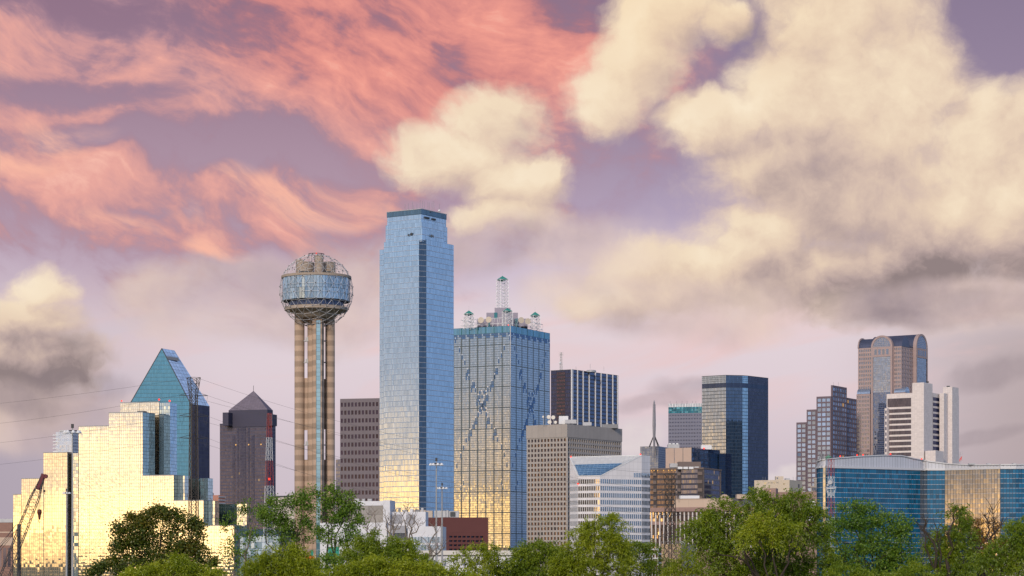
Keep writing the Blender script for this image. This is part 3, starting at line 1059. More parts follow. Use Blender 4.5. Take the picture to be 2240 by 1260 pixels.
# ================================================================== the ball tower
def ball_tower():
    y = 1184.0
    cx = XY(691, y)[0]
    s = y / FPX
    B = thing('ball_tower', 'concrete observation tower carrying a lattice geodesic ball', 'tower', (cx, y, 0))
    con = None
    m, t, out = mat_new('banded_concrete')
    b = t.new('ShaderNodeBsdfPrincipled')
    pos = S(t, geo(t).outputs['Position'])
    z = t.sep(pos)[2]
    lift = t.m('FRACT', z / 5.4)
    bandv = t.step(lift, 0.30, 0.44) * t.step(lift, 0.92, 0.80)
    n1 = t.noise(t.vm('MULTIPLY', pos, (1, 1, 0.25)), 0.5, 6, 0.6)
    n2 = t.noise(pos, 0.12, 4, 0.5)
    k = bandv * 0.36 + 0.80 + (n1 - 0.5) * 0.28 + (n2 - 0.5) * 0.3
    t.put(b.inputs['Base Color'], t.vm('SCALE', (0.385, 0.275, 0.205), scale=k))
    b.inputs['Roughness'].default_value = 0.9
    t.links.new(b.outputs[0], out.inputs[0])
    con = m
    con2 = M['concrete']
    zt = ZP(688, y)

    def shaft(px, dy, rpx, z1, name='shaft', n=28):
        mb = MB()
        x = XY(px, y)[0]
        mb.lathe(x, y + dy, [(rpx * s, 0), (rpx * s, z1)], n)
        o = mb.build(name, con, B, smooth=True)
        return (x, y + dy, rpx * s)
    left = shaft(654, 3.0, 11.0, zt + 2)
    right = shaft(721, 3.0, 10.5, zt + 2)
    core = shaft(685.2, 3.5, 14.0, zt + 2)
    front = shaft(697, -3.2, 13.0, zt - 2)
    # glazed lift run on the front shaft
    gl = facade('lift_glass', (0.10, 0.22, 0.25), (0.75, 0.92, 0.95), 0.36, 0.05, (0.06, 0.08, 0.09), 0.05, 0.03, tilt=0.02, var=0.25)
    mb = MB()
    x0, x1 = XY(694, y)[0], XY(703.5, y)[0]
    mb.box(((x0 + x1) / 2, y - 3.2 - 13 * s + 0.35, 0), x1 - x0, 0.9, ZP(703, y))
    for i in range(len(mb.uv)):
        vx = mb.v[i]
        mb.uv[i] = ((vx[0] - x0) / (x1 - x0), vx[2] / 2.1)
    mb.build('lift_glazing', gl, B)
    for px in (692.6, 704.9):
        mb = MB(); mb.box((XY(px, y)[0], y - 3.2 - 13 * s + 0.5, 0), 2.4 * s, 1.6, ZP(701, y)); mb.build('lift_pier', con, B)
    # webs between the shafts, with tall open slots
    for (xa, xb, runs) in ((660, 684, ((1300, 1005), (940, 826), (706, 690))), (697, 714, ((1300, 1005), (938, 828), (706, 690)))):
        for a_, b_ in runs:
            mb = MB()
            xA, xB = XY(xa, y)[0], XY(xb, y)[0]
            za = max(0, ZP(a_, y))
            mb.box(((xA + xB) / 2, y + 3.5, za), xB - xA, 1.4, ZP(b_, y) - za)
            mb.build('web_wall', con, B)
        for py in (746, 793, 974):
            mb = MB(); xA, xB = XY(xa + 4, y)[0], XY(xb, y)[0]
            mb.box(((xA + xB) / 2, y + 2.5, ZP(py, y)), xB - xA, 1.8, 0.5)
            mb.box(((xA + xB) / 2 - 0.8, y + 2.2, ZP(py, y) + 0.5), 1.3, 1.2, 1.6)
            mb.build('landing', M['steel'], B)
    # drum inside the ball
    scx = XY(692, y)[0]
    g = facade('drum_glass', (0.13, 0.18, 0.22), (0.72, 0.82, 0.90), 0.36, 0.05, (0.05, 0.07, 0.10), 0.05, 0.02, tilt=0.035, var=0.45, nu=3, nuw=0.02, major=(0.03, 0.05, 0.08), tvar=0.3)
    rd = 74 * s
    mb = MB(); mb.lathe(scx, y, [(rd, ZP(660, y)), (rd, ZP(636, y)), (rd, ZP(610, y))], 72, 72, nvs=(0, 1, 2)); mb.build('glass_drum', g, B)
    mb = MB(); mb.lathe(scx, y, [(rd - 1, ZP(610, y)), (rd + 0.6, ZP(610, y)), (rd + 0.6, ZP(605, y)), (rd - 1.5, ZP(604, y)), (0.5, ZP(603, y))], 64); mb.build('drum_roof', con2, B)
    mb = MB(); mb.lathe(scx, y, [(0.5, ZP(661, y)), (rd, ZP(660.2, y))], 64); mb.lathe(scx, y, [(61 * s, ZP(672, y)), (61 * s, ZP(660, y))], 48); mb.build('recessed_storey', facade('recess_glass', (0.012, 0.016, 0.045), (0.35, 0.38, 0.5), 0.2, 0.06, (0.05, 0.05, 0.08), 0.08, 0.05), B)
    rk = 68.5 * s
    mb = MB()
    mb.lathe(scx, y, [(40 * s, ZP(688, y)), (54 * s, ZP(685, y)), (rk - 0.8, ZP(681.5, y)), (rk, ZP(680, y)), (rk, ZP(673, y)), (rk - 1.0, ZP(673, y)), (rk - 1.0, ZP(675, y)), (20, ZP(675, y) + 0.0)][:6], 64)
    mb.disc(scx, y, rk - 0.5, ZP(674.5, y), 64)
    mb.build('deck_ring', M['concrete'], B)
    mb = MB()
    for i in range(72):
        an = 2 * math.pi * i / 72
        x_, y_ = scx + (rk - 0.1) * math.cos(an), y + (rk - 0.1) * math.sin(an)
        mb.beam((x_, y_, ZP(680, y)), (x_, y_, ZP(670, y)), 0.14, 4)
    mb.build('deck_railing', M['steel_dark'], B)
    mb = MB(); mb.lathe(scx, y, [(0.4, ZP(700, y)), (38 * s, ZP(696, y)), (52 * s, ZP(685, y))], 40); mb.build('deck_soffit', con2, B)
    # concrete heads standing inside the upper ball
    for px, dy, rp, top in ((667, 2, 20, 573), (719.5, 3, 13.5, 572), (699.5, -4, 9.5, 561), (655, 3, 9, 567), (728, 4, 4, 571)):
        mb = MB(); mb.lathe(XY(px, y)[0], y + dy, [(rp * s, ZP(604, y)), (rp * s, ZP(top, y)), (0.1, ZP(top, y))], 24); mb.build('concrete_head', con2, B)
    mb = MB(); mb.box((XY(668, y)[0], y - 3.5, ZP(600.5, y)), 26 * s, 2.5, 5 * s); mb.build('head_opening', M['roof_dark'], B)
    mb = MB(); mb.box((XY(718, y)[0], y - 2.5, ZP(600.5, y)), 14 * s, 4, 5 * s); mb.build('head_opening', M['roof_dark'], B)
    mb = MB()
    for px in (676, 682, 688):
        mb.beam((XY(px, y)[0], y, ZP(573, y)), (XY(px, y)[0], y, ZP(558, y)), 0.3)
    mb.build('head_frame', M['steel_dark'], B)
    # geodesic cage
    Rb = 80.5 * s
    cz = ZP(636.5, y)
    ph = (1 + 5 ** 0.5) / 2
    iv = [Vector(v).normalized() for v in ((-1, ph, 0), (1, ph, 0), (-1, -ph, 0), (1, -ph, 0), (0, -1, ph), (0, 1, ph), (0, -1, -ph), (0, 1, -ph), (ph, 0, -1), (ph, 0, 1), (-ph, 0, -1), (-ph, 0, 1))]
    q = iv[4].rotation_difference(Vector((0, 0, 1)))
    fs = ((0, 11, 5), (0, 5, 1), (0, 1, 7), (0, 7, 10), (0, 10, 11), (1, 5, 9), (5, 11, 4), (11, 10, 2), (10, 7, 6), (7, 1, 8), (3, 9, 4), (3, 4, 2), (3, 2, 6), (3, 6, 8), (3, 8, 9), (4, 9, 5), (2, 4, 11), (6, 2, 10), (8, 6, 7), (9, 8, 1))
    rot = Matrix.Rotation(R(11), 3, 'Z') @ q.to_matrix()
    nodes, edges = {}, set()
    F_ = 5
    for a_, b_, c_ in fs:
        ids = {}
        for i in range(F_ + 1):
            for j in range(F_ + 1 - i):
                p = (rot @ (iv[a_] * (F_ - i - j) + iv[b_] * i + iv[c_] * j)).normalized()
                key = (round(p.x, 3), round(p.y, 3), round(p.z, 3))
                nodes.setdefault(key, p)
                ids[i, j] = key
        for i in range(F_):
            for j in range(F_ - i):
                tri = (ids[i, j], ids[i + 1, j], ids[i, j + 1])
                for e in ((0, 1), (1, 2), (0, 2)):
                    edges.add(tuple(sorted((tri[e[0]], tri[e[1]]))))
    ctr = Vector((scx, y, cz))
    ok = lambda p: -0.955 < p.z < 0.985
    mb = MB()
    for a_, b_ in edges:
        pa, pb = nodes[a_], nodes[b_]
        if ok(pa) and ok(pb):
            mb.beam(ctr + pa * Rb, ctr + pb * Rb, 0.17, 4, caps=False)
    mb.build('geodesic_cage', solid('pale_steel', (0.50, 0.50, 0.53), 0.5, 0.2, 0.05, 1.0), B)
    mb = MB()
    for p in nodes.values():
        if ok(p):
            mb.ball(ctr + p * Rb, 0.30, 5, 4)
    mb.build('cage_lamp', M['steel_dark'], B)['kind'] = 'stuff'
    mb = MB()
    for zz, rr in ((ZP(556, y), 17 * s), (ZP(712, y), 24 * s)):
        for i in range(32):
            a0, a1 = 2 * math.pi * i / 32, 2 * math.pi * (i + 1) / 32
            mb.beam((scx + rr * math.cos(a0), y + rr * math.sin(a0), zz), (scx + rr * math.cos(a1), y + rr * math.sin(a1), zz), 0.4, 4, caps=False)
    mb.build('cage_ring', M['steel_dark'], B)
    beacon(B, 692, 554, y, 0.4)


ball_tower()


# ================================================================== dark grid office and the tallest tower
def grid_office():
    y = 1880
    B = thing('brown_grid_office', 'brown office tower of square dark windows between ball tower and tallest tower', 'building', (XY(800, y)[0], y + 20, 0))
    m = solid('brown_precast', (0.165, 0.140, 0.158), 0.8, 0, 0.12, 0.1)
    p = corner_fp(744, 852, 870, y, 14)
    wins, mb = [], MB()
    z1 = ZP(870.5, y)
    punch(mb, wins, p[3], p[0], 0, z1, 14, 22, 0.60, 0.52, 0.5, 1.6, 0)
    mb.walls([p[0], p[1], p[2]], 0, z1, 3, 3)
    mb.wall(p[2], p[3], 0, z1)
    mb.build('precast_wall', m, B)
    mb = MB(); mb.cap(p, z1 - 0.5); mb.build('roof', M['roof_dark'], B)
    wins = [w_ for w_ in wins if w_[0].x / w_[0].y * FPX + 1120 < 831]
    set_windows(B, wins, window_mat('brown_panes', (0.030, 0.020, 0.034), (0.5, 0.38, 0.4), 0.08, 0.06, 0.015))
    B2 = thing('slim_grey_office', 'slim dark grey office edge just right of the ball tower shaft', 'building', (XY(738, 2200)[0], 2210, 0))
    q = corner_fp(734.5, 744, 760, 2200, 20)
    shell(B2, q, 0, ZP(1005, 2200), facade('grey_office_wall', (0.03, 0.04, 0.07), (0.5, 0.5, 0.6), 0.2, 0.06, (0.16, 0.14, 0.17), 0.2, 0.22, tilt=0.02), 2.0, 3.6, M['roof_grey'], 'office_wall')
    roof_box(B2, 736, 760, 1062, 1075, 2180, 6, M['roof_dark'])


grid_office()


def tallest_tower():
    y = 1742
    a = 33
    B = thing('tallest_glass_tower', 'tallest pale blue glass skyscraper with a dark corner stripe', 'skyscraper', (XY(915, y)[0], y + 30, 0))
    g = facade('sky_blue_glass', (0.075, 0.15, 0.26), (0.80, 0.91, 1.0), 0.46, 0.03, (0.10, 0.17, 0.27), 0.10, 0.0, 0.09, (0.50, 0.53, 0.62), tilt=0.003, var=0.25, nu=2, nuw=0.02, nv=1, nvw=0.03, major=(0.10, 0.17, 0.28), tvar=0.14)
    gd = facade('corner_glass', (0.018, 0.04, 0.075), (0.42, 0.52, 0.66), 0.16, 0.05, (0.03, 0.05, 0.08), 0.08, 0.0, 0.12, (0.20, 0.22, 0.27), tilt=0.01)
    crown = facade('crown_panels', (0.035, 0.075, 0.115), (0.5, 0.65, 0.8), 0.16, 0.1, (0.02, 0.05, 0.08), 0.05, 0.05, tilt=0.01)
    full = corner_fp(829, 924.5, 992.5, y, a)
    c, r, b, l = full
    # cut the near corner: notch plane between columns 916 and 933.5
    wl = along(c, l, (924.5 - 916) / (924.5 - 829) * 0.93)
    wr = along(c, r, (933.5 - 924.5) / (992.5 - 924.5) * 0.90)
    l2 = along(l, c, 0.115)
    b2 = along(b, r, 0.115)
    z_low, z_main = ZP(537.5, y), ZP(522, y)
    pw, ph = 1.06, 4.1
    mb = MB()
    for p_, q_, zz in ((l2, wl, z_main), (wr, r, z_main), (r, b2, z_main), (b2, l2, z_main)):
        mb.wall(p_, q_, 0, zz, max(1, round(dist2(p_, q_) / pw)), round(zz / ph))
    mb.build('glass_facade', g, B)
    mb = MB(); mb.wall(wl, wr, 0, z_main, 7, round(z_main / ph)); mb.build('corner_stripe', gd, B)
    mb = MB(); mb.cap([wl, wr, r, b2, l2], z_main - 0.3); mb.build('roof', M['roof_grey'], B)
    ins = 0.8
    wing = [along(l2, l, 0.02), along(b2, b, 0.02), b, l]
    wing = [(p_[0] + math.sin(R(a)) * (ins if i in (0, 3) else 0), p_[1] + math.cos(R(a)) * (ins if i in (0, 3) else 0)) for i, p_ in enumerate(wing)]
    mb = MB()
    mb.wall(wing[3], wing[0], 0, z_low, 8, round(z_low / ph)); mb.wall(wing[1], wing[2], 0, z_low, 8, 60); mb.wall(wing[2], wing[3], 0, z_low, 40, round(z_low / ph))
    mb.build('side_wing', g, B)
    mb = MB(); mb.cap(wing, z_low); mb.build('roof', M['roof_grey'], B)
    # upper tiers
    t1 = corner_fp(843.5, 922.5, 978.5, y + 1.0, a)
    z1 = ZP(485, y)
    shell(B, t1, z_main - 2, z1, g, pw, ph, M['roof_grey'], 'upper_tier')
    t1b = corner_fp(862, 923.5, 972, y + 0.2, a)
    shell(B, t1b, z_main - 1, ZP(500.5, y), g, pw, ph, M['roof_grey'], 'upper_tier')
    t2 = corner_fp(847, 921.5, 976, y + 2.6, a)
    z2 = ZP(468, y + 2)
    shell(B, t2, z1 - 1, z2, g, pw, ph, None, 'upper_tier')
    z3 = ZP(457, y + 2)
    shell(B, inset(t2, -0.25), z2, z3, crown, 1.6, 4, M['roof_grey'], 'crown_band', drop=0.5)
    band(B, inset(t2, -0.25), z3, z3 + 0.5, 0.15, M['unit'], 'parapet')
    random.seed(3)
    for px in (886, 893, 902, 905, 912, 919, 924, 928, 936, 939, 945, 949, 961):
        rod(B, px, 457 - random.uniform(8, 20), 460, y + 22 + random.uniform(-8, 8), 0.22)
    mb = MB(); mb.ball(PT(961, 461, y + 15), 1.0, 8, 6); mb.build('roof_dome', M['white_paint'], B)
    for (px, py) in ((895, 511), (900, 510), (902, 509), (942, 511), (945, 512)):
        t_ = (px - 863) / 60 if px < 923 else None
        p = along(t1b[3], t1b[0], t_) if t_ is not None else along(t1b[0], t1b[1], (px - 923.5) / 48)
        mb = MB(); n_ = (-math.sin(R(a)), -math.cos(R(a))) if t_ is not None else (math.cos(R(a)), -math.sin(R(a)))
        mb.box((p[0] + n_[0] * 0.9, p[1] + n_[1] * 0.9, ZP(py + 3, y)), 0.8, 0.8, 1.7); mb.build('antenna_panel', M['steel_dark'], B)
    for u0, u1 in ((0.12, 0.30), (0.42, 0.55)):
        strip(B, along(t2[0], t2[1], u0), along(t2[0], t2[1], u1), ZP(475, y), ZP(471, y), M['steel_dark'], 'maintenance_cradle', 0.8)


tallest_tower()


# ================================================================== tower with the crossed-diamond panes and green-capped masts
def cross_tower():
    y = 2063
    B = thing('crossed_pane_tower', 'glass tower with X patterns of dark panes and green-capped rooftop masts', 'skyscraper', (XY(1110, y)[0], y + 40, 0))
    g = facade('bronze_blue_glass', (0.08, 0.13, 0.19), (0.78, 0.84, 0.92), 0.42, 0.03, (0.05, 0.065, 0.075), 0.10, 0.07, tilt=0.004, var=0.2, nu=6, nuw=0.075, nv=9, nvw=0.022, major=(0.055, 0.075, 0.085), tvar=0.10)
    gt = facade('teal_parapet_glass', (0.015, 0.075, 0.13), (0.5, 0.8, 0.95), 0.32, 0.05, (0.01, 0.05, 0.08), 0.08, 0.03, tilt=0.01, nu=6, nuw=0.06, major=(0.01, 0.10, 0.11))
    a = 28
    base = corner_fp(992, 1116.5, 1203, y, a)
    c, r, b, l = base
    ztop = ZP(712, y)
    zg = ZP(727, y)
    pw, ph = 1.36, 1.95
    mb = MB()
    nl, nr = 42, 42
    for p_, q_, n_ in ((l, c, nl), (c, r, nr), (r, b, nl), (b, l, nr)):
        mb.wall(p_, q_, 0, zg, n_, 104)
    mb.build('glass_facade', g, B)
    mb = MB()
    for p_, q_, n_ in ((l, c, nl), (c, r, nr), (r, b, nl), (b, l, nr)):
        mb.wall(p_, q_, zg, ztop, n_, 1)
    mb.build('parapet_glass', gt, B)
    mb = MB(); mb.cap(base, ztop - 1); mb.build('roof', M['roof_grey'], B)
    dark = facade('dark_pane', (0.03, 0.075, 0.16), (0.45, 0.62, 0.95), 0.15, 0.05, (0.03, 0.05, 0.07), 0.06, 0.06, tilt=0.01, var=0.1)
    pale = facade('pale_pane', (0.22, 0.30, 0.42), (0.95, 0.95, 1.0), 0.3, 0.06, (0.2, 0.25, 0.3), 0.05, 0.05, tilt=0.02, var=0.1)
    # diagonals: panes as seen on the left face (0..1 across, rows of the photograph)
    pat_dark = []
    pts = [(0.02, 735), (0.10, 756), (0.14, 772), (0.19, 784), (0.24, 804), (0.27, 818), (0.33, 832), (0.38, 846), (0.42, 862), (0.46, 874), (0.50, 880)]
    seq = []
    for u_, py in pts:
        seq += [(u_, py), (0.985 - u_, py)]
    lower = [(0.42, 900), (0.38, 912), (0.33, 926), (0.28, 938), (0.22, 956), (0.16, 972), (0.11, 990), (0.05, 1012), (0.16, 1050), (0.13, 1062)]
    for u_, py in lower:
        seq += [(u_, py), (0.985 - u_, py)]
    for face in ((l, c), (c, r)):
        L = dist2(*face)
        nx, ny = (face[1][1] - face[0][1]) / L, -(face[1][0] - face[0][0]) / L
        dmb, pmb = MB(), MB()

        def quad(mb_, u0, u1, z0, z1, d):
            p_, q_ = along(*face, u0), along(*face, u1)
            mb_.wall((p_[0] + nx * d, p_[1] + ny * d), (q_[0] + nx * d, q_[1] + ny * d), z0, z1, 1, 2)
        for k, (u_, py) in enumerate(seq):
            w_ = 1 / 42.0
            ui = round(u_ * 42) / 42
            zz = ZP(py, y)
            big = 0.18 < u_ < 0.82 and k % 4 < 2
            h = ph * (3 if big else 2)
            quad(dmb, ui, min(1, ui + w_ * (2 if big else 1)), zz - h, zz, 0.06)
            if big:
                quad(dmb, max(0, ui - w_), ui, zz - h - 2 * ph, zz - 1.5 * ph, 0.06)
            quad(pmb, ui, min(1, ui + w_ * 0.9), zz, zz + ph * 0.7, 0.08)
        # saw-tooth of dark panes under the parapet
        for i in range(42):
            hh = (2 if (i // 3) % 2 == 0 else 1) * ph
            if i % 6 != 3:
                quad(dmb, i / 42, (i + 1) / 42, zg - hh * 1.0, zg, 0.05)
        # the central diamond
        for du, py in ((0.45, 852), (0.53, 852), (0.49, 862), (0.45, 890), (0.53, 890), (0.42, 900), (0.56, 900)):
            quad(dmb, du, du + 0.035, ZP(py + 7, y), ZP(py, y), 0.07)
            quad(pmb, du + 0.036, du + 0.058, ZP(py + 3, y), ZP(py - 1, y), 0.07)
        dmb.build('dark_pane_pattern', dark, B)
        pmb.build('pale_pane_pattern', pale, B)
    ve = MB()
    ve.beam((c[0], c[1] - 0.2, 0), (c[0], c[1] - 0.2, ztop), 0.9); ve.build('corner_trim', M['unit'], B)
    # plant rooms
    pr = solid('mauve_cladding', (0.30, 0.27, 0.33), 0.7, 0, 0.1, 0.1)
    tealp = solid('teal_cladding', (0.02, 0.16, 0.20), 0.5, 0, 0.1, 0.1)
    mid = centre(base)
    ym = mid[1] - 8
    for x0, x1, top, bot, d_, m_ in ((1044, 1154, 697, 714, 26, pr), (1064, 1133, 684, 699, 20, pr), (1082, 1117, 673, 686, 14, pr)):
        roof_box(B, x0, x1, top, bot, ym - d_ / 2, d_, m_)
    for x0, x1, top, bot, d_ in ((1068, 1072, 697, 714, 27), (1126, 1133, 697, 714, 27), (1081, 1088, 684, 699, 21)):
        roof_box(B, x0, x1, top - 0.3, bot, ym - d_ / 2, d_, tealp, 'teal_panel')
    # lattice rail frame round the roof edge
    mb = MB()
    ring = inset(base, 5)
    for k in range(4):
        p_, q_ = ring[k], ring[(k + 1) % 4]
        for zz in (ztop + 3, ztop + 8):
            mb.beam((*p_, zz), (*q_, zz), 0.45, caps=False)
        for i in range(9):
            s_ = along(p_, q_, i / 9)
            s2 = along(p_, q_, (i + 0.5) / 9)
            mb.beam((*s_, ztop - 1), (*s_, ztop + 8), 0.35, caps=False)
            mb.beam((*s_, ztop - 1), (*s2, ztop + 8), 0.28, caps=False)
    mb.build('roof_lattice', M['white_paint'], B)
    cap = solid('green_copper', (0.05, 0.28, 0.24), 0.6, 0.1, 0.15, 0.5)

    def turret(px, py_tip, py_eave, py_base, yy, w_, nb):
        x_ = XY(px, yy)[0]
        z0, z1, zt_ = ZP(py_base, yy), ZP(py_eave, yy), ZP(py_tip, yy)
        mb = MB()
        lattice(mb, (x_, yy), z0, z1, w_, w_, nb, 0.55, R(a), wb=0.3)
        T_ = mb.build('mast', M['white_paint'], B)
        mb = MB()
        ww = w_ * 0.72
        rg = [Vector((x_ + ww * math.cos(R(a) + math.pi / 4 + k * math.pi / 2), yy + ww * math.sin(R(a) + math.pi / 4 + k * math.pi / 2), z1)) for k in range(4)]
        lowp = [Vector((x_, yy, z1 - (zt_ - z1) * 0.55))]
        for k in range(4):
            mb.face([rg[k], rg[(k + 1) % 4], Vector((x_, yy, zt_))])
            mb.face([rg[(k + 1) % 4], rg[k], lowp[0]])
        mb.build('green_cap', cap, T_)
        mb = MB(); mb.beam((x_, yy, zt_ - 0.5), (x_, yy, zt_ + (zt_ - z1) * 1.2), 0.16, 4); mb.build('aerial', M['steel'], T_)
    yl, yr = l[1], r[1]
    turret(1025.5, 679, 687, 720, yl - 14, 7.0, 4)
    turret(1170.5, 682, 690.5, 722, yr - 14, 7.0, 4)
    turret(1110, 673.5, 681, 716, y + 9, 7.0, 4)
    turret(1099, 603.5, 612, 676, mid[1], 8.2, 9)
    dish = solid('dish_cream', (0.55, 0.47, 0.38), 0.7, 0, 0.05, 0.5)
    for px, py in ((1052.5, 700.5), (1069.5, 699.5), (1139.5, 700.5), (1154, 703)):
        mb = MB()
        p_ = PT(px, py, y + 14)
        n_ = Vector((-0.3, -1, 0.05)).normalized() if px < 1110 else Vector((0.35, -1, 0)).normalized()
        mb.beam(p_, p_ + n_ * 0.8, 5.2 if px != 1154 else 4.2, 18, 5.6)
        mb.build('dish', dish, B)
    beacon(B, 1112, 711, y, 0.5)


cross_tower()


# ================================================================== middle of the skyline
def striped_dark_tower():
    y = 2420
    B = thing('dark_column_tower', 'dark navy tower with thin white columns and a rooftop mast', 'building', (XY(1270, y)[0], y + 20, 0))
    a = 34
    p = corner_fp(1205, 1251, 1351, y, a)
    c, r, b, l = p
    zt = ZP(808.5, y)
    g = facade('navy_glass', (0.018, 0.032, 0.085), (0.50, 0.58, 0.80), 0.20, 0.05, (0.02, 0.025, 0.05), 0.08, 0.10, 0.30, (0.018, 0.024, 0.055), tilt=0.01, var=0.3)
    gl = facade('dark_brown_glass', (0.020, 0.026, 0.060), (0.30, 0.32, 0.50), 0.12, 0.05, (0.03, 0.025, 0.04), 0.08, 0.12, tilt=0.01, var=0.3)
    gr = facade('red_reflection_glass', (0.065, 0.038, 0.045), (0.4, 0.3, 0.35), 0.10, 0.06, (0.03, 0.025, 0.035), 0.06, 0.22, 0.35, (0.03, 0.025, 0.04), tilt=0.02)  # reddish reflection put into the pane colour
    white = solid('white_fin', (0.62, 0.61, 0.63), 0.6, 0, 0.06, 0.2)
    mb = MB(); mb.wall(c, r, 0, zt, 64, 52); mb.wall(r, b, 0, zt, 30, 52); mb.build('glass_facade', g, B)
    mb = MB(); mb.wall(l, c, 0, zt, 26, 52); mb.wall(b, l, 0, zt, 60, 52); mb.build('dark_facade', gl, B)
    mb = MB(); mb.cap(p, zt - 0.6); mb.build('roof', M['roof_grey'], B)
    strip(B, along(l, c, 0.28), along(l, c, 0.68), 60, ZP(812, y), gr, 'red_reflection_bay', 0.12, 6, 40)
    d = (c[1] - r[1], r[0] - c[0])
    L = dist2(c, r)
    for i, t_ in enumerate((0.0, 0.115, 0.235, 0.365, 0.50, 0.625, 0.755, 0.885, 0.995)):
        q = along(c, r, t_)
        mb = MB()
        w_ = 2.6 if i == 0 else 1.0
        mb.box((q[0] + 0.35 * math.cos(R(a)), q[1] - 0.35 * math.sin(R(a)), 0), 1.3, w_, zt + 0.4, math.pi / 2 - R(a) - math.pi / 2)
        mb.build('column_fin', white, B)
    band(B, p, zt - 0.2, zt + 0.3, 0.2, M['roof_dark'], 'parapet')
    mb = MB(); x_, y_ = XY(1227.5, y + 20)
    lattice(mb, (x_, y_), zt - 1, ZP(771, y + 20), 3.2, 1.4, 8, 0.5, wb=0.25)
    mb.beam((x_ - 2, y_, ZP(772, y)), (x_ + 2, y_, ZP(772, y)), 0.4)
    for dx_ in (-2, 0, 2):
        mb.beam((x_ + dx_, y_, ZP(776, y)), (x_ + dx_, y_, ZP(766, y)), 0.3)
    mast = mb.build('mast', M['steel'], B)
    mb = MB(); mb.ball((x_ - 1.2, y_ - 1.5, ZP(791, y)), 1.3, 10, 6); mb.build('dish', M['white_paint'], mast)
    mb = MB(); x_ = XY(1295, y)[0]; mb.lathe(x_, y + 24, [(5.2, ZP(810, y)), (5.2, ZP(806.5, y)), (4, ZP(805.5, y)), (0.1, ZP(805.5, y))], 20); mb.build('roof_drum', M['unit'], B)
    rod(B, 1291, 796, 806, y + 24, 0.3)
    for px in (1260, 1321):
        rod(B, px, 802, 812, y + 12, 0.25)


striped_dark_tower()


def concrete_grid_office():
    y = 1450
    a = 35
    B = thing('concrete_grid_building', 'tan concrete office block gridded with small square windows, dishes on its roof', 'building', (XY(1250, y)[0], y + 25, 0))
    con = solid('tan_concrete', (0.345, 0.31, 0.29), 0.9, 0, 0.10, 0.2, None, 0.2)
    p = corner_fp(1152, 1240.5, 1360, y, a)
    c, r, b, l = p
    zt, zw = ZP(927.5, y), ZP(956.5, y)
    wins, mb = [], MB()
    n = round((zw - 0) / (10.75 / FPX * y))
    punch(mb, wins, l, c, 0, zw, 12, n, 0.62, 0.60, 0.75, 0, 0, 0.5)
    punch(mb, wins, c, r, 0, zw, 24, n, 0.62, 0.60, 0.75, 0, 0, 1.0)
    mb.wall(r, b, 0, zw); mb.wall(b, l, 0, zw)
    mb.build('concrete_wall', con, B)
    mb = MB()
    o = inset(p, -0.25)
    for k in range(4):
        mb.wall(o[k], o[(k + 1) % 4], zw, zt, round(dist2(o[k], o[(k + 1) % 4]) / 4.4), 1)
        mb.face([(*o[(k + 1) % 4], zw), (*o[k], zw), (*p[k], zw), (*p[(k + 1) % 4], zw)])
    mb.build('blank_attic', solid('attic_concrete', (0.335, 0.30, 0.28), 0.9, 0, 0.10, 0.2, (0.05, 0.03, 0.18)), B)
    mb = MB(); mb.cap(o, zt - 0.6); mb.build('roof', M['roof_grey'], B)
    mb = MB(); mb.box((c[0], c[1] - 0.2, 0), 0.9, 0.9, zw); mb.build('corner_pier', con, B)
    set_windows(B, wins, window_mat('grid_panes', (0.014, 0.015, 0.030), (0.75, 0.55, 0.45), 0.085, 0.04, 0.03))
    dish = solid('dish_white', (0.66, 0.62, 0.56), 0.6, 0, 0.05, 0.5)
    for px, py, rr in ((1200.5, 912.5, 4.3), (1210.5, 913.5, 4.4), (1202.5, 923.5, 4.4), (1215.5, 924, 3.4), (1188.5, 912, 2.2)):
        p_ = PT(px, py, y + 8)
        n_ = Vector((-0.2, -1, 0.1)).normalized()
        mb = MB(); mb.beam(p_, p_ + n_ * 0.7, 2 * rr / FPX * y * 0.92, 20, 2 * rr / FPX * y)
        D_ = mb.build('dish', dish, B)
        mb = MB(); mb.beam(Vector((p_.x, p_.y + 0.2, zt - 0.5)), p_ + Vector((0, 0.2, 0)), 0.4); mb.build('dish_post', M['steel'], D_)
    roof_box(B, 1223, 1243, 910, 927.5, y + 14, 8, M['white_paint'])
    roof_box(B, 1236, 1261, 918, 926.5, y + 11, 8, M['unit'])
    roof_box(B, 1275, 1294, 923.5, 931, y + 26, 8, M['unit'])
    roof_box(B, 1317, 1352, 928, 936.5, y + 42, 7, M['roof_grey'])
    roof_box(B, 1326, 1330, 925, 929, y + 44, 3, M['unit']); roof_box(B, 1340, 1344, 926, 930, y + 46, 3, M['unit'])
    for px, d_ in ((1190, 5), (1194, 6), (1222, 8), (1312, 36)):
        rod(B, px, 905 if px < 1200 else 918, 928, y + d_, 0.25)


concrete_grid_office()


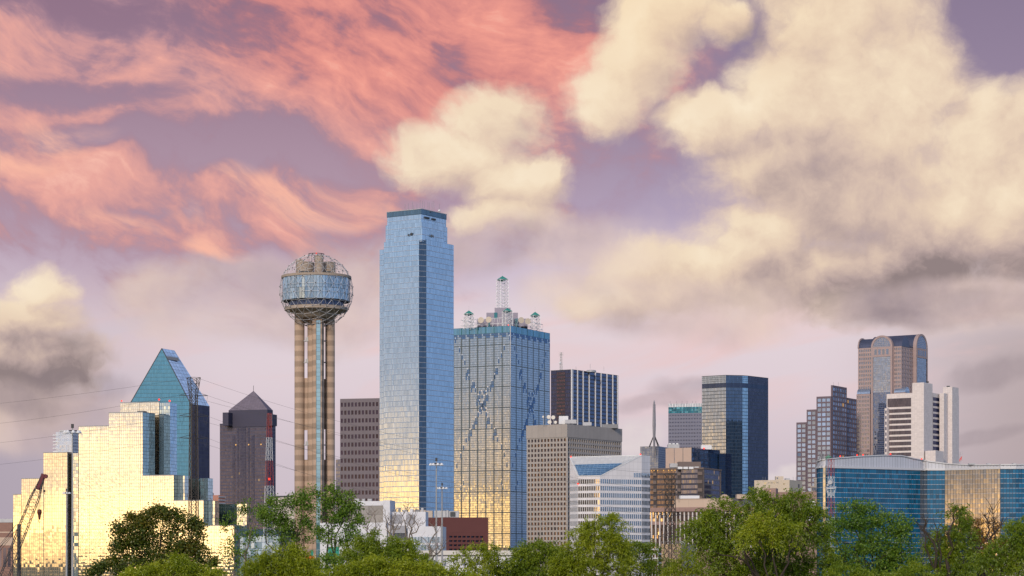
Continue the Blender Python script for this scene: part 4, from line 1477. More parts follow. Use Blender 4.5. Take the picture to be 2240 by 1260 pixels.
def slant_office():
    y = 1290
    B = thing('slant_roof_office', 'white panelled office with a slanted blue glass skylight roof', 'building', (XY(1330, y)[0], y + 25, 0))
    wp = solid('white_panel', (0.66, 0.63, 0.65), 0.6, 0, 0.04, 0.1, (0.05, 0.04, 0.25))
    bm_ = facade('banded_windows', (0.045, 0.060, 0.080), (0.86, 0.84, 0.80), 0.30, 0.03, (0.64, 0.61, 0.63), 0.16, 0.03, tilt=0.006, var=0.25, lit=0.0)
    amb = facade('banded_windows_sunset', (0.10, 0.09, 0.085), (0.92, 0.84, 0.72), 0.55, 0.02, (0.60, 0.57, 0.57), 0.15, 0.03, tilt=0.004, var=0.25)  # warmer, stronger mirror than the other bands, so the chamfer shows sunset gold
    # footprint around: left end A, chamfer B1-C1, right face to D1, short end E1
    B1 = XY(1264, y); a = 33
    C1 = (XY(1312.5, y - 6.5)[0], y - 6.5)
    tD = (1404 - 1120) / FPX
    dr = (math.cos(R(30)), math.sin(R(30)))
    sD = (C1[0] - tD * C1[1]) / (tD * dr[1] - dr[0])
    D1 = (C1[0] + dr[0] * sD, C1[1] + dr[1] * sD)
    tE = (1422 - 1120) / FPX
    de = (math.sin(R(22)), math.cos(R(22)))
    de = (0.60, 0.80)
    sE = (D1[0] - tE * D1[1]) / (tE * de[1] - de[0])
    E1 = (D1[0] + de[0] * sE, D1[1] + de[1] * sE)
    tA = (1246.5 - 1120) / FPX
    da = (-math.sin(R(28)), math.cos(R(28)))
    sA = (B1[0] - tA * B1[1]) / (tA * da[1] - da[0])
    A1 = (B1[0] + da[0] * sA, B1[1] + da[1] * sA)
    F1 = (E1[0] - 14, E1[1] + 22)
    G1 = (A1[0] + 4, F1[1] + 4)
    zl = ZP(1041.5, y)
    zA = ZP(1000, A1[1]); zD = ZP(996, D1[1]); zE = ZP(997, E1[1])
    zB, zC = zl, ZP(1041.5, C1[1])
    mb = MB()

    def w4(p, q, z0p, z1p, z1q, nu):
        mb.face([(*p, z0p), (*q, z0p), (*q, z1q), (*p, z1p)], [(0, z0p / 4), (nu, z0p / 4), (nu, z1q / 4), (0, z1p / 4)])
    w4(A1, B1, 0, zA, zB, 6)
    w4(B1, C1, 0, zB, zC, 5)
    w4(C1, D1, 0, zC, zD, 10)
    w4(D1, E1, 0, zD, zE, 3)
    w4(E1, F1, 0, zE, zE, 8); w4(F1, G1, 0, zE, zA, 9); w4(G1, A1, 0, zA, zA, 5)
    mb.build('panel_wall', wp, B)
    # sloping glass: outer white margin and the blue skylight let into it
    Av, Bv, Cv, Dv = Vector((*A1, zA)), Vector((*B1, zB)), Vector((*C1, zC)), Vector((*D1, zD))
    slope = facade('white_slope', (0.55, 0.55, 0.56), (0.9, 0.9, 0.92), 0.12, 0.25, (0.42, 0.42, 0.45), 0.04, 0.07, tilt=0.004, var=0.05)
    sky_g = facade('skylight_glass', (0.10, 0.20, 0.34), (0.72, 0.88, 1.0), 0.50, 0.06, (0.20, 0.32, 0.48), 0.03, 0.09, tilt=0.004, var=0.1)
    mb = MB(); mb.face([Bv, Cv, Dv, Av], [(4, 0), (9, 0), (18, 9), (0, 9)]); mb.build('sloped_roof', slope, B)
    mid_l, mid_r = Bv.lerp(Av, 0.60), Cv.lerp(Dv, 0.62)
    nrm = (Cv - Bv).cross(Av - Bv).normalized()
    o_ = nrm * 0.12
    k1, k2 = Bv.lerp(Cv, 0.06) + o_ + (Av - Bv) * 0.04, Bv.lerp(Cv, 0.96) + o_ + (Dv - Cv) * 0.04
    k3, k4 = mid_l.lerp(mid_r, 0.93) + o_, mid_l.lerp(mid_r, 0.03) + o_
    mb = MB(); mb.face([k1, k2, k3, k4], [(3, 0), (8, 0), (13, 6), (1, 6)]); mb.build('skylight', sky_g, B)
    mb = MB()
    for s_, e_ in ((Av, Bv), (Bv, Cv), (Cv, Dv), (Av, Dv)):
        mb.beam(s_ + nrm * 0.1, e_ + nrm * 0.1, 0.55)
    mb.build('roof_edging', M['white_paint'], B)
    mb = MB(); mb.face([Av, Dv, Vector((*E1, zE)), Vector((*F1, zE)), Vector((*G1, zA))]); mb.build('roof', M['white_paint'], B)
    # ribbon windows
    pitch = 15.15 / FPX * y
    ztop = ZP(1048.5, y)
    for k in range(11):
        z1 = ztop - k * pitch
        z0 = z1 - pitch * 0.68
        if z0 < 1:
            break
        for p_, q_, nn, mm, nm in ((A1, B1, 8, bm_, 'window_band'), (B1, C1, 10, amb, 'window_band'), (C1, D1, 20, bm_, 'window_band'), (D1, E1, 6, bm_, 'window_band')):
            strip(B, p_, q_, z0, z1, mm, nm, 0.06, nn, 1, k * 31.0, 0.15, 0.15)
    z1 = ztop + pitch
    strip(B, along(C1, D1, 0.80), D1, z1 - pitch * 0.68, z1, bm_, 'window_band', 0.06, 5, 1)
    strip(B, D1, E1, z1 - pitch * 0.68, z1, bm_, 'window_band', 0.06, 6, 1)
    for px, py in ((1249, 999), (1401, 994), (1264, 1058)):
        beacon(B, px, py, y - 0.5 if px != 1401 else D1[1], 0.45)


slant_office()


def spire_group():
    y = 2420
    B = thing('spire_building', 'low grey-blue building below a tall slender four-legged spire', 'building', (XY(1430, y)[0], y + 15, 0))
    g = facade('grey_blue_wall', (0.08, 0.095, 0.15), (0.6, 0.65, 0.8), 0.18, 0.08, (0.13, 0.14, 0.19), 0.12, 0.14, tilt=0.01)
    p = corner_fp(1400.5, 1440, 1460, y, 22)
    shell(B, p, 0, ZP(976, y), g, 2.4, 2.4, M['roof_grey'])
    S_ = thing('spire', 'slender pale metal spire on four splayed legs', 'spire', PT(1431, 1020, y - 3))
    sp = solid('spire_metal', (0.26, 0.255, 0.29), 0.5, 0.3, 0.1, 0.2)
    x_, y_ = XY(1431, y - 3)
    mb = MB(); mb.lathe(x_, y_, [(0.1, ZP(1010, y)), (0.9, ZP(985, y)), (1.35, ZP(958, y)), (1.75, ZP(930, y)), (1.35, ZP(885, y)), (0.9, ZP(884.5, y)), (0.8, ZP(880, y)), (0.15, ZP(876, y))], 8)
    mb.build('needle', sp, S_)
    for dx_ in (-1, 1):
        for dy_ in (-1, 1):
            mb = MB(); mb.beam((x_ + dx_ * 0.6, y_ + dy_ * 0.5, ZP(954, y)), (x_ + dx_ * (5.2 if dy_ < 0 else 4.4), y_ + 3 + dy_ * 3, ZP(977, y)), 0.9, 6)
            mb.build('leg', M['steel_dark'], S_)


spire_group()


def teal_band_tower():
    y = 2620
    B = thing('teal_band_tower', 'grey-blue tower with white louvred crown and teal glass band', 'building', (XY(1500, y)[0], y + 20, 0))
    wall_ = solid('grey_blue_cladding', (0.185, 0.185, 0.245), 0.7, 0, 0.06, 0.1)
    p = corner_fp(1462, 1545, 1560, y, 12)
    c, r, b, l = p
    zt = ZP(882, y)
    shell(B, p, 0, ZP(903, y), wall_, 3, 3, None, 'wall')
    tealm = facade('teal_band_glass', (0.02, 0.16, 0.20), (0.5, 0.9, 0.9), 0.3, 0.05, (0.02, 0.08, 0.11), 0.06, 0.10, tilt=0.03, var=0.6)
    shell(B, p, ZP(903, y), ZP(889.5, y), tealm, 1.9, 2.4, None, 'teal_band')
    shell(B, p, ZP(889.5, y), zt, facade('louvre_crown', (0.55, 0.55, 0.58), (0.8, 0.8, 0.8), 0.1, 0.4, (0.24, 0.25, 0.31), 0.22, 0.0, tilt=0.0), 1.9, 9, M['roof_grey'], 'louvre_crown')
    wb = facade('punched_band', (0.02, 0.022, 0.045), (0.6, 0.6, 0.75), 0.2, 0.05, (0.185, 0.185, 0.245), 0.22, 0.02, tilt=0.02)
    for k in range(13):
        z1 = ZP(906 + k * 7.85, y)
        strip(B, l, c, z1 - 1.55, z1, wb, 'window_band', 0.08, 24, 1, k * 40)
    for px in (1466, 1480, 1492, 1503, 1515, 1522):
        rod(B, px, 877, 883, y + 4, 0.35)


teal_band_tower()


def faceted_tower():
    y = 2340
    B = thing('faceted_glass_tower', 'tall faceted tower, glass toned for pale reflections on its left, dark on its right', 'skyscraper', (XY(1610, y)[0], y + 25, 0))
    fr = (0.03, 0.05, 0.085)
    g1 = facade('grid_glass_pale_reflection', (0.13, 0.15, 0.17), (0.72, 0.78, 0.86), 0.38, 0.03, (0.06, 0.065, 0.07), 0.10, 0.09, tilt=0.004, var=0.2)  # left-face copy of the glass, pale sky reflection put into its colour
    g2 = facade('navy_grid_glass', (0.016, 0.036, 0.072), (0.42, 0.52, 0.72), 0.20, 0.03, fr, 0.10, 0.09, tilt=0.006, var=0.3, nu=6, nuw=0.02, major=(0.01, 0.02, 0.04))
    g3 = facade('grid_glass_bright_reflection', (0.05, 0.12, 0.20), (0.72, 0.88, 1.0), 0.40, 0.03, (0.05, 0.09, 0.14), 0.10, 0.09, tilt=0.02, var=0.3)  # narrow-face copy, bright reflection put into its colour
    g4 = facade('grid_glass_dull_reflection', (0.020, 0.026, 0.052), (0.40, 0.40, 0.52), 0.14, 0.03, (0.025, 0.035, 0.065), 0.08, 0.10, tilt=0.012, var=0.4)  # right-face copy, toned down for a dark reflection
    gb = facade('plant_band', (0.012, 0.022, 0.05), (0.4, 0.45, 0.6), 0.12, 0.08, (0.015, 0.02, 0.045), 0.1, 0.02, tilt=0.0)
    P1 = XY(1588, y)
    P0_ = (XY(1535.5, y + 17)[0], y + 17)
    P2 = (XY(1624, y + 4)[0], y + 4)
    P3 = (XY(1636, y + 9)[0], y + 9)
    P4 = (XY(1680.5, y + 38)[0], y + 38)
    P5, P6 = (P4[0] - 12, P4[1] + 30), (P0_[0] + 6, P0_[1] + 50)
    zt = ZP(820.5, y)
    poly = [P0_, P1, P2, P3, P4, P5, P6]
    zb1, zb0 = ZP(837.5, y), ZP(847, y)
    ph = 3.55
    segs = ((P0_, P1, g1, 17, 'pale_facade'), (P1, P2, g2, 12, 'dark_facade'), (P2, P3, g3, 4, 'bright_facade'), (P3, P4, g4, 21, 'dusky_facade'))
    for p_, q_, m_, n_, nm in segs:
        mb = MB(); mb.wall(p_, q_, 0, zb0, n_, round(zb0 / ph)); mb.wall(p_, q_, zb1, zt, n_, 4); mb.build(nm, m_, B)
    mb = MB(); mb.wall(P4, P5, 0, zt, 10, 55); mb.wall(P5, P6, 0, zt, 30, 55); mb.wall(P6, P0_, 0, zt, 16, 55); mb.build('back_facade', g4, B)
    mb = MB()
    for p_, q_, m_, n_, nm in segs:
        mb.wall(p_, q_, zb0, zb1, n_, 1)
    mb.build('plant_band', gb, B)
    mb = MB(); mb.cap(poly, zt - 0.7); mb.build('roof', M['roof_dark'], B)
    band(B, poly, zt - 0.3, zt + 0.2, 0.15, M['roof_dark'], 'parapet')


faceted_tower()


def panel_block():
    y = 2080
    B = thing('pink_panel_block', 'block with three blank pink panels and a dark blue glass side', 'building', (XY(1510, y)[0], y + 20, 0))
    pk = solid('pink_precast', (0.50, 0.37, 0.31), 0.8, 0, 0.06, 0.2)
    g = facade('deep_blue_glass', (0.016, 0.042, 0.095), (0.50, 0.66, 0.95), 0.26, 0.03, (0.015, 0.03, 0.06), 0.09, 0.07, tilt=0.006, var=0.3)
    p = corner_fp(1456.5, 1513, 1575, y, 33)
    c, r, b, l = p
    zt = ZP(979.5, y)
    mb = MB(); mb.walls(p, 0, zt, 2.0, 3.7); mb.build('glass_facade', g, B)
    mb = MB(); mb.cap(p, zt - 0.5); mb.build('roof', M['roof_grey'], B)
    for t0, t1 in ((0.0, 0.325), (0.345, 0.66), (0.68, 0.995)):
        strip(B, along(l, c, t0), along(l, c, t1), 40, zt + 0.2, pk, 'blank_panel', 0.3)
    y2 = y - 6
    q = fp_depth(1573, 1587, y2 + 45, 33, 12)
    shell(B, q, 0, ZP(987, y2), facade('navy_slab_glass', (0.010, 0.022, 0.055), (0.35, 0.45, 0.7), 0.16, 0.04, (0.01, 0.02, 0.04), 0.05, 0.04, tilt=0.006), 2, 3.7, M['roof_dark'], 'dark_wing')
    roof_box(B, 1461, 1486, 972, 980, y + 14, 8, M['unit'])
    for k in range(3):
        roof_box(B, 1463 + k * 8, 1468 + k * 8, 969.5, 972.2, y + 14, 6, M['white_paint'])
    roof_box(B, 1534, 1557, 973.5, 983, y + 24, 8, M['white_paint'])
    beacon(B, 1540, 981, y + 17, 0.8)


panel_block()


def brown_office():
    y = 1720
    B = thing('brown_glass_office', 'dark brown glass office with slotted concrete balcony stacks', 'building', (XY(1500, y)[0], y + 20, 0))
    br = solid('brown_concrete', (0.155, 0.120, 0.110), 0.8, 0, 0.1, 0.2)
    g = facade('bronze_glass', (0.045, 0.035, 0.04), (0.62, 0.46, 0.38), 0.15, 0.03, (0.05, 0.04, 0.045), 0.07, 0.05, 0.34, (0.045, 0.035, 0.045), tilt=0.006, var=0.3, lit=0.02)
    gd = facade('violet_glass', (0.024, 0.026, 0.060), (0.5, 0.5, 0.66), 0.20, 0.04, (0.03, 0.03, 0.055), 0.10, 0.06, 0.3, (0.02, 0.022, 0.045), tilt=0.008, var=0.3, lit=0.03)
    p = corner_fp(1392, 1538, 1577, y, 24)
    c, r, b, l = p
    zt = ZP(1026, y)
    zf = ZP(1023, y)
    m1 = along(l, c, (1478 - 1392) / 146)
    mb = MB(); mb.wall(l, m1, 0, zt, 48, round(zt / 3.9)); mb.build('bronze_facade', g, B)
    mb = MB(); mb.wall(m1, c, 0, zt, 30, round(zt / 3.9)); mb.wall(c, r, 0, zt, 30, round(zt / 3.9)); mb.wall(r, b, 0, zt, 30, 19); mb.wall(b, l, 0, zt, 60, 19); mb.build('violet_facade', gd, B)
    mb = MB(); mb.cap(inset(p, -0.6), zt + 1.2); mb.build('roof', M['roof_grey'], B)
    band(B, p, zt, zt + 1.2, 0.6, br, 'roof_slab')
    n = 7
    for x0, x1 in ((1430, 1437), (1483, 1490), (1527, 1537)):
        t0, t1 = (x0 - 1392) / 146, (x1 - 1392) / 146
        for k in range(n):
            z1 = zt - 2 - k * 6.2
            strip(B, along(l, c, t0), along(l, c, t1), z1 - 2.6, z1, br, 'balcony', 0.9)
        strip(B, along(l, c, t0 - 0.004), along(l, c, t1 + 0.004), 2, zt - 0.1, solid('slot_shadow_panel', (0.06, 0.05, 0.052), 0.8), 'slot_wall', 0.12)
    strip(B, along(c, r, 0.0), along(c, r, 0.06), 2, zt - 0.1, br, 'corner_pier', 0.3)
    strip(B, along(c, r, 0.94), along(c, r, 1.0), 2, zt - 0.1, br, 'corner_pier', 0.3)
    for px in (1425, 1431, 1439, 1452, 1463, 1470, 1477):
        q = along(l, c, (px - 1392) / 146)
        mb = MB(); mb.box((q[0], q[1] - 0.8, zt - 0.9), 0.7, 0.5, 0.7); mb.build('soffit_lamp', M['amber_lamp'], B)
    roof_box(B, 1484, 1533, 1010, 1022.5, y + 8, 14, br)
    roof_box(B, 1466, 1484, 1013.5, 1022.5, y + 16, 10, M['unit'])
    for k in range(4):
        roof_box(B, 1483 + k * 12, 1493 + k * 12, 1021, 1026, y + 2 + k * 0.1, 4, M['white_paint'])


brown_office()


def courthouse():
    y = 1450
    B = thing('columned_office', 'rosy low office with white columns and windows flaming orange', 'building', (XY(1540, y)[0], y + 20, 0))
    rosy = solid('rosy_granite', (0.31, 0.205, 0.185), 0.75, 0, 0.08, 0.3, (0.06, 0.05, 0.2))
    wc = solid('white_column', (0.60, 0.56, 0.56), 0.7, 0, 0.06, 0.3)
    crm = solid('cream_stucco', (0.50, 0.39, 0.31), 0.85, 0, 0.06, 0.1, (0.015, 0.02, 0.2))
    g = facade('flaming_windows', (0.05, 0.032, 0.03), (1.0, 0.80, 0.55), 0.40, 0.02, (0.09, 0.05, 0.045), 0.07, 0.05, tilt=0.012, var=0.3, nv=0)
    p = fp_depth(1416, 1652, y, 26, 40)
    c, r, b, l = p
    zc0, zc1 = ZP(1117.5, y), ZP(1108, y)
    shell(B, p, 0, zc1 - 1, rosy, 3, 2.6, M['roof_grey'], 'granite_wall')
    zbot = ZP(1200, y)
    L = dist2(l, c)
    n = 26
    for k in range(n):
        t0, t1 = (k + 0.22) / n, (k + 0.98) / n
        for za, zb in ((ZP(1139, y), zc0 - 0.1), (zbot, ZP(1146, y))):
            strip(B, along(l, c, t0), along(l, c, t1), za, zb, g, 'window_bay', 0.08, 2, round((zb - za) / 2.1), k * 11.0)
    for k in range(n + 1):
        q = along(l, c, min(1.0, (k + 0.1) / n))
        mb = MB(); mb.box((q[0] - 0.1, q[1] - 0.3, zbot - 3), 0.85, 0.5, zc0 - zbot + 3, -R(26)); mb.build('column', wc, B)
    o = inset(p, -1.6)
    mb = MB(); mb.walls(o, zc0, zc1, 4, 1.2); mb.cap(o, zc1); mb.face([(*q, zc0) for q in reversed(o)]); mb.build('cornice', rosy, B)
    y2 = y + 22
    q = corner_fp(1474, 1602, 1652, y2, 20)
    shell(B, q, zc1 - 2, ZP(1091, y2), crm, 9, 12, M['roof_grey'], 'upper_storey')
    band(B, q, ZP(1091, y2), ZP(1089.6, y2), 0.25, M['concrete'], 'coping')
    strip(B, along(q[0], q[1], 0.72), along(q[0], q[1], 0.92), ZP(1105, y2), ZP(1097, y2), window_mat('office_panes', (0.06, 0.08, 0.12), (0.7, 0.8, 0.95), 0.3, 0.05), 'window_band', 0.15)
    # arched ornament and roof sheds
    for r_, yo, m_ in ((9.5, 0, crm), (6.5, -0.5, solid('ornament_tan', (0.36, 0.26, 0.21), 0.8)), (3.4, -1.0, crm)):
        mb = MB(); cx, cz = XY(1585, y2 + 12)[0], ZP(1090.5, y2 + 12)
        rr = r_ / FPX * y2
        pts = [(cx + rr * math.cos(math.pi * i / 20), cz + rr * math.sin(math.pi * i / 20)) for i in range(21)]
        yy = y2 + 12 + yo
        mb.face([(a_, yy, b_) for a_, b_ in pts]); 
        mb.face([(a_, yy + 3, b_) for a_, b_ in reversed(pts)])
        for i in range(20):
            mb.face([(pts[i + 1][0], yy, pts[i + 1][1]), (pts[i][0], yy, pts[i][1]), (pts[i][0], yy + 3, pts[i][1]), (pts[i + 1][0], yy + 3, pts[i + 1][1])])
        mb.build('arched_ornament', m_, B)
    roof_box(B, 1612, 1646, 1081, 1091, y2 + 14, 9, crm)
    roof_box(B, 1487, 1530, 1084, 1091, y2 + 14, 8, M['white_paint'])


courthouse()


def tan_box():
    y = 900
    B = thing('tan_low_building', 'plain tan low building with a row of small windows behind the right pylon', 'building', (XY(1480, y)[0], y + 10, 0))
    m = solid('tan_brick', (0.40, 0.285, 0.185), 0.85, 0, 0.08, 0.5, None, 0.15)
    m2 = solid('grey_tan_block', (0.36, 0.32, 0.285), 0.85, 0, 0.08, 0.5, None, 0.2)
    p = corner_fp(1447, 1490, 1522, y, 22)
    c, r, b, l = p
    zt = ZP(1190, y)
    mb = MB(); mb.wall(l, c, 0, zt); mb.wall(b, l, 0, zt); mb.build('brick_wall', m, B)
    mb = MB(); mb.wall(c, r, 0, zt); mb.wall(r, b, 0, zt); mb.build('grey_wall', m2, B)
    mb = MB(); mb.cap(p, zt - 0.3); mb.build('roof', M['roof_grey'], B)
    wm = window_mat('dark_panes', (0.02, 0.02, 0.03), (0.6, 0.6, 0.7), 0.2, 0.05)
    for k in range(7):
        strip(B, along(l, c, 0.05 + k * 0.135), along(l, c, 0.05 + k * 0.135 + 0.10), ZP(1208.5, y), ZP(1205, y), wm, 'window', 0.06)
    for k in range(4):
        strip(B, along(c, r, 0.05 + k * 0.22), along(c, r, 0.05 + k * 0.22 + 0.15), ZP(1208.5, y), ZP(1205, y), wm, 'window', 0.06)
    mb = MB()
    for k in range(12):
        q = along(l, r, k / 11)
        mb.beam((*along(l, c, k / 11), zt), (*along(l, c, k / 11), zt + 1.1), 0.08)
    mb.beam((*l, zt + 1.1), (*c, zt + 1.1), 0.09); mb.beam((*c, zt + 1.1), (*r, zt + 1.1), 0.09)
    mb.build('roof_railing', M['steel'], B)
    roof_box(B, 1488, 1500, 1184, 1190.5, y + 6, 3, M['unit'], 'roof_unit')
    # slim service tower of pipes and platforms at its left
    T_ = thing('red_white_stack_building', 'narrow red and white service building left of the tan low building', 'building', (XY(1434, 930)[0], 935, 0))
    mr = solid('dull_red_panel', (0.13, 0.04, 0.05), 0.7, 0, 0.1, 0.5)
    q = corner_fp(1422, 1440, 1448, 930, 20)
    shell(T_, q, 0, ZP(1199, 930), mr, 2, 3, M['roof_grey'], 'panel_wall')
    for k in range(4):
        band(T_, q, ZP(1203 + k * 10, 930), ZP(1200 + k * 10, 930), 0.15, M['white_paint'], 'floor_band')
    for t_ in (0.25, 0.62, 0.95):
        e_ = along(q[3], q[0], t_)
        mb = MB(); mb.box((e_[0], e_[1] - 0.2, 0), 0.35, 0.5, ZP(1199, 930)); mb.build('pilaster', M['white_paint'], T_)


tan_box()


def cream_group():
    y = 1750
    B = thing('cream_building', 'cream windowless-looking block with a little rooftop penthouse', 'building', (XY(1700, y)[0], y + 15, 0))
    m = solid('cream_paint', (0.56, 0.47, 0.37), 0.85, 0, 0.05, 0.1, None, 0.12)
    p = corner_fp(1650, 1727, 1755, y, 26)
    c, r, b, l = p
    zt = ZP(1049.5, y)
    shell(B, p, 0, zt, m, 6, 6, M['roof_grey'], 'stucco_wall')
    wm = window_mat('grey_panes', (0.06, 0.065, 0.09), (0.6, 0.65, 0.75), 0.25, 0.05)
    for px, py in ((1674, 1056), (1681, 1055.5), (1688, 1055.2), (1694, 1055), (1701, 1055), (1715, 1058.5), (1715, 1070)):
        t_ = (px - 1650) / 77
        strip(B, along(l, c, t_ - 0.03), along(l, c, t_ + 0.03), ZP(py + 1.8, y), ZP(py - 1.8, y), wm, 'window', 0.06)
    strip(B, along(l, c, 0.05), along(l, c, 0.17), ZP(1075, y), ZP(1071, y), wm, 'window', 0.06)
    for u0, u1, a_, b_ in ((0.66, 0.78, 1065, 1057), (0.62, 0.95, 1075, 1071.5)):
        strip(B, along(c, r, u0), along(c, r, u1), ZP(a_, y), ZP(b_, y), wm, 'window', 0.06)
    roof_box(B, 1697, 1714, 1042, 1050, y + 9, 6, m, 'penthouse')
    roof_box(B, 1699, 1702, 1044.5, 1047.5, y + 8.8, 1, wm, 'penthouse_window')
    roof_box(B, 1718, 1728, 1046, 1050, y + 9, 5, M['unit'])
    for px in (1669, 1674, 1735, 1741):
        rod(B, px, 1043, 1050, y + 6, 0.2)
    y = 1620
    B = thing('pink_brown_block', 'long pinkish-brown block with white balconies at its right end', 'building', (XY(1740, y)[0], y + 15, 0))
    m = solid('pink_brown_render', (0.31, 0.205, 0.18), 0.85, 0, 0.08, 0.2, (0.03, 0.03, 0.1))
    p = corner_fp(1669, 1806, 1822, y, 14)
    c, r, b, l = p
    shell(B, p, 0, ZP(1075.5, y), m, 5, 4, M['roof_grey'], 'rendered_wall')
    q = corner_fp(1670, 1697, 1702, y - 1.5, 14)
    shell(B, q, ZP(1090, y), ZP(1068, y), m, 5, 4, M['roof_grey'], 'stair_block')
    mb = MB(); mb.ball(PT(1685, 1074, y - 2.5), 0.35, 6, 4); mb.build('wall_lamp', M['amber_lamp'], B)
    for k in range(7):
        strip(B, along(l, c, 0.70), along(l, c, 0.84), ZP(1099 + k * 6.6, y), ZP(1095.5 + k * 6.6, y), M['white_paint'], 'balcony', 1.2)
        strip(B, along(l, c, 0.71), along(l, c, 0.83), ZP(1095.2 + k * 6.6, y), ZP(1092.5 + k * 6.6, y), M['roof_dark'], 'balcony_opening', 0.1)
    y = 1790
    B = thing('old_stone_tower', 'old carved stone tower with a small green cupola behind the blue hotel', 'building', (XY(1800, y)[0], y + 15, 0))
    st = solid('old_limestone', (0.34, 0.30, 0.27), 0.85, 0, 0.12, 0.4, (0.05, 0.05, 0.2))
    for xl, xc, xr, top, dy in ((1774, 1812, 1826, 1064, -2), (1781, 1812, 1826, 1046, 0), (1787, 1814, 1826, 1022, 4), (1784, 1790, 1794, 1051, -3)):
        pl = corner_fp(xl, xc, xr, y + dy, 22)
        shell(B, pl, 0, ZP(top, y + dy), st, 2, 2, M['roof_grey'], 'stone_tier')
        band(B, pl, ZP(top + 2, y + dy), ZP(top, y + dy) + 0.4, 0.5, st, 'cornice')
    for px in (1778.5, 1782, 1785.5):
        roof_box(B, px - 1, px + 1, 1067, 1073, y - 6 + (px - 1774) * -0.1, 3, wm, 'window')
    gr = solid('green_cupola', (0.13, 0.27, 0.20), 0.7, 0, 0.1, 0.5)
    x_ = XY(1817, y)[0]
    mb = MB(); mb.lathe(x_, y + 12, [(2.3, ZP(1004, y)), (2.3, ZP(999, y)), (2.9, ZP(999, y)), (2.0, ZP(996.5, y)), (0.6, ZP(995, y)), (0.1, ZP(992.5, y))], 12)
    mb.build('cupola', gr, B)
    mb = MB(); mb.lathe(x_, y + 12, [(2.6, ZP(1022, y)), (2.6, ZP(1004, y)), (0.1, ZP(1004, y))], 12); mb.build('lantern', st, B)
    mb = MB(); lattice(mb, (XY(1803, y)[0], y + 12), ZP(1022, y), ZP(1004, y), 8, 6, 4, 0.35, 0.4, wb=0.2); lattice(mb, (XY(1802, y)[0], y + 12), ZP(1004, y), ZP(991, y), 4, 2.5, 3, 0.3, 0.4, wb=0.2)
    mb.build('aerial_frame', M['steel'], B)


cream_group()


# ================================================================== right-hand towers
def stepped_tower():
    y = 2130
    B = thing('stepped_grid_tower', 'tall brown-pink tower stepping up in four stages, gridded with square windows', 'building', (XY(1810, y)[0], y + 20, 0))
    m = solid('mauve_granite', (0.150, 0.112, 0.135), 0.7, 0, 0.08, 0.1)
    pane = window_mat('lilac_panes', (0.20, 0.27, 0.40), (0.70, 0.80, 1.0), 0.13, 0.04, 0.012, lit=0.006)
    a = 30
    wins = []
    pitch = 10.5 / FPX * y
    w0 = MB()
    roofs = MB()

    def stage(xl, xc, xr, top, yy, nl, nr, side_only=False):
        p = corner_fp(xl, xc, xr, yy, a)
        zt = ZP(top, yy)
        n = int((zt - 1.0) / pitch)
        zb = zt - 1.2 - n * pitch
        if nl:
            punch(w0, wins, p[3], p[0], 0, zt, nl, n, 0.78, 0.68, 0.3, 1.2, zb, 0.6)
        else:
            w0.wall(p[3], p[0], 0, zt)
        if nr:
            punch(w0, wins, p[0], p[1], 0, zt, nr, n, 0.72, 0.68, 0.3, 1.2, zb, 0.4)
        else:
            w0.wall(p[0], p[1], 0, zt)
        w0.wall(p[1], p[2], 0, zt); w0.wall(p[2], p[3], 0, zt)
        roofs.cap(p, zt - 0.4)
        return p
    main = stage(1817.5, 1821.5, 1852.5, 842.5, y, 0, 6)
    # lower stages stand in front of the tall core's left side, each a little further out
    stage(1786, 1818, 1822, 866.5, y - 3, 3, 0)
    stage(1764.5, 1785.7, 1788, 895.5, y + 9, 2, 0)
    stage(1742, 1764, 1766, 923.5, y + 20, 2, 0)
    q = along(main[0], main[1], 1.0)
    stage(1851, 1853, 1874, 870, y + 42, 0, 5)
    w0.build('granite_wall', m, B)
    roofs.build('roof', M['roof_grey'], B)
    set_windows(B, wins, pane)
    for px in (1823, 1834):
        rod(B, px, 836, 844, y + 8, 0.2)


stepped_tower()


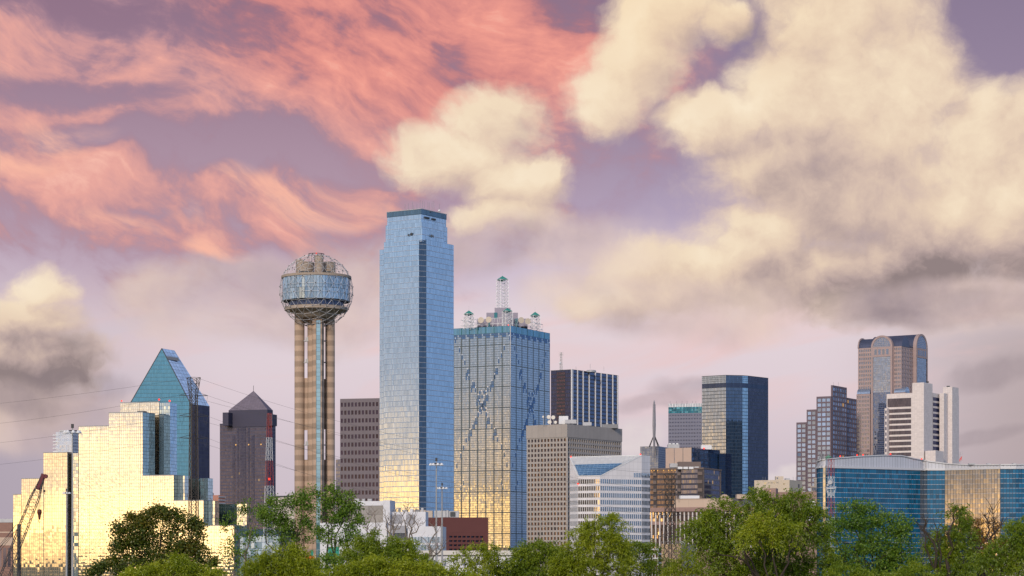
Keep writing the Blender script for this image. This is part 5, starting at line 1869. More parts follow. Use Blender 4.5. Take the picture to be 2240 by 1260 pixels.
def vault_tower():
    y = 2200
    a = 33
    B = thing('barrel_vault_tower', 'pink granite skyscraper crowned with crossing barrel vaults and arched glass bays', 'skyscraper', (XY(1945, y)[0], y + 30, 0))
    gran = solid('pink_granite', (0.37, 0.275, 0.265), 0.7, 0, 0.07, 0.1, (0.05, 0.04, 0.15))
    lead = solid('vault_metal', (0.085, 0.095, 0.155), 0.45, 0.4, 0.1, 0.2, (0.05, 0.06, 0.3))
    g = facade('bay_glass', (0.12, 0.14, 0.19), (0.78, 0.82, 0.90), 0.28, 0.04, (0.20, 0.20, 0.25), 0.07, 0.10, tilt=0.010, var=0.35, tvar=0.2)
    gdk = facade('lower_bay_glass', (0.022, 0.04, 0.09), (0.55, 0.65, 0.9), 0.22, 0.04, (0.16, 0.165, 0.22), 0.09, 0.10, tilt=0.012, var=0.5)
    gar = facade('arch_tracery', (0.03, 0.05, 0.10), (0.6, 0.7, 0.9), 0.25, 0.05, (0.28, 0.27, 0.31), 0.16, 0.16, tilt=0.02)
    pane = window_mat('granite_panes', (0.055, 0.060, 0.085), (0.7, 0.75, 0.85), 0.26, 0.05, 0.015)
    ca, sa = math.cos(R(a)), math.sin(R(a))
    # local frame: u along the left-facing front (to the right), v into the depth; origin at the near corner of the body
    O = XY(1972, y)
    def G(u, v):
        return (O[0] + u * ca + v * sa, O[1] - u * sa + v * ca)

    def U(px, v=0.0):
        # u of the point of the front plane (at depth v) seen at column px
        t = (px - 1120) / FPX
        ox, oy = O[0] + v * sa, O[1] + v * ca
        return (ox - t * oy) / (-(sa * t) - ca) * 1.0

    def V(px, u=0.0):
        t = (px - 1120) / FPX
        ox, oy = O[0] + u * ca, O[1] - u * sa
        return (t * oy - ox) / (sa - t * ca)
    uL = U(1877)                       # left end of the body
    vR = V(2029)                       # far end of the right-hand face
    zE = ZP(757, y)                    # eaves under the vaults
    zS = ZP(859, y)                    # lower shoulders
    pitch = 9.1 / FPX * y
    n1 = 10
    wins, mb = [], MB()
    body = [G(0, 0), G(0, vR), G(uL, vR), G(uL, 0)]
    ua, ub = U(1906, -2.5), U(1952.5, -2.5)
    va, vb = V(2003, 2.5), V(2028, 2.5)
    nlow = int(zE / pitch)
    # front: left pier, right of the bay; right-hand face: pier before its bay
    punch(mb, wins, G(uL, 0), G(ua, 0), 0, zE, 6, nlow, 0.62, 0.55, 0.4, 0.5, zE - nlow * pitch - 0.5, 0.8)
    punch(mb, wins, G(ub, 0), G(0, 0), 0, zE, 4, nlow, 0.62, 0.55, 0.4, 0.5, zE - nlow * pitch - 0.5, 0.6)
    punch(mb, wins, G(0, 0), G(0, va), 0, zE, 7, nlow, 0.62, 0.55, 0.4, 0.5, zE - nlow * pitch - 0.5, 0.6)
    mb.wall(G(0, va), G(0, vR), 0, zE, 4, 60); mb.wall(G(0, vR), G(uL, vR), 0, zE, 12, 60); mb.wall(G(uL, vR), G(uL, 0), 0, zE, 12, 60)
    mb.build('granite_wall', gran, B)
    # projecting bays with glass, granite frame and arched heads
    def bay(P, Q, nrm, dep, zsp, nu, nm):
        """P-Q: feet of the bay on the wall; nrm: outward unit; arch springs at zsp"""
        W_ = dist2(P, Q)
        rr = W_ / 2
        ex, ey = (Q[0] - P[0]) / W_, (Q[1] - P[1]) / W_

        def at(s_, z, d):
            return (P[0] + ex * s_ + nrm[0] * d, P[1] + ey * s_ + nrm[1] * d, z)
        zg = zsp - 9.5
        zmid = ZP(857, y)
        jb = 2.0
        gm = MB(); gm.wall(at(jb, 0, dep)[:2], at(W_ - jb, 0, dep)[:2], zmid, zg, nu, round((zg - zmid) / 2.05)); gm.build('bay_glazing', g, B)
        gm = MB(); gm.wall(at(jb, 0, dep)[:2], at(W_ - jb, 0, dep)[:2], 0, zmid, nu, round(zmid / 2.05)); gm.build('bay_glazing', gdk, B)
        fm = MB()
        d1 = dep + 0.45
        for s0, s1 in ((0, jb), (W_ - jb, W_)):
            fm.wall(at(s0, 0, d1)[:2], at(s1, 0, d1)[:2], 0, zsp, 1, 60)
        fm.wall(at(0, 0, -0.5)[:2], at(0, 0, d1)[:2], 0, zsp, 1, 60)
        fm.wall(at(W_, 0, d1)[:2], at(W_, 0, -0.5)[:2], 0, zsp, 1, 60)
        fm.face([at(jb, zg, d1), at(W_ - jb, zg, d1), at(W_ - jb, zsp, d1), at(jb, zsp, d1)])
        fm.face([at(jb, zg, dep), at(W_ - jb, zg, dep), at(W_ - jb, zg, d1), at(jb, zg, d1)])
        N_ = 24
        ro, ri = rr, rr - 1.9
        for i in range(N_):
            t0, t1 = math.pi * i / N_, math.pi * (i + 1) / N_
            o0, o1 = (rr - ro * math.cos(t0), zsp + ro * math.sin(t0)), (rr - ro * math.cos(t1), zsp + ro * math.sin(t1))
            i0, i1 = (rr - ri * math.cos(t0), zsp + ri * math.sin(t0)), (rr - ri * math.cos(t1), zsp + ri * math.sin(t1))
            fm.face([at(*i0, d1), at(*i1, d1), at(*o1, d1), at(*o0, d1)])
            fm.face([at(*o0, d1), at(*o1, d1), at(*o1, -0.5), at(*o0, -0.5)])
            fm.face([at(*i1, d1), at(*i0, d1), at(*i0, dep), at(*i1, dep)])
        fm.build('bay_frame', gran, B)
        am = MB()
        pts = [(rr - ri * math.cos(math.pi * i / N_), zsp + ri * math.sin(math.pi * i / N_)) for i in range(N_ + 1)]
        am.face([at(*p_, dep + 0.1) for p_ in reversed(pts)], [(p_[0] / 1.7, p_[1] / 1.7) for p_ in reversed(pts)])
        am.build('arched_window', gar, B)
        for k in range(4):
            s0 = W_ * (0.16 + k * 0.185)
            wm_ = MB(); wm_.face([at(s0, zsp - 7.5, d1 + 0.05), at(s0 + W_ * 0.11, zsp - 7.5, d1 + 0.05), at(s0 + W_ * 0.11, zsp - 2.2, d1 + 0.05), at(s0, zsp - 2.2, d1 + 0.05)])
            wm_.build('window', pane, B)
        return rr
    zsp = ZP(757, y)
    r1 = bay(G(ua, -0.2), G(ub, -0.2), (-sa, -ca), 2.6, zsp, 16, 'front')
    r2 = bay(G(0.2, va), G(0.2, vb), (ca, -sa), 2.6, ZP(755, y), 16, 'right')
    # barrel vaults
    def vault(Pa, Pb, across, r_, z0, nm='barrel_vault', m_=lead, ends=True):
        vm_ = MB()
        N_ = 20
        prev = None
        for i in range(N_ + 1):
            t_ = math.pi * i / N_
            o = -math.cos(t_) * r_
            z = z0 + math.sin(t_) * r_ 
            cur = ((Pa[0] + across[0] * o, Pa[1] + across[1] * o, z), (Pb[0] + across[0] * o, Pb[1] + across[1] * o, z))
            if prev:
                vm_.face([prev[0], prev[1], cur[1], cur[0]], [(0, i), (12, i), (12, i + 1), (0, i + 1)])
            prev = cur
        if ends:
            for k in (0, 1):
                P_ = (Pa, Pb)[k]
                vm_.face([(P_[0] - across[0] * math.cos(math.pi * i / N_) * r_, P_[1] - across[1] * math.cos(math.pi * i / N_) * r_, z0 + math.sin(math.pi * i / N_) * r_) for i in range(N_ + 1)])
        return vm_.build(nm, m_, B)
    um = (ua + ub) / 2
    vm2 = (va + vb) / 2
    vault(G(um, -1.5), G(um, vR), (ca, -sa), r1 - 0.3, zsp)
    rl = min(r2, r1)
    vault(G(uL, max(vm2, rl)), G(1.0, max(vm2, rl)), (sa, ca), r2 - 0.3, ZP(755, y))
    # the vault seen sideways left of the front arch, lying along the front
    rv = 9.5
    vault(G(uL + 0.3, rv + 0.4), G(0.3, rv + 0.4), (sa, ca), rv, zE)
    rib = MB()
    N_ = 20
    for i in range(N_):
        t0, t1 = math.pi * i / N_, math.pi * (i + 1) / N_
        A_ = G(uL + 0.2, rv + 0.4 - math.cos(t0) * (rv + 0.7)); B_ = G(uL + 0.2, rv + 0.4 - math.cos(t1) * (rv + 0.7))
        rib.beam((*A_, zE + math.sin(t0) * (rv + 0.7)), (*B_, zE + math.sin(t1) * (rv + 0.7)), 1.5)
    rib.build('gable_rim', gran, B)
    mb = MB(); mb.cap([G(0, 0), G(0, vR), G(uL, vR), G(uL, 0)], zE); mb.build('roof', lead, B)
    # lower shoulders with small glazed vaults
    gv = facade('shoulder_vault_glass', (0.20, 0.24, 0.32), (0.8, 0.85, 0.95), 0.4, 0.08, (0.14, 0.15, 0.2), 0.08, 0.08, tilt=0.01)
    wins2, mb2 = [], MB()
    uL2 = U(1873.5, -4)
    P_, Q_ = G(uL2, -4), G(ua - 0.6, -4)
    nn = int(zS / pitch)
    punch(mb2, wins2, P_, Q_, 0, zS, 8, nn, 0.6, 0.6, 0.4, 1.0, zS - nn * pitch - 1.0, 0.6)
    mb2.wall(G(uL2, 8), P_, 0, zS, 4, 40); mb2.wall(Q_, G(ua - 0.6, 0), 0, zS, 2, 40)
    punch(mb2, wins2, G(5, -2), G(5, va - 4), 0, zS, 6, nn, 0.6, 0.6, 0.4, 1.0, zS - nn * pitch - 1.0, 0.6)
    punch(mb2, wins2, G(ub + 1.0, -2), G(5, -2), 0, zS, 4, nn, 0.6, 0.6, 0.4, 1.0, zS - nn * pitch - 1.0, 0.6)
    mb2.cap([P_, Q_, G(ua - 0.6, 1), G(uL2, 1)], zS); mb2.cap([G(ub + 1, -2), G(5, -2), G(5, va - 4), G(ub + 1, va - 4)], zS)
    mb2.build('granite_shoulder', gran, B)
    vault(G(uL2 + 0.4, 1.5), G(ua - 0.9, 1.5), (sa, ca), 5.3, zS + 0.2, 'shoulder_vault', gv)
    vault(G(ub + 1.2, 3.4), G(4.6, 3.4), (sa, ca), 5.3, zS + 0.2, 'shoulder_vault', gv)
    set_windows(B, wins + wins2, pane)


vault_tower()


def white_band_building():
    y = 2045
    B = thing('white_banded_building', 'white stone building of dark window bands between tall blank shafts', 'building', (XY(2020, y)[0], y + 20, 0))
    st = solid('white_stone', (0.66, 0.585, 0.57), 0.8, 0, 0.06, 0.15, (0.05, 0.06, 0.22))
    dk = facade('smoky_band_glass', (0.13, 0.10, 0.105), (0.62, 0.55, 0.58), 0.20, 0.04, (0.05, 0.042, 0.05), 0.06, 0.04, tilt=0.01, var=0.2)
    bl = facade('navy_band_glass', (0.030, 0.034, 0.085), (0.4, 0.45, 0.7), 0.16, 0.04, (0.02, 0.022, 0.05), 0.06, 0.04, tilt=0.01, var=0.2)
    gk = solid('taupe_panel', (0.21, 0.165, 0.145), 0.8, 0, 0.08, 0.3)
    a = 33

    def blk(xl, xc, xr, top, yy, nm='stone_wall'):
        p = corner_fp(xl, xc, xr, yy, a)
        zt = ZP(top, yy)
        shell(B, p, 0, zt, st, 2.4, 1.6, M['roof_grey'], nm, drop=0.4)
        return p, zt
    p, zt = blk(1939.5, 1996, 2004, 859.5, y + 6)
    l, c = p[3], p[0]
    strip(B, along(l, c, 0.035), along(l, c, 0.95), ZP(889, y + 6), ZP(870, y + 6), dk, 'window_band', 0.1, 22, 3)
    for k in range(12):
        strip(B, along(l, c, 0.035), along(l, c, 0.95), ZP(901.5 + k * 12, y + 6), ZP(893.5 + k * 12, y + 6), dk, 'window_band', 0.1, 22, 1, k * 30)
    q, _ = blk(1935, 1940.5, 1945, 893, y + 14)
    for k in range(11):
        strip(B, along(q[3], q[0], 0.3), along(q[3], q[0], 0.75), ZP(905 + k * 12, y + 14), ZP(898 + k * 12, y + 14), bl, 'window', 0.1)
    blk(1995.5, 2021, 2040, 836.5, y, 'blank_shaft')
    # recess of navy bands
    p2 = corner_fp(2030, 2041, 2068, y + 20, a)
    zt2 = ZP(859.5, y + 20)
    shell(B, p2, 0, zt2, st, 2.4, 1.6, M['roof_grey'], 'stone_wall')
    for k in range(12):
        strip(B, along(p2[0], p2[1], 0.0), along(p2[0], p2[1], 0.74), ZP(876 + k * 12, y + 20), ZP(868.5 + k * 12, y + 20), bl, 'window_band', 0.1, 10, 1, k * 20)
    strip(B, along(p2[0], p2[1], 0.75), along(p2[0], p2[1], 0.92), 0, ZP(865, y + 20), gk, 'taupe_pier', 0.25)
    blk(2055, 2065, 2097.5, 860, y + 26, 'blank_shaft')
    blk(2062.5, 2083, 2097, 846, y + 32, 'blank_shaft')
    blk(2024, 2046.5, 2064.5, 985.5, y - 6, 'low_block')
    roof_box(B, 2072, 2078, 844, 847, y + 38, 3, M['roof_dark'])
    roof_box(B, 2028, 2032, 834, 837, y + 12, 3, M['roof_dark'])
    # rooftop sign frame with its red winged mark, on a building beyond
    y2 = 2120
    S_ = thing('roof_sign', 'small lattice roof sign with a red winged mark beside the white building', 'sign', PT(2101, 1012, y2))
    mb = MB()
    x0, x1 = XY(2096, y2)[0], XY(2106, y2)[0]
    for i in range(5):
        xx = x0 + (x1 - x0) * i / 4
        mb.beam((xx, y2, ZP(1030, y2)), (xx, y2, ZP(988, y2)), 0.16)
    for i in range(9):
        zz = ZP(1013 - i * 3.1, y2)
        mb.beam((x0, y2, zz), (x1, y2, zz), 0.14)
    mb.build('sign_frame', M['white_paint'], S_)
    mb = MB()
    for pts in (((2098.6, 1006), (2100, 1003), (2103, 1001), (2104.6, 1002.2), (2102, 1004), (2100.5, 1006.5)), ((2100.6, 1001.8), (2103.6, 998.5), (2105, 998.8), (2103.4, 1001)), ((2098, 1009), (2099.5, 1006.2), (2100.6, 1007.2), (2099, 1009.6)), ((2102.2, 1004.8), (2103.4, 1004), (2104.2, 1006.4), (2103.2, 1006.8))):
        f = [PT(a_, b_, y2 - 0.4) for a_, b_ in pts]
        bk = [p_ + Vector((0, 0.2, 0)) for p_ in f]
        mb.face(f); mb.face(list(reversed(bk)))
        for i in range(len(f)):
            mb.face([f[i], bk[i], bk[(i + 1) % len(f)], f[(i + 1) % len(f)]])
    mb.build('winged_mark', emit_mat('red_neon', (1.0, 0.10, 0.08), 0.7), S_)


white_band_building()


def blue_hotel():
    B = thing('curved_blue_hotel', 'long curved blue glass hotel under a wavy metal roof on the right', 'building', (XY(2020, 1330)[0], 1345, 0))
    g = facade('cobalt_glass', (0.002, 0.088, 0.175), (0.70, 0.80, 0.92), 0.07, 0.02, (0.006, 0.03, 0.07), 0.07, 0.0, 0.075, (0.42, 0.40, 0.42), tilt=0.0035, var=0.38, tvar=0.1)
    g2 = facade('cobalt_glass_sunset', (0.012, 0.050, 0.105), (1.0, 0.94, 0.82), 0.24, 0.02, (0.015, 0.03, 0.05), 0.06, 0.0, 0.075, (0.40, 0.38, 0.38), tilt=0.003, pillow=0.006, var=0.3, tvar=0.1)  # warmer, stronger mirror copy that boosts the sunset reflection
    metal = solid('roof_metal', (0.52, 0.52, 0.56), 0.45, 0.3, 0.06, 0.1, (0.10, 0.05, 0.5))
    trim = solid('pale_metal', (0.55, 0.54, 0.56), 0.45, 0.3, 0.04, 0.2)
    # plan of the front, as (column, distance)
    plan = [(1786.5, 1316), (1789, 1306), (1794, 1301), (1800, 1298.5), (1806, 1297.8), (1811, 1299.3)]
    for i in range(1, 15):
        f = i / 14
        plan.append((1811 + (2013 - 1811) * f, 1299.3 + 34 * f - 1.2 * math.sin(math.pi * f)))
    right = [(2020, 1336.0), (2028, 1334.5), (2067, 1334.0), (2104, 1327.7), (2145, 1320.7), (2188, 1313.5), (2222, 1313), (2262, 1314.5), (2320, 1317)]
    plan += right
    pts = [XY(px, yy) for px, yy in plan]
    yref = 1300.0
    bot = {1786: 1022, 1811: 1023.5, 1887: 1024.5, 1958: 1027, 2020: 1029, 2077: 1025.5, 2240: 1022, 2320: 1021}
    zr = ZP(1023, 1300)
    ph = 11.05 / FPX * 1300
    nfl = round(zr / ph)
    runs = []
    ucount = 0
    for i in range(len(pts) - 1):
        p_, q_ = pts[i], pts[i + 1]
        n_ = max(1, round(dist2(p_, q_) / 1.75))
        px = (plan[i][0] + plan[i + 1][0]) / 2
        k = 1 if (2013 < px < 2028) or (2067 < px < 2188) or (1797 < px < 1811) else 0  # weak-mirror glass elsewhere on the right wing stands in for reflected dark buildings
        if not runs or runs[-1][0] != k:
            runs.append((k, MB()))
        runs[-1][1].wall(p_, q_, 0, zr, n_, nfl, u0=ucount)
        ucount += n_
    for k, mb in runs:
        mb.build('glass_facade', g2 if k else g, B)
    # bullnose trim and the tall metal parapet that rises and falls
    top = [(1786, 1009), (1800, 1004.5), (1813, 1003), (1839, 1000.5), (1887, 996.8), (1934, 995), (1970, 996), (2006, 1003.5), (2041, 1009.8), (2077, 1013.8), (2125, 1016.2), (2232, 1015.5), (2320, 1015)]

    def topz(px, yy):
        for (a_, za), (b_, zb) in zip(top, top[1:]):
            if a_ <= px <= b_:
                f = (px - a_) / (b_ - a_)
                f = f * f * (3 - 2 * f) * 0.5 + f * 0.5
                return ZP(za + (zb - za) * f, yy)
        return ZP(top[-1][1], yy)
    tm, mm, cp = MB(), MB(), MB()
    back = []
    prev = None
    dense = []
    for i in range(len(plan) - 1):
        (a_, ya), (b_, yb) = plan[i], plan[i + 1]
        n_ = max(1, int(abs(b_ - a_) / 7))
        for j in range(n_):
            f = j / n_
            dense.append((a_ + (b_ - a_) * f, ya + (yb - ya) * f))
    dense.append(plan[-1])
    ucum = 0.0
    for i in range(len(dense) - 1):
        (a_, ya), (b_, yb) = dense[i], dense[i + 1]
        p_, q_ = XY(a_, ya), XY(b_, yb)
        L = dist2(p_, q_)
        nx, ny = (q_[1] - p_[1]) / L, -(q_[0] - p_[0]) / L
        po, qo = (p_[0] + nx * 0.8, p_[1] + ny * 0.8), (q_[0] + nx * 0.8, q_[1] + ny * 0.8)
        tm.wall(po, qo, zr - 0.2, zr + 1.0)
        tm.face([(*p_, zr - 0.2), (*q_, zr - 0.2), (*qo, zr - 0.2), (*po, zr - 0.2)])
        tm.face([(*po, zr + 1.0), (*qo, zr + 1.0), (*q_, zr + 1.0), (*p_, zr + 1.0)])
        za, zb = topz(a_, ya), topz(b_, yb)
        u1 = ucum + L / 2.0
        mm.face([(*p_, zr + 0.9), (*q_, zr + 0.9), (*q_, zb), (*p_, za)], [(ucum, 0.2), (u1, 0.2), (u1, 0.9), (ucum, 0.9)])
        ucum = u1
        cp.face([(po[0], po[1], za + 0.1), (qo[0], qo[1], zb + 0.1), (q_[0], q_[1] + 14, zb + 0.1), (p_[0], p_[1] + 14, za + 0.1)])
        cp.face([(po[0], po[1], za - 0.5), (qo[0], qo[1], zb - 0.5), (qo[0], qo[1], zb + 0.1), (po[0], po[1], za + 0.1)])
    tm.build('bullnose_trim', trim, B)
    mm.build('metal_parapet', metal, B)
    cp.build('roof', trim, B)
    e0, e1 = pts[0], pts[-1]
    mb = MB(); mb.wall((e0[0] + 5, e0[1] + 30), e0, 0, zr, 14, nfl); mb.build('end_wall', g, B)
    for px, py in ((1838, 998), (1875, 995.5), (1888, 995), (1948, 993.5), (2016, 1004)):
        beacon(B, px, py, 1300 + (px - 1811) * 0.14, 0.45)
    for px in (2120, 2127, 2160, 2216):
        roof_box(B, px, px + 7, 1013.2, 1016.5, 1322, 4, M['unit'])


blue_hotel()


# ================================================================== low buildings between the trees
def low_rise():
    y = 1000
    B = thing('white_arena_block', 'white and grey low exhibition building behind the bare trees', 'building', (XY(840, y)[0], y + 20, 0))
    wh = solid('white_cladding', (0.60, 0.60, 0.64), 0.7, 0, 0.05, 0.3, (0.03, 0.03, 0.12))
    gy = solid('grey_concrete_bands', (0.30, 0.28, 0.265), 0.85, 0, 0.12, 0.3, (0.06, 0.12, 0.2))
    p = corner_fp(700, 846, 870, y, 10)
    shell(B, p, 0, ZP(1143, y), wh, 3, 1.2, M['roof_grey'], 'white_wall')
    q = corner_fp(770, 842, 858, y + 8, 10)
    shell(B, q, 0, ZP(1106, y + 8), gy, 9, 4.2, M['roof_grey'], 'concrete_wall')
    band(B, q, ZP(1106, y + 8), ZP(1096, y + 8), 0.3, wh, 'roof_parapet')
    roof_box(B, 818, 838, 1097, 1105.5, y + 12, 4, M['roof_grey'], 'plant_unit')
    t = corner_fp(842, 931, 937, y + 3, 8)
    shell(B, t, 0, ZP(1119, y), wh, 4, 1.6, M['roof_grey'], 'white_wall')
    q2 = fp_depth(838, 853, y + 2, 8, 12)
    shell(B, q2, 0, ZP(1094, y), wh, 4, 1.6, M['roof_grey'], 'white_pier')
    gp = solid('grey_louvre', (0.30, 0.30, 0.33), 0.7, 0, 0.1, 0.4)
    l, c = t[3], t[0]
    for x0, x1, a_, b_ in ((856, 880, 1125, 1145), (889, 909, 1125, 1146), (893, 908, 1154, 1184)):
        strip(B, along(l, c, (x0 - 842) / 90), along(l, c, (x1 - 842) / 90), ZP(b_, y), ZP(a_, y), gp, 'louvre', 0.2)
    strip(B, along(l, c, (910 - 842) / 90), along(l, c, (933 - 842) / 90), ZP(1165, y), ZP(1160, y), facade('aqua_glass', (0.10, 0.25, 0.27), (0.8, 0.95, 0.95), 0.4, 0.04, (0.3, 0.35, 0.36), 0.05, 0.05), 'ribbon_window', 0.2, 4, 1)
    gw = facade('blue_band_glass', (0.06, 0.12, 0.18), (0.8, 0.9, 1.0), 0.4, 0.04, (0.42, 0.46, 0.52), 0.12, 0.06, tilt=0.02, var=0.4)
    t3 = fp_depth(892, 964, y - 8, 6, 18)
    shell(B, t3, 0, ZP(1152, y), wh, 4, 1.6, M['roof_grey'], 'white_wall')
    for k, (a_, b_) in enumerate(((1174, 1188), (1191, 1205), (1207.5, 1222))):
        strip(B, along(t3[3], t3[0], 0.05), along(t3[3], t3[0], 0.99), ZP(b_, y - 8), ZP(a_, y - 8), gw, 'window_band', 0.15, 22, 1, k * 30)
    roof_box(B, 855, 888, 1150, 1166, y - 4, 6, gp, 'canopy')
    for px, w_, h_, m_ in ((858, 8, 5, M['unit']), (871, 5, 7, M['roof_grey']), (880, 12, 4, M['unit']), (897, 6, 6, M['white_paint']), (908, 9, 4, M['roof_grey']), (921, 5, 8, M['unit'])):
        roof_box(B, px, px + w_, 1119 - h_, 1120, y + 9, 4, m_, 'plant_unit')
    for px in (863, 886, 905, 917):
        rod(B, px, 1104, 1120, y + 11, 0.14)
    for px, w_ in ((776, 10), (792, 6), (804, 9)):
        roof_box(B, px, px + w_, 1091, 1097, y + 14, 4, M['unit'], 'plant_unit')
    mb = MB()
    for k in range(14):
        q_ = along(t[3], t[0], k / 13)
        mb.beam((*q_, ZP(1119, y)), (*q_, ZP(1119, y) + 1.1), 0.07)
    mb.beam((*t[3], ZP(1119, y) + 1.1), (*t[0], ZP(1119, y) + 1.1), 0.07)
    mb.build('roof_railing', M['steel'], B)
    # brown-red garage
    y = 1150
    B = thing('red_brick_garage', 'dark red brick building with slotted openings and rooftop chillers', 'building', (XY(1000, y)[0], y + 20, 0))
    rb = solid('dark_red_brick', (0.135, 0.050, 0.046), 0.85, 0, 0.10, 0.3, (0.02, 0.03, 0.15))
    p = corner_fp(931, 972, 1068, y, 62)
    c, r, b, l = p
    zt = ZP(1131.5, y)
    zl = ZP(1165, y)
    wins, mb = [], MB()
    mb.wall(l, c, 0, zt)
    rr = along(c, r, 1.0)
    mb.wall(c, r, zl, zt)
    punch(mb, wins, c, r, ZP(1216, y), zl, 8, 5, 0.80, 0.42, 0.9, 1.0, 0, 2.5)
    mb.wall(c, r, 0, ZP(1216, y)); mb.wall(r, b, 0, zt); mb.wall(b, l, 0, zt)
    mb.build('brick_wall', rb, B)
    mb = MB(); mb.cap(p, zt - 0.5); mb.build('roof', M['roof_dark'], B)
    set_windows(B, wins, window_mat('slot_dark', (0.012, 0.012, 0.02), (0.4, 0.4, 0.5), 0.08, 0.1, 0.01), 'slot_opening')
    strip(B, l, c, zl - 1.2, zl - 0.4, solid('brick_string_course', (0.17, 0.07, 0.06), 0.8), 'string_course', 0.15)
    for x0, x1 in ((900, 918), (919, 931), (932, 946), (950, 975), (976, 981)):
        roof_box(B, x0, x1, 1115 + (x0 % 3), 1132, y + 20, 6, M['unit'] if x0 > 940 else solid('chiller_tan', (0.46, 0.38, 0.32), 0.7), 'chiller')
    roof_box(B, 982, 1004, 1118, 1132, y + 21, 6, M['unit'], 'chiller'); roof_box(B, 985, 996, 1120, 1130, y + 20.6, 1, M['roof_dark'], 'chiller_vent')
    # low white roofs by the trees
    y = 820
    B = thing('long_white_shed', 'long low white shed roof just above the middle trees', 'building', (XY(1010, y)[0], y + 10, 0))
    p = corner_fp(900, 1130, 1160, y, 3)
    shell(B, p, 0, ZP(1214, y), wh, 3, 3, None, 'shed_wall')
    cr = solid('cream_roof', (0.56, 0.53, 0.50), 0.7, 0, 0.06, 0.3)
    mb = MB(); o = inset(p, -1.2); z = ZP(1214, y); mb.walls(o, z, z + 1.6, 5, 1.6); mb.cap(o, z + 1.6); mb.face([(*q, z) for q in reversed(o)]); mb.build('roof', cr, B)
    for px in (930, 944, 968, 1010, 1040):
        roof_box(B, px, px + 5, 1222, 1234, y - 0.3, 0.8, gp, 'shutter')
    roof_box(B, 983, 992, 1209, 1214, y + 3, 2, cr, 'vent_box')
    # lower entrance block at the foot of the crossed-pane tower
    y = 1900
    B = thing('dark_glass_annex', 'low dark glass annex at the foot of the crossed-pane tower', 'building', (XY(1100, y)[0], y + 10, 0))
    p = corner_fp(1087.5, 1112, 1118, y, 31)
    shell(B, p, 0, ZP(1198, y), facade('annex_glass', (0.012, 0.022, 0.05), (0.4, 0.5, 0.7), 0.15, 0.04, (0.03, 0.04, 0.07), 0.08, 0.08, nu=4, nuw=0.04), 1.6, 3.5, M['roof_dark'])
    # brown block at the far left
    y = 1420
    B = thing('banded_brick_building', 'banded brown brick building at the far left behind the crane', 'building', (XY(5, y)[0], y + 12, 0))
    br = solid('brown_brick', (0.26, 0.15, 0.12), 0.85, 0, 0.1, 0.4, (0.05, 0.05, 0.15))
    p = corner_fp(-90, 27, 36, y, 8)
    shell(B, p, 0, ZP(1143, y), br, 1.2, 0.6, M['roof_grey'], 'brick_wall')
    band(B, p, ZP(1142.5, y), ZP(1135, y), 0.5, M['unit'], 'roof_fascia')
    for a_, b_ in ((1165.5, 1163), (1193, 1175.5)):
        band(B, p, ZP(a_, y), ZP(b_, y), 0.12, solid('sand_course', (0.50, 0.38, 0.30), 0.8), 'string_course')
    for k in range(4):
        strip(B, along(p[3], p[0], 0.66 + k * 0.085), along(p[3], p[0], 0.715 + k * 0.085), ZP(1240, y), ZP(1198, y), window_mat('dusk_panes', (0.05, 0.04, 0.07), (0.6, 0.55, 0.6), 0.2, 0.05), 'window', 0.1)
    # teal-roofed hall behind the thin trees
    y = 1010
    B = thing('teal_roof_hall', 'low hall with a dark teal fascia and bluish glass below the pyramid tower', 'building', (XY(570, y)[0], y + 10, 0))
    p = corner_fp(525, 612, 640, y, 8)
    shell(B, p, 0, ZP(1172, y), facade('hall_glass', (0.14, 0.24, 0.32), (0.85, 0.95, 1.0), 0.45, 0.05, (0.10, 0.15, 0.2), 0.05, 0.05, tilt=0.03, var=0.4), 1.6, 3.0, None, 'glass_wall')
    mb = MB(); o = inset(p, -0.6); z = ZP(1172, y); mb.walls(o, z, ZP(1158, y), 4, 3); mb.cap(o, ZP(1158, y)); mb.face([(*q, z) for q in reversed(o)]); mb.build('roof_fascia', solid('dark_teal_fascia', (0.012, 0.045, 0.075), 0.5), B)
    # pale hall beside the ball tower's foot
    y = 1230
    B = thing('pale_convention_wall', 'pale concrete wall block behind the cottonwood trees at the ball tower foot', 'building', (XY(640, y)[0], y + 10, 0))
    p = corner_fp(596, 660, 700, y, 20)
    shell(B, p, 0, ZP(1085, y), solid('pale_precast', (0.55, 0.50, 0.46), 0.8, 0, 0.06, 0.3, (0.03, 0.03, 0.1)), 4, 3, M['roof_grey'], 'precast_wall')
    band(B, p, ZP(1087, y), ZP(1084, y), 0.3, M['roof_dark'], 'coping')
    # far low fill between towers so that no bare horizon shows
    for i, (xl, xc, xr, top, yy, col) in enumerate(((1140, 1190, 1240, 1205, 2350, (0.36, 0.33, 0.31)), (1590, 1650, 1690, 1100, 2500, (0.30, 0.28, 0.30)), (1690, 1760, 1800, 1085, 2600, (0.33, 0.29, 0.28)), (2180, 2260, 2330, 1180, 1250, (0.40, 0.36, 0.33)))):
        nm = ('sand', 'slate', 'dusty', 'fawn')[i]
        B = thing('distant_block', ('distant sand-coloured block low beside the concrete grid office', 'distant slate block behind the rosy columned office', 'distant dusty-pink block behind the cream building', 'fawn low block below the right end of the blue hotel')[i], 'building', (XY(xc, yy)[0], yy + 10, 0))
        p = corner_fp(xl, xc, xr, yy, 25)
        shell(B, p, 0, ZP(top, yy), solid(nm + '_render', col, 0.85, 0, 0.08, 0.2, (0.05, 0.05, 0.15)), 4, 3, M['roof_grey'], 'rendered_wall')
        for k in range(5):
            z = ZP(top + 6 + k * 7, yy)
            strip(B, p[3], p[0], z - 1.6, z, window_mat(nm + '_panes', (0.05, 0.05, 0.07), (0.6, 0.6, 0.7), 0.2), 'window_band', 0.08, 8, 1, 0, 1.5, 1.5)


low_rise()


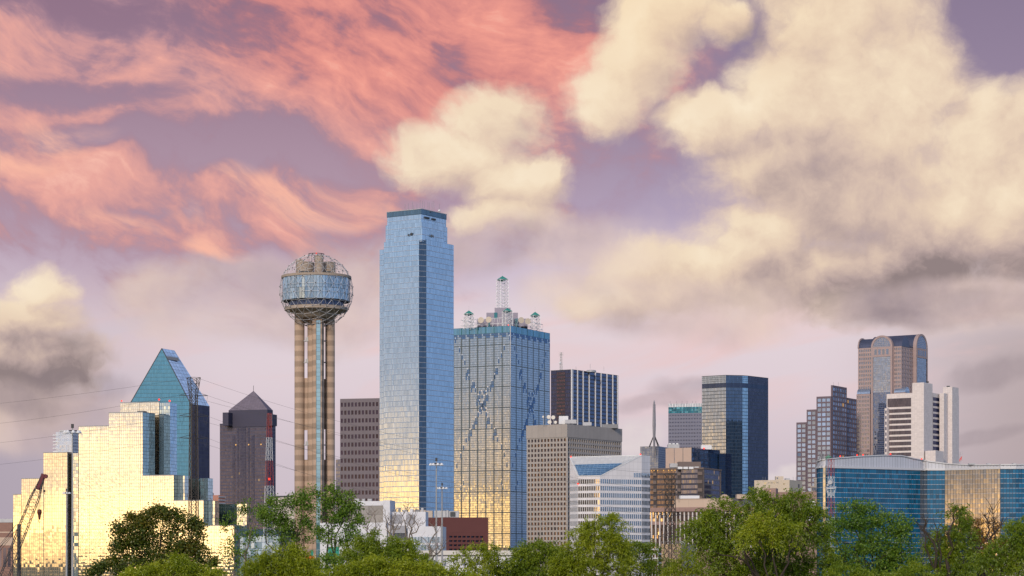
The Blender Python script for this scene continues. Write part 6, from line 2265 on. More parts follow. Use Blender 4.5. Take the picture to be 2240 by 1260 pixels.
# ================================================================== masts, pylons, crane, lamps, wires
def pylon(px, py_top, w_px, arms, arm_half, y, label, head_px=None, rz=0.5, arm_grp=None):
    s = y / FPX
    x_ = XY(px, y)[0]
    B = thing('power_pylon', label, 'pylon', (x_, y, 0), 'lattice power pylons')
    zt = ZP(py_top, y)
    mb = MB()
    w1, w0 = w_px * s * 0.78, w_px * s * 1.12
    zn = ZP(arms[0], y) if arms else zt
    nb = max(10, int(zn / (w1 * 1.25)))
    lattice(mb, (x_, y), 0, zn, w0, w1, nb, 0.32, rz, wb=0.16)
    mb.build('lattice_tower', M['steel_rust'], B)
    mb = MB()
    lattice(mb, (x_, y), zn, zt, w1, (head_px or w_px) * s, 3, 0.26, rz, wb=0.13)
    mb.build('tower_head', M['steel_rust'], B)
    ends = []
    for py in arms:
        z = ZP(py, y)
        for sd in (-1, 1):
            mb = MB()
            tip = Vector((x_ + sd * arm_half * s, y + sd * 1.0, z + 0.15))
            for o in (-0.5, 0.5):
                mb.beam((x_ + sd * w1 * 0.5, y + o * w1, z), tip, 0.22)
            mb.beam((x_ + sd * w1 * 0.5, y, z + 1.1), tip, 0.18)
            ends.append(tip)
            mb.build('cross_arm', M['steel_dark'], B)
        for sd in (-1, 1):
            mb = MB()
            tip = Vector((x_ + sd * arm_half * s, y + sd * 1.0, z + 0.1))
            prev = tip
            for i in range(1, 9):
                f = i / 8
                q = Vector((tip.x - sd * arm_half * s * 0.55 * f * 0.6, tip.y, tip.z - 2.6 * math.sin(math.pi * f) ))
                mb.beam(prev, q, 0.07, caps=False)
                prev = q
            mb.build('jumper_loop', M['steel_dark'], B)
    return ends


def wire(a, b, sag, label, wd=0.062):
    mb = MB()
    prev = None
    n = 30
    for i in range(n + 1):
        f = i / n
        p = Vector(a).lerp(Vector(b), f)
        p.z -= sag * 4 * f * (1 - f)
        if prev is not None:
            mb.beam(prev, p, wd, 3, caps=False)
        prev = p
    o = mb.build('power_line', M['steel_dark'])
    tag(o, label, 'cable', 'overhead power lines')
    return o


e1 = pylon(423.5, 826, 17, (866, 911, 959), 30, 700, 'tall lattice pylon with three cross arms in front of the gold hotel', 23)
e2 = pylon(1466, 1036, 20, (1079, 1127.5, 1175), 24, 640, 'shorter lattice pylon standing before the tan low building', 21)
for k in range(3):
    lv = ('uppermost', 'middle', 'lowest')[k]
    wire(e1[2 * k + 1], e2[2 * k], 4 + k * 1.0, lv + ' wire on the near side, slung from the gold hotel pylon to the right pylon')
    wire(e1[2 * k] + Vector((2.0, 3, 0)), e2[2 * k + 1] + Vector((0, 3, 0)), 2.5 + k, lv + ' wire on the far side, slung from the gold hotel pylon to the right pylon')
    far = PT(-330, (945, 985, 1032)[k], 1000)
    wire(e1[2 * k], far, 3.0, lv + ' wire running off to the left from the gold hotel pylon')
    wire(e2[2 * k + 1], PT(2500, (1050, 1110, 1165)[k], 700), 2.5, lv + ' wire running off to the right from the right pylon')
wire(PT(415, 827, 700), PT(-330, 905, 1000), 2.0, 'topmost earth wire running left from the tip of the gold hotel pylon', 0.06)
wire(PT(433, 827, 700), PT(1460, 1037, 640), 5.0, 'topmost earth wire between the tips of the two pylons', 0.06)


def high_mast(px, py_head, y, w_px, head_half, label):
    s = y / FPX
    x_ = XY(px, y)[0]
    B = thing('high_mast_light', label, 'lamp post', (x_, y, 0), 'high mast lights')
    zt = ZP(py_head, y)
    mb = MB(); mb.lathe(x_, y, [(w_px * s * 0.85, 0), (w_px * s * 0.62, zt * 0.5), (w_px * s * 0.36, zt + 0.6), (0.02, zt + 0.8)], 10)
    mb.build('pole', M['steel'], B)
    mb = MB()
    r_ = head_half * s * 0.62
    n = 8
    for i in range(n):
        an = 2 * math.pi * i / n + 0.3
        mb.beam((x_, y, zt - 0.1), (x_ + r_ * math.cos(an), y + r_ * math.sin(an), zt), 0.12)
        a2 = 2 * math.pi * (i + 1) / n + 0.3
        mb.beam((x_ + r_ * math.cos(an), y + r_ * math.sin(an), zt), (x_ + r_ * math.cos(a2), y + r_ * math.sin(a2), zt), 0.14)
    mb.build('lamp_ring', M['steel_dark'], B)
    for i in range(n):
        an = 2 * math.pi * i / n + 0.3
        rr = head_half * s * 0.86
        c_ = Vector((x_ + rr * math.cos(an), y + rr * math.sin(an), zt - 0.25))
        mb = MB(); mb.lathe(c_.x, c_.y, [(0.40, c_.z - 0.22), (0.34, c_.z), (0.14, c_.z + 0.28), (0.01, c_.z + 0.3)], 8); mb.disc(c_.x, c_.y, 0.39, c_.z - 0.21, 8, True)
        mb.build('floodlight', M['white_paint'], B)
    mb = MB(); mb.box((x_, y, zt + 0.5), 0.45, 0.45, 0.75); mb.build('winch_head', M['steel_dark'], B)


high_mast(158.5, 942, 430, 3.6, 18.5, 'tall high-mast light, the taller of the two before the gold hotel')
high_mast(145.5, 1077, 760, 3.0, 8.5, 'short distant high-mast light beside the tall one before the gold hotel')
high_mast(954.5, 1013.5, 520, 3.2, 15, 'high-mast light whose lamp head overlaps the tallest tower, left of two')
high_mast(967, 1066, 640, 3.2, 12.5, 'lower high-mast light, right of two by the red brick garage')


def tv_mast(px, y, top, segs, wtop, wbot, label, extras=None):
    s = y / FPX
    x_ = XY(px, y)[0]
    B = thing('lattice_radio_mast', label, 'radio mast', (x_, y, 0), 'red and white lattice masts')
    zt = ZP(top, y)
    edges = [top] + [e for e, _ in segs]
    for (a_, (b_, col)) in zip(edges, segs):
        z1, z0 = ZP(a_, y), max(0, ZP(b_, y))
        f0, f1 = 1 - z0 / zt, 1 - z1 / zt
        w0, w1 = (wtop + (wbot - wtop) * f0) * s, (wtop + (wbot - wtop) * f1) * s
        mb = MB()
        nb = max(2, int((z1 - z0) / (w1 * 1.15 + 0.5)))
        lattice(mb, (x_, y), z0, z1, w0, w1, nb, 0.14, 0.6, wb=0.06)
        mb.build(col + '_section', M[col + '_paint'], B)
    return B, x_


B_, x_ = tv_mast(589, 900, 904, ((957, 'red'), (1008, 'white'), (1063, 'red'), (1095, 'white'), (1300, 'white')), 6.5, 24, 'slim red and white lattice mast before the pyramid roofed tower')
beacon(B_, 589, 1048, 898, 0.45)
B_, x_ = tv_mast(1818, 800, 1004, ((1042, 'red'), (1089, 'white'), (1132, 'red'), (1170, 'white'), (1300, 'white')), 9, 13, 'red and white lattice mast with platform and dishes before the blue hotel')
mb = MB(); mb.lathe(x_, 800, [(1.7, ZP(1069.5, 800)), (1.75, ZP(1068, 800))], 14); mb.disc(x_, 800, 1.7, ZP(1069, 800), 14)
for i in range(10):
    an = 2 * math.pi * i / 10
    mb.beam((x_ + 1.7 * math.cos(an), 800 + 1.7 * math.sin(an), ZP(1069, 800)), (x_ + 1.7 * math.cos(an), 800 + 1.7 * math.sin(an), ZP(1064, 800)), 0.1)
    mb.beam((x_ + 1.7 * math.cos(an), 800 + 1.7 * math.sin(an), ZP(1069, 800)), (x_ + 0.9 * math.cos(an), 800 + 0.9 * math.sin(an), ZP(1085, 800)), 0.1)
mb.build('platform', M['white_paint'], B_)
for px, py, r_ in ((1817, 1055, 0.9), (1811.5, 1061, 0.45), (1809, 1112, 0.55)):
    mb = MB(); p_ = PT(px, py, 799); mb.beam(p_, p_ + Vector((-0.25, -0.55, 0)), r_ * 2, 14, r_ * 1.7); mb.build('drum_dish', M['unit'], B_)


def crane():
    y = 480
    s = y / FPX
    B = thing('lattice_crane', 'crawler crane with dark lattice boom and hanging hook at the far left', 'crane', (XY(12, y)[0], y, 0))
    foot, tip = PT(6, 1275, y), PT(95, 1040, y)
    foot = PT(-40, 1390, y)
    d = (tip - foot).normalized()
    side = Vector((0, 1, 0))
    up = side.cross(d).normalized()
    mb = MB()
    n = 44
    L = (tip - foot).length
    w_ = 1.15
    def c_(k, f):
        ww = w_ * (1.0 if f < 0.86 else (1.0 - (f - 0.86) / 0.14 * 0.75))
        ww *= min(1.0, 0.3 + f * 4)
        sx, sy = ((-1, -1), (1, -1), (1, 1), (-1, 1))[k]
        return foot + d * (L * f) + up * (sx * ww * 0.75) + side * (sy * ww * 0.75)
    for k in range(4):
        for i in range(n):
            mb.beam(c_(k, i / n), c_(k, (i + 1) / n), 0.20, caps=False)
            j = (k + 1) % 4
            if i % 2 == 0:
                mb.beam(c_(k, i / n), c_(j, (i + 1) / n), 0.10, caps=False)
            else:
                mb.beam(c_(j, i / n), c_(k, (i + 1) / n), 0.10, caps=False)
    mb.build('boom', M['steel_dark'], B)
    mb = MB(); mb.beam(tip - d * 3.2, tip + d * 0.3, 1.1, 6); mb.beam(tip - side * 0.4 + up * 0.5, tip + side * 0.4 + up * 0.5, 0.9, 10); mb.build('boom_head', solid('crane_red', (0.12, 0.02, 0.03), 0.6), B)
    mast_t = PT(37, 1146, y)
    mb = MB(); mb.beam((mast_t.x, y + 2, 0), mast_t + Vector((0, 2, 0)), 0.8, 6); mb.build('back_mast', M['steel_dark'], B)
    mb = MB()
    for o in (-0.5, 0.5):
        mb.beam(mast_t + Vector((0, 2 + o, 0)), tip + Vector((-0.4, o, 0)), 0.09, 3)
        mb.beam(mast_t + Vector((o, 2, 0)), PT(-60, 1280, y), 0.10, 3)
        mb.beam(mast_t + Vector((o, 2, 0)), PT(-48, 1250, y), 0.10, 3)
    mb.build('pendant_lines', M['steel_dark'], B)
    hook = PT(86.3, 1124, y)
    mb = MB(); mb.beam(tip - d * 2.0, hook + Vector((-0.15, 0, 1)), 0.06, 3); mb.beam(tip - d * 1.6, hook + Vector((0.2, 0, 1)), 0.06, 3); mb.build('hoist_cable', M['steel_dark'], B)
    mb = MB(); mb.lathe(hook.x, hook.y, [(0.02, hook.z - 1.25), (0.22, hook.z - 1.1), (0.32, hook.z - 0.3), (0.52, hook.z + 0.35), (0.46, hook.z + 0.8), (0.05, hook.z + 1.0)], 10)
    prev = None
    for i in range(9):
        an = math.pi * (0.5 + 1.4 * i / 8)
        p_ = Vector((hook.x + 0.22 * math.cos(an), hook.y, hook.z - 1.5 + 0.25 * math.sin(an)))
        if prev is not None:
            mb.beam(prev, p_, 0.14)
        prev = p_
    mb.beam((hook.x, hook.y, hook.z - 1.7), (hook.x, hook.y, hook.z - 4.2), 0.06)
    mb.build('hook_block', solid('hook_paint', (0.10, 0.03, 0.02), 0.6), B)
    b2 = PT(96.8, 1074, y)
    mb = MB(); mb.beam(tip, b2, 0.06, 3); mb.ball(b2, 0.26, 8, 5); mb.beam(b2, b2 - Vector((0, 0, 0.7)), 0.12); mb.build('ball_hook', M['steel_dark'], B)
    # machine at the foot
    mb = MB(); mb.box((foot.x - 1, y, 1.2), 7, 3.4, 2.6); mb.build('cab_house', solid('crane_house', (0.35, 0.05, 0.05), 0.6), B)
    for o in (-2.2, 2.2):
        mb = MB(); mb.box((foot.x - 1, y + o, 0), 8.5, 1.0, 1.15); mb.build('crawler_track', M['steel_dark'], B)


crane()


def road_signs():
    """backs and edges of motorway boards by the ball tower's foot"""
    y = 620
    gm = solid('sign_green', (0.01, 0.23, 0.17), 0.5, 0, 0.05, 1)
    om = solid('work_orange', (0.75, 0.09, 0.02), 0.5, 0, 0.05, 1)
    for nm, label, (x0, x1, t, b), m_ in (('road_sign', 'narrow green road sign panel left of the ball tower foot', (679, 685.5, 1203, 1216), gm), ('road_sign', 'wide green road sign behind leaves right of the ball tower foot', (718, 742, 1196, 1219), gm), ('work_sign', 'bright orange roadwork panel hung below the narrow green sign', (669, 687, 1216.5, 1223), om)):
        z0, z1 = ZP(b, y), ZP(t, y)
        xa, xb = XY(x0, y)[0], XY(x1, y)[0]
        B = thing(nm, label, 'road sign', ((xa + xb) / 2, y, 0), 'road signs by the ball tower' if nm == 'road_sign' else None)
        mb = MB(); mb.box(((xa + xb) / 2, y, z0), xb - xa, 0.08, z1 - z0); mb.build('panel', m_, B)
        mb = MB()
        for xx in ((xa + xb) / 2 - 0.3, (xa + xb) / 2 + 0.3):
            mb.box((xx, y + 0.12, 0), 0.1, 0.1, z1)
        mb.build('post', M['steel'], B)
    B = thing('sign_gantry', 'thin grey sign gantry crossing the ball tower foot', 'gantry', (XY(700, y + 3)[0], y + 3, 0))
    mb = MB()
    yy = y + 3
    for py in (1203, 1225):
        mb.beam(PT(664, py, yy), PT(745, py, yy), 0.12)
    for i in range(9):
        mb.beam(PT(664 + i * 10, 1203, yy), PT(664 + i * 10, 1225, yy), 0.08)
    mb.build('gantry_truss', M['steel'], B)
    for px in (665, 744):
        mb = MB(); p_ = PT(px, 1203, yy); mb.beam((p_.x, yy, 0), p_, 0.3, 6); mb.build('gantry_post', M['steel'], B)


road_signs()
def flag():
    y = 700
    p = PT(958, 1185, y)
    B = thing('flagpole', 'thin flagpole with a furled red and white flag by the red garage', 'flag', (p.x, y, 0))
    mb = MB(); mb.beam((p.x, y, 0), p, 0.12, 6); mb.build('pole', M['steel'], B)
    mb = MB(); mb.beam(p - Vector((0.25, 0, 0.5)), p - Vector((0.3, 0, 2.2)), 0.35, 6); mb.build('flag_cloth', M['red_paint'], B)
    mb = MB(); mb.beam(p - Vector((0.42, 0.1, 0.6)), p - Vector((0.45, 0.1, 2.0)), 0.14, 5); mb.build('flag_stripe', M['white_paint'], B)
flag()


# ================================================================== trees
def leaf_mat(name, c1, c2, c3, trans=0.35):
    m, t, out = mat_new(name)
    g_ = geo(t)
    pos = S(t, g_.outputs['Position'])
    r = S(t, g_.outputs['Random Per Island'])
    n = t.noise(pos, 0.45, 3, 0.5)
    f = r * 0.45 + n * 0.9 - 0.15
    col = t.ramp(f, [(0.15, (*c1, 1)), (0.50, (*c2, 1)), (0.85, (*c3, 1))])
    d = t.new('ShaderNodeBsdfDiffuse')
    t.put(d.inputs[0], col)
    tr = t.new('ShaderNodeBsdfTranslucent')
    t.put(tr.inputs[0], t.vm('MULTIPLY', col, (1.15, 1.1, 0.6)))
    mx = t.new('ShaderNodeMixShader')
    mx.inputs[0].default_value = trans
    t.links.new(d.outputs[0], mx.inputs[1]); t.links.new(tr.outputs[0], mx.inputs[2])
    gl = t.new('ShaderNodeBsdfAnisotropic')
    gl.inputs['Roughness'].default_value = 0.45
    gl.inputs['Color'].default_value = (0.8, 0.85, 0.8, 1)
    m2 = t.new('ShaderNodeMixShader')
    m2.inputs[0].default_value = 0.03
    t.links.new(mx.outputs[0], m2.inputs[1]); t.links.new(gl.outputs[0], m2.inputs[2])
    t.links.new(m2.outputs[0], out.inputs[0])
    return m


LM = {
    'oak': leaf_mat('oak_leaf', (0.030, 0.058, 0.005), (0.075, 0.105, 0.009), (0.17, 0.13, 0.014)),  # orange end of the ramp paints reflected gold backlight into the leaves
    'cotton': leaf_mat('cottonwood_leaf', (0.040, 0.100, 0.008), (0.095, 0.185, 0.014), (0.175, 0.260, 0.026)),
    'willow': leaf_mat('willow_leaf', (0.11, 0.160, 0.005), (0.245, 0.300, 0.008), (0.38, 0.410, 0.020), 0.45),
    'willow_dark': leaf_mat('dark_willow_leaf', (0.058, 0.105, 0.005), (0.145, 0.215, 0.008), (0.27, 0.325, 0.018), 0.42),
    'rust': leaf_mat('rusty_leaf', (0.09, 0.055, 0.012), (0.19, 0.095, 0.02), (0.30, 0.15, 0.03), 0.4),
}
bark = solid('grey_bark', (0.045, 0.034, 0.026), 0.9, 0, 0.25, 3.0)
bark_pale = solid('pale_bark', (0.19, 0.155, 0.13), 0.9, 0, 0.25, 3.0)


def leaves_mesh(name, mat, parent, pts, dirs, ln, wd, rng):
    """pts: Nx3 leaf centres, dirs: Nx3 leaf axes; a pointed four-sided blade each"""
    n = len(pts)
    o3 = ORG[parent.as_pointer()]
    pts = pts - np.array(o3)
    d = dirs / (np.linalg.norm(dirs, axis=1, keepdims=True) + 1e-9)
    # blades turn their faces to the light, loosely
    rnd = rng.normal(size=(n, 3)) * 0.85 + np.array([-0.25, -0.85, 0.45])
    s = np.cross(d, rnd)
    s /= (np.linalg.norm(s, axis=1, keepdims=True) + 1e-9)
    L = (ln * rng.uniform(0.7, 1.3, n))[:, None]
    Wd = (wd * rng.uniform(0.7, 1.3, n))[:, None]
    v = np.empty((n, 4, 3), dtype=np.float32)
    v[:, 0] = pts - d * L * 0.5
    v[:, 1] = pts - d * L * 0.05 + s * Wd * 0.5
    v[:, 2] = pts + d * L * 0.5
    v[:, 3] = pts - d * L * 0.05 - s * Wd * 0.5
    me = bpy.data.meshes.new(name)
    me.vertices.add(n * 4)
    me.vertices.foreach_set('co', v.ravel())
    me.loops.add(n * 4)
    me.loops.foreach_set('vertex_index', np.arange(n * 4, dtype=np.int32))
    me.polygons.add(n)
    me.polygons.foreach_set('loop_start', np.arange(0, n * 4, 4, dtype=np.int32))
    me.polygons.foreach_set('loop_total', np.full(n, 4, dtype=np.int32))
    me.update(calc_edges=True)
    me.materials.append(mat)
    ob = bpy.data.objects.new(name, me)
    C.objects.link(ob)
    ob.parent = parent
    return ob


def limb(mb, a, b, r0, r1, rng, wob=0.12, n=5):
    a, b = Vector(a), Vector(b)
    L = (b - a).length
    pts = [a]
    for i in range(1, n):
        f = i / n
        p = a.lerp(b, f) + Vector(rng.normal(size=3)) * (L * wob * 0.25)
        p.z += L * 0.10 * math.sin(math.pi * f)
        pts.append(p)
    pts.append(b)
    for i in range(n):
        mb.beam(pts[i], pts[i + 1], 2 * (r0 + (r1 - r0) * i / n), 6, 2 * (r0 + (r1 - r0) * (i + 1) / n), caps=False)
    return pts


def tree(name, label, cat, y, foot_px, lobes, kind, dens=1.0, style='round', group=None, leaf=None, seed=1, bk=None, hollow=0.35, extra=None, gap=0.25):
    """lobes: ellipses (column, row, half width, half height) of the photograph; each becomes a body of leaf sprays with its own depth"""
    rng = np.random.default_rng(seed)
    s = y / FPX
    fx = XY(foot_px, y)[0]
    B = thing(name, label, cat, (fx, y, 0), group)
    wb_ = MB()
    zc = [ZP(l_[1], y) for l_ in lobes]
    zlow = min(zc) - 1.0
    fork = Vector((fx, y, max(2.0, zlow * 0.62)))
    tr_ = 0.09 + 0.006 * max(zc)
    mainp = limb(wb_, (fx, y, -0.2), fork, tr_ * 1.25, tr_, rng, 0.05)
    P_, D_ = [], []
    sats = []
    for (px, py, rx, rz) in lobes:
        for k in range(3):
            an = rng.uniform(-0.25, math.pi + 0.25)
            f_ = rng.uniform(0.22, 0.38)
            sats.append((px + math.cos(an) * rx * (0.98 - f_ * 0.35), py - math.sin(an) * rz * (0.98 - f_ * 0.35), max(5.0, rx * f_), max(5.0, rz * f_)))
    n_main = len(lobes)
    lobes = list(lobes) + sats
    for li, (px, py, rx, rz) in enumerate(lobes):
        c = np.array([XY(px, y)[0], y + rng.uniform(-0.4, 0.4) * rx * s, ZP(py, y)])
        rad = np.array([rx * s, max(0.8, rx * s * 0.85), rz * s])
        hub = Vector(c - np.array([0, 0, rad[2] * 0.45]))
        if li < n_main:
            limb(wb_, fork, hub, tr_ * 0.42, tr_ * 0.16, rng, 0.10, 6)
        vol = rad[0] * rad[1] * rad[2]
        area = (rad[0] * rad[2] + rad[0] * rad[1] + rad[1] * rad[2])
        ncl = max(5, int(area * (13.5 if style == 'round' else 14.5) * dens))
        u = rng.normal(size=(ncl, 3)); u /= np.linalg.norm(u, axis=1, keepdims=True)
        rr = hollow + (1 - hollow) * rng.random(ncl) ** 0.55
        bump = 1 + 0.24 * np.sin(u[:, 0] * 5 + li) * np.cos(u[:, 2] * 6 + li * 2) + rng.uniform(-0.14, 0.22, ncl)
        cl = c + u * rad * (rr * bump)[:, None]
        keep = rng.random(ncl) > gap + 0.06
        cl = cl[keep]
        for k in range(len(cl)):
            if k % 16 == 0:
                st_ = hub.lerp(Vector(cl[k]), 0.0)
                limb(wb_, st_, cl[k], tr_ * 0.17, 0.010, rng, 0.16, 4)
            if style == 'round':
                m_ = rng.integers(26, 46)
                r_ = rng.uniform(0.22, 0.40)
                q = cl[k] + rng.normal(size=(m_, 3)) * r_ * np.array([0.62, 0.62, 0.48])
                P_.append(q)
                dd = rng.normal(size=(m_, 3)); dd[:, 2] -= 0.3
                D_.append(dd)
            else:
                # feathery shoots: arching out, then hanging
                out = (cl[k] - c) / (np.linalg.norm(cl[k] - c) + 1e-6)
                for q_ in range(rng.integers(5, 9)):
                    a = out * 0.8 + rng.normal(size=3) * 0.55 + np.array([0, 0, 0.35])
                    a /= np.linalg.norm(a)
                    ln_ = rng.uniform(0.35, 0.75)
                    n_ = int(ln_ * 17)
                    tt = np.linspace(0.1, 1, n_)[:, None]
                    drop = rng.uniform(0.25, 0.75)
                    pts = cl[k] + a * tt * ln_ + np.array([0, 0, -1]) * (tt ** 2) * drop * ln_ + rng.normal(size=(n_, 3)) * 0.045
                    dr = a + np.array([0, 0, -2]) * tt * drop + rng.normal(size=(n_, 3)) * 0.55
                    P_.append(pts)
                    D_.append(dr)
    if extra:
        extra(wb_, B, rng, fork)
    tk = wb_.build('trunk', bk or bark, B)
    pts, dirs = np.concatenate(P_), np.concatenate(D_)
    ln, wd = leaf or ((0.125, 0.092) if style == 'round' else (0.140, 0.044))
    leaves_mesh('crown', LM[kind], B, pts, dirs, ln, wd, rng)
    return B, len(pts)


def bare_tree(label, y, foot_px, foot_py, tips, seed, group='bare trees by the white arena'):
    rng = np.random.default_rng(seed)
    s = y / FPX
    B = thing('bare_tree', label, 'tree', (XY(foot_px, y)[0], y, 0), group)
    mb = MB()
    foot = PT(foot_px, foot_py, y)
    limb(mb, (foot.x, y, -0.2), foot, 0.16, 0.11, rng, 0.03)
    for px, py in tips:
        tip = PT(px, py, y) + Vector((0, rng.uniform(-1.2, 1.2), 0))
        pts = limb(mb, foot, tip, 0.075, 0.014, rng, 0.22, 7)
        for i in range(2, 7):
            for sd in (-1, 1):
                if rng.random() < 0.8:
                    d = Vector((sd * rng.uniform(0.5, 1.1), rng.uniform(-0.6, 0.6), rng.uniform(0.5, 1.3))) * (1.25 - i * 0.12)
                    q = limb(mb, pts[i], pts[i] + d, 0.026, 0.008, rng, 0.25, 3)
                    mb.beam(q[2], q[2] + Vector((-sd * 0.3, 0.1, 0.45)), 0.018, 3, 0.01, caps=False)
    mb.build('trunk', bark_pale, B)
    return B


TOT = 0
def plant(*a, **k):
    global TOT
    B, n = tree(*a, **k)
    TOT += n
    return B


# far left: dark oak against the gold glass
plant('oak_tree', 'dark round oak with rusty edge silhouetted against the gold hotel', 'tree', 135, 352,
      [(352, 1152, 50, 36), (292, 1172, 36, 34), (408, 1176, 36, 34), (340, 1205, 84, 34), (440, 1208, 24, 18), (262, 1212, 20, 26), (384, 1134, 22, 20), (318, 1138, 22, 18), (262, 1160, 15, 14), (425, 1150, 16, 14), (350, 1118, 16, 10), (250, 1236, 18, 18), (455, 1228, 12, 10), (330, 1240, 80, 24), (285, 1140, 12, 10), (405, 1232, 40, 24)], 'oak', 1.25, seed=2, leaf=(0.13, 0.10), gap=0.24)
plant('young_shrub', 'small thin-leaved shrub just left of the dark oak', 'shrub', 132, 212, [(212, 1252, 17, 12), (222, 1244, 8, 9)], 'oak', 1.3, seed=4, leaf=(0.11, 0.085))
plant('willow_tree', 'bright green willow mound in front of the dark oak', 'tree', 112, 375, [(375, 1262, 75, 30), (320, 1270, 50, 22), (435, 1268, 48, 24)], 'willow', 2.0, 'willow', 'willows along the levee', seed=5, gap=0.05)
# thin young cottonwood in front of the lower steps
plant('cottonwood_tree', 'thin see-through cottonwood over the lowest gold steps', 'tree', 150, 520,
      [(512, 1160, 26, 50), (545, 1135, 26, 40), (500, 1220, 34, 34), (545, 1205, 25, 40), (560, 1120, 16, 18)], 'cotton', 0.62, seed=6, group='cottonwoods', leaf=(0.12, 0.095), gap=0.5, bk=bark_pale)
plant('cottonwood_tree', 'cottonwood clump left of the ball tower shaft', 'tree', 148, 640,
      [(640, 1125, 42, 38), (600, 1120, 22, 32), (662, 1105, 28, 26), (615, 1165, 30, 36), (655, 1165, 34, 34), (580, 1150, 18, 30)], 'cotton', 0.95, seed=7, group='cottonwoods', leaf=(0.12, 0.095), gap=0.28)
plant('cottonwood_tree', 'leafy cottonwood covering the right side of the ball tower shaft', 'tree', 145, 728,
      [(708, 1085, 27, 25), (748, 1105, 30, 30), (768, 1130, 24, 34), (725, 1125, 36, 36), (735, 1165, 40, 34), (775, 1165, 18, 24)], 'cotton', 1.0, seed=8, group='cottonwoods', leaf=(0.12, 0.095), gap=0.25)
plant('willow_tree', 'low green willow at the foot of the left cottonwood clump', 'tree', 118, 622, [(622, 1222, 48, 26), (590, 1245, 50, 25), (655, 1240, 36, 26), (640, 1262, 60, 24), (560, 1258, 30, 20)], 'willow', 1.8, 'willow', 'willows along the levee', seed=9, gap=0.06)
plant('willow_tree', 'dark willow behind the bright mound below the bare trees', 'tree', 128, 838, [(830, 1198, 42, 26), (790, 1215, 40, 28), (880, 1210, 36, 24), (900, 1235, 34, 24), (845, 1228, 60, 26), (765, 1240, 30, 26)], 'willow_dark', 1.7, 'willow', 'willows along the levee', seed=10, gap=0.08)
plant('willow_tree', 'bright willow mound lowest in front, below the bare trees', 'tree', 105, 860, [(850, 1250, 60, 26), (800, 1258, 45, 24), (910, 1258, 50, 22), (750, 1268, 36, 20)], 'willow', 2.2, 'willow', 'willows along the levee', seed=11, gap=0.05)
plant('cottonwood_tree', 'small dark cottonwood shoots just right of the ball tower foot', 'tree', 125, 715, [(712, 1238, 28, 26), (700, 1256, 30, 18)], 'cotton', 1.0, seed=12, group='cottonwoods', leaf=(0.11, 0.085), gap=0.3)
plant('willow_tree', 'airy small willow in front of the gold foot of the crossed-pane tower', 'tree', 120, 1040, [(1040, 1222, 36, 26), (1070, 1205, 18, 14), (1015, 1245, 28, 24), (1062, 1250, 36, 24), (1078, 1228, 14, 18)], 'willow', 1.0, 'willow', 'willows along the levee', seed=13, gap=0.35)
plant('willow_tree', 'rounded willow below the tan concrete grid building', 'tree', 122, 1160, [(1178, 1216, 44, 24), (1140, 1232, 36, 24), (1195, 1240, 40, 26), (1120, 1252, 40, 20), (1170, 1262, 60, 22), (1215, 1222, 18, 18)], 'willow_dark', 1.8, 'willow', 'willows along the levee', seed=14, gap=0.10)
plant('willow_tree', 'tall airy willow with a lone top tuft before the slant-roofed office', 'tree', 120, 1310,
      [(1300, 1172, 38, 26), (1338, 1152, 24, 20), (1262, 1190, 32, 28), (1320, 1205, 48, 34), (1265, 1232, 46, 30), (1350, 1225, 36, 34), (1310, 1250, 70, 26), (1238, 1250, 30, 22)], 'willow', 1.35, 'willow', 'willows along the levee', seed=15, gap=0.16)
plant('willow_tree', 'low dusky willow between the slant-roofed office and right pylon', 'tree', 126, 1400, [(1400, 1212, 36, 22), (1425, 1206, 20, 14), (1390, 1240, 40, 26), (1440, 1245, 34, 20), (1375, 1205, 16, 14)], 'willow_dark', 1.3, 'willow', 'willows along the levee', seed=16, gap=0.22)
plant('willow_tree', 'sprig-like low willow at the foot of the right pylon', 'tree', 118, 1520, [(1505, 1235, 26, 22), (1480, 1258, 40, 14), (1535, 1250, 30, 16)], 'willow', 0.9, 'willow', 'willows along the levee', seed=26, gap=0.3)


def big_limbs(wb_, B, rng, fork):
    y = 111.5
    for (a_, b_) in (((1660, 1260), (1590, 1150)), ((1665, 1262), (1620, 1190)), ((1690, 1265), (1560, 1205)), ((1700, 1262), (1745, 1180)), ((1680, 1266), (1700, 1150))):
        j_ = PT(a_[0], a_[1] + 30, y - 1)
        limb(wb_, fork, j_, 0.085, 0.07, rng, 0.08, 4)
        limb(wb_, j_, PT(b_[0], b_[1], y - 1.3), 0.065, 0.018, rng, 0.13, 6)


plant('willow_tree', 'big spreading willow hiding the rosy columned office, broadest tree in view', 'tree', 112, 1668,
      [(1582, 1122, 34, 28), (1545, 1165, 40, 36), (1590, 1172, 46, 40), (1690, 1110, 34, 28), (1735, 1118, 44, 32), (1700, 1165, 62, 44), (1770, 1150, 38, 36), (1640, 1150, 36, 36), (1560, 1215, 34, 32), (1620, 1225, 60, 38), (1710, 1225, 64, 40), (1785, 1205, 34, 44), (1790, 1250, 40, 28), (1660, 1258, 90, 28), (1658, 1088, 12, 12), (1514, 1160, 16, 18)],
      'willow_dark', 1.45, 'willow', 'willows along the levee', seed=17, gap=0.10, extra=big_limbs)


def rusty_patch(wb_, B, rng, fork):
    pts = PT(1666, 1146, 109)
    q = np.array(pts) + rng.normal(size=(420, 3)) * np.array([0.20, 0.16, 0.17])
    leaves_mesh('rusty_leaves', LM['rust'], B, q, rng.normal(size=(420, 3)), 0.11, 0.04, rng)


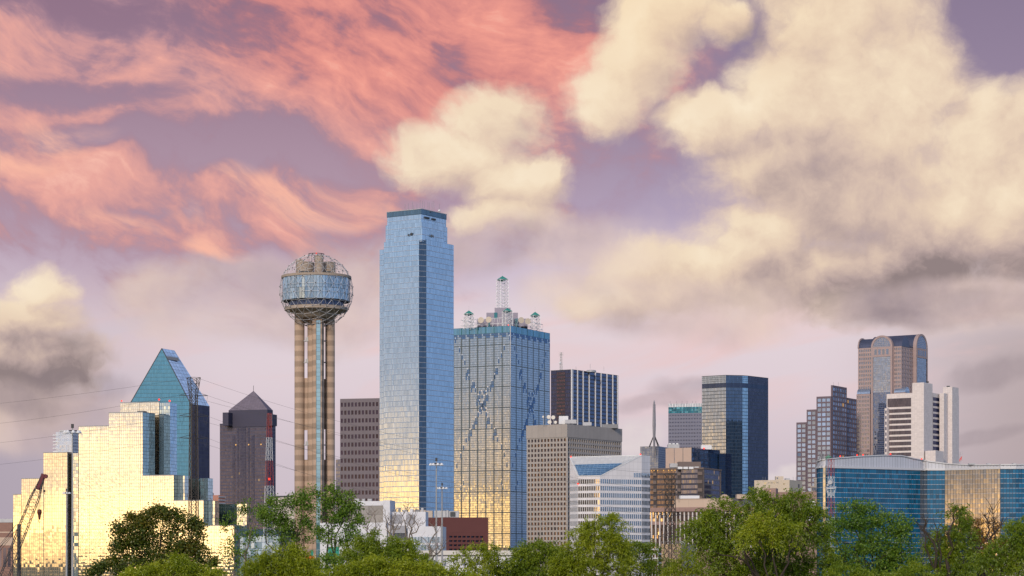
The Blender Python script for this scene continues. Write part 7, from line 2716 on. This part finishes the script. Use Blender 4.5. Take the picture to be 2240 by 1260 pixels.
plant('willow_tree', 'lighter willow bough with a rusty patch at the heart of the big willow', 'tree', 108, 1690, [(1690, 1150, 44, 26), (1660, 1175, 38, 26), (1730, 1172, 30, 24)], 'willow', 1.3, 'willow', 'willows along the levee', seed=18, gap=0.15, extra=rusty_patch)
plant('cottonwood_tree', 'deep green cottonwood in front of the blue hotel left wing', 'tree', 118, 1920,
      [(1862, 1130, 30, 28), (1905, 1128, 34, 26), (1868, 1178, 42, 44), (1918, 1175, 40, 38), (1968, 1150, 24, 22), (1970, 1190, 34, 30), (1900, 1222, 56, 36), (1960, 1228, 44, 32), (1845, 1225, 26, 34), (1935, 1256, 60, 24), (1825, 1160, 15, 24)],
      'cotton', 1.35, seed=19, group='cottonwoods', leaf=(0.10, 0.078), gap=0.16)


def dead_limbs(spec, yy):
    def f(wb_, B, rng, fork):
        for a_, b_, r_ in spec:
            limb(wb_, fork, PT(*a_, yy), r_ * 1.2, r_, rng, 0.08, 4)
            pts = limb(wb_, PT(*a_, yy), PT(*b_, yy), r_, 0.016, rng, 0.14, 7)
            for i in range(3, 7):
                for sd in (-1, 1):
                    d = Vector((sd * rng.uniform(0.2, 0.6), rng.uniform(-0.3, 0.3), rng.uniform(0.3, 0.75)))
                    limb(wb_, pts[i], pts[i] + d, 0.018, 0.006, rng, 0.2, 3)
    return f


plant('mixed_tree', 'half-bare tree with rusty leaves before the gold patch of the blue hotel', 'tree', 114, 2068,
      [(2092, 1128, 17, 22), (2070, 1190, 34, 30), (2110, 1170, 22, 22), (2050, 1225, 34, 34), (2100, 1222, 40, 34), (2080, 1256, 56, 22)], 'willow_dark', 1.4, 'willow', 'half-bare trees', seed=20, gap=0.2,
      extra=dead_limbs((((2062, 1290), (2015, 1130), 0.10), ((2066, 1290), (2094, 1110), 0.11), ((2058, 1250), (2045, 1145), 0.05), ((2035, 1225), (2012, 1150), 0.05)), 113))
plant('mixed_tree', 'half-bare orange-tinged tree leaning right before the blue hotel right wing', 'tree', 116, 2150,
      [(2135, 1152, 20, 18), (2160, 1160, 20, 20), (2150, 1215, 36, 30), (2120, 1145, 14, 12), (2185, 1195, 14, 26)], 'rust', 0.6, 'willow', 'half-bare trees', seed=21, gap=0.4,
      extra=dead_limbs((((2130, 1290), (2195, 1130), 0.12), ((2165, 1205), (2155, 1122), 0.05), ((2178, 1180), (2170, 1110), 0.04), ((2140, 1262), (2120, 1170), 0.05)), 115))
plant('willow_tree', 'soft green willow filling the lower right corner', 'tree', 110, 2215, [(2215, 1190, 34, 34), (2240, 1175, 30, 36), (2190, 1235, 44, 34), (2240, 1235, 46, 40), (2275, 1200, 30, 40)], 'willow_dark', 1.6, 'willow', 'willows along the levee', seed=22, gap=0.10)
plant('willow_tree', 'low willow thicket under the deep green cottonwood', 'tree', 108, 1870, [(1850, 1264, 50, 18), (2000, 1262, 46, 20), (1920, 1272, 60, 16)], 'willow_dark', 1.5, 'willow', 'willows along the levee', seed=23, gap=0.12)
plant('willow_tree', 'hazy pale willow just left of the lower right corner willow', 'tree', 140, 2130, [(2130, 1240, 44, 26), (2170, 1250, 36, 20), (2225, 1160, 22, 14)], 'willow', 1.0, 'willow', 'willows along the levee', seed=24, gap=0.25)
plant('willow_tree', 'low willow fringe left of the small willow before the long shed', 'tree', 106, 985, [(985, 1266, 46, 14), (940, 1262, 30, 16)], 'willow', 1.4, 'willow', 'willows along the levee', seed=25, gap=0.15)

bare_tree('leftmost bare grey tree before the white arena block', 240, 812, 1190, ((795, 1140), (806, 1120), (824, 1118), (832, 1150)), 31)
bare_tree('widest bare tree, standing mid-way before the white arena block', 235, 856, 1185, ((838, 1120), (850, 1128), (870, 1112), (884, 1140)), 32)
bare_tree('bare tree with a fan of twigs nearest the high-mast lights', 230, 898, 1190, ((880, 1105), (894, 1098), (916, 1115), (925, 1140)), 33)
bare_tree('leaning bare sapling beside the high-mast light', 170, 935, 1240, ((955, 1150), (975, 1195), (948, 1200)), 34)
bare_tree('thin bare shrub at the foot of the right pylon', 200, 1490, 1240, ((1475, 1205), (1483, 1190), (1500, 1200)), 35, None)
print('leaves', TOT)
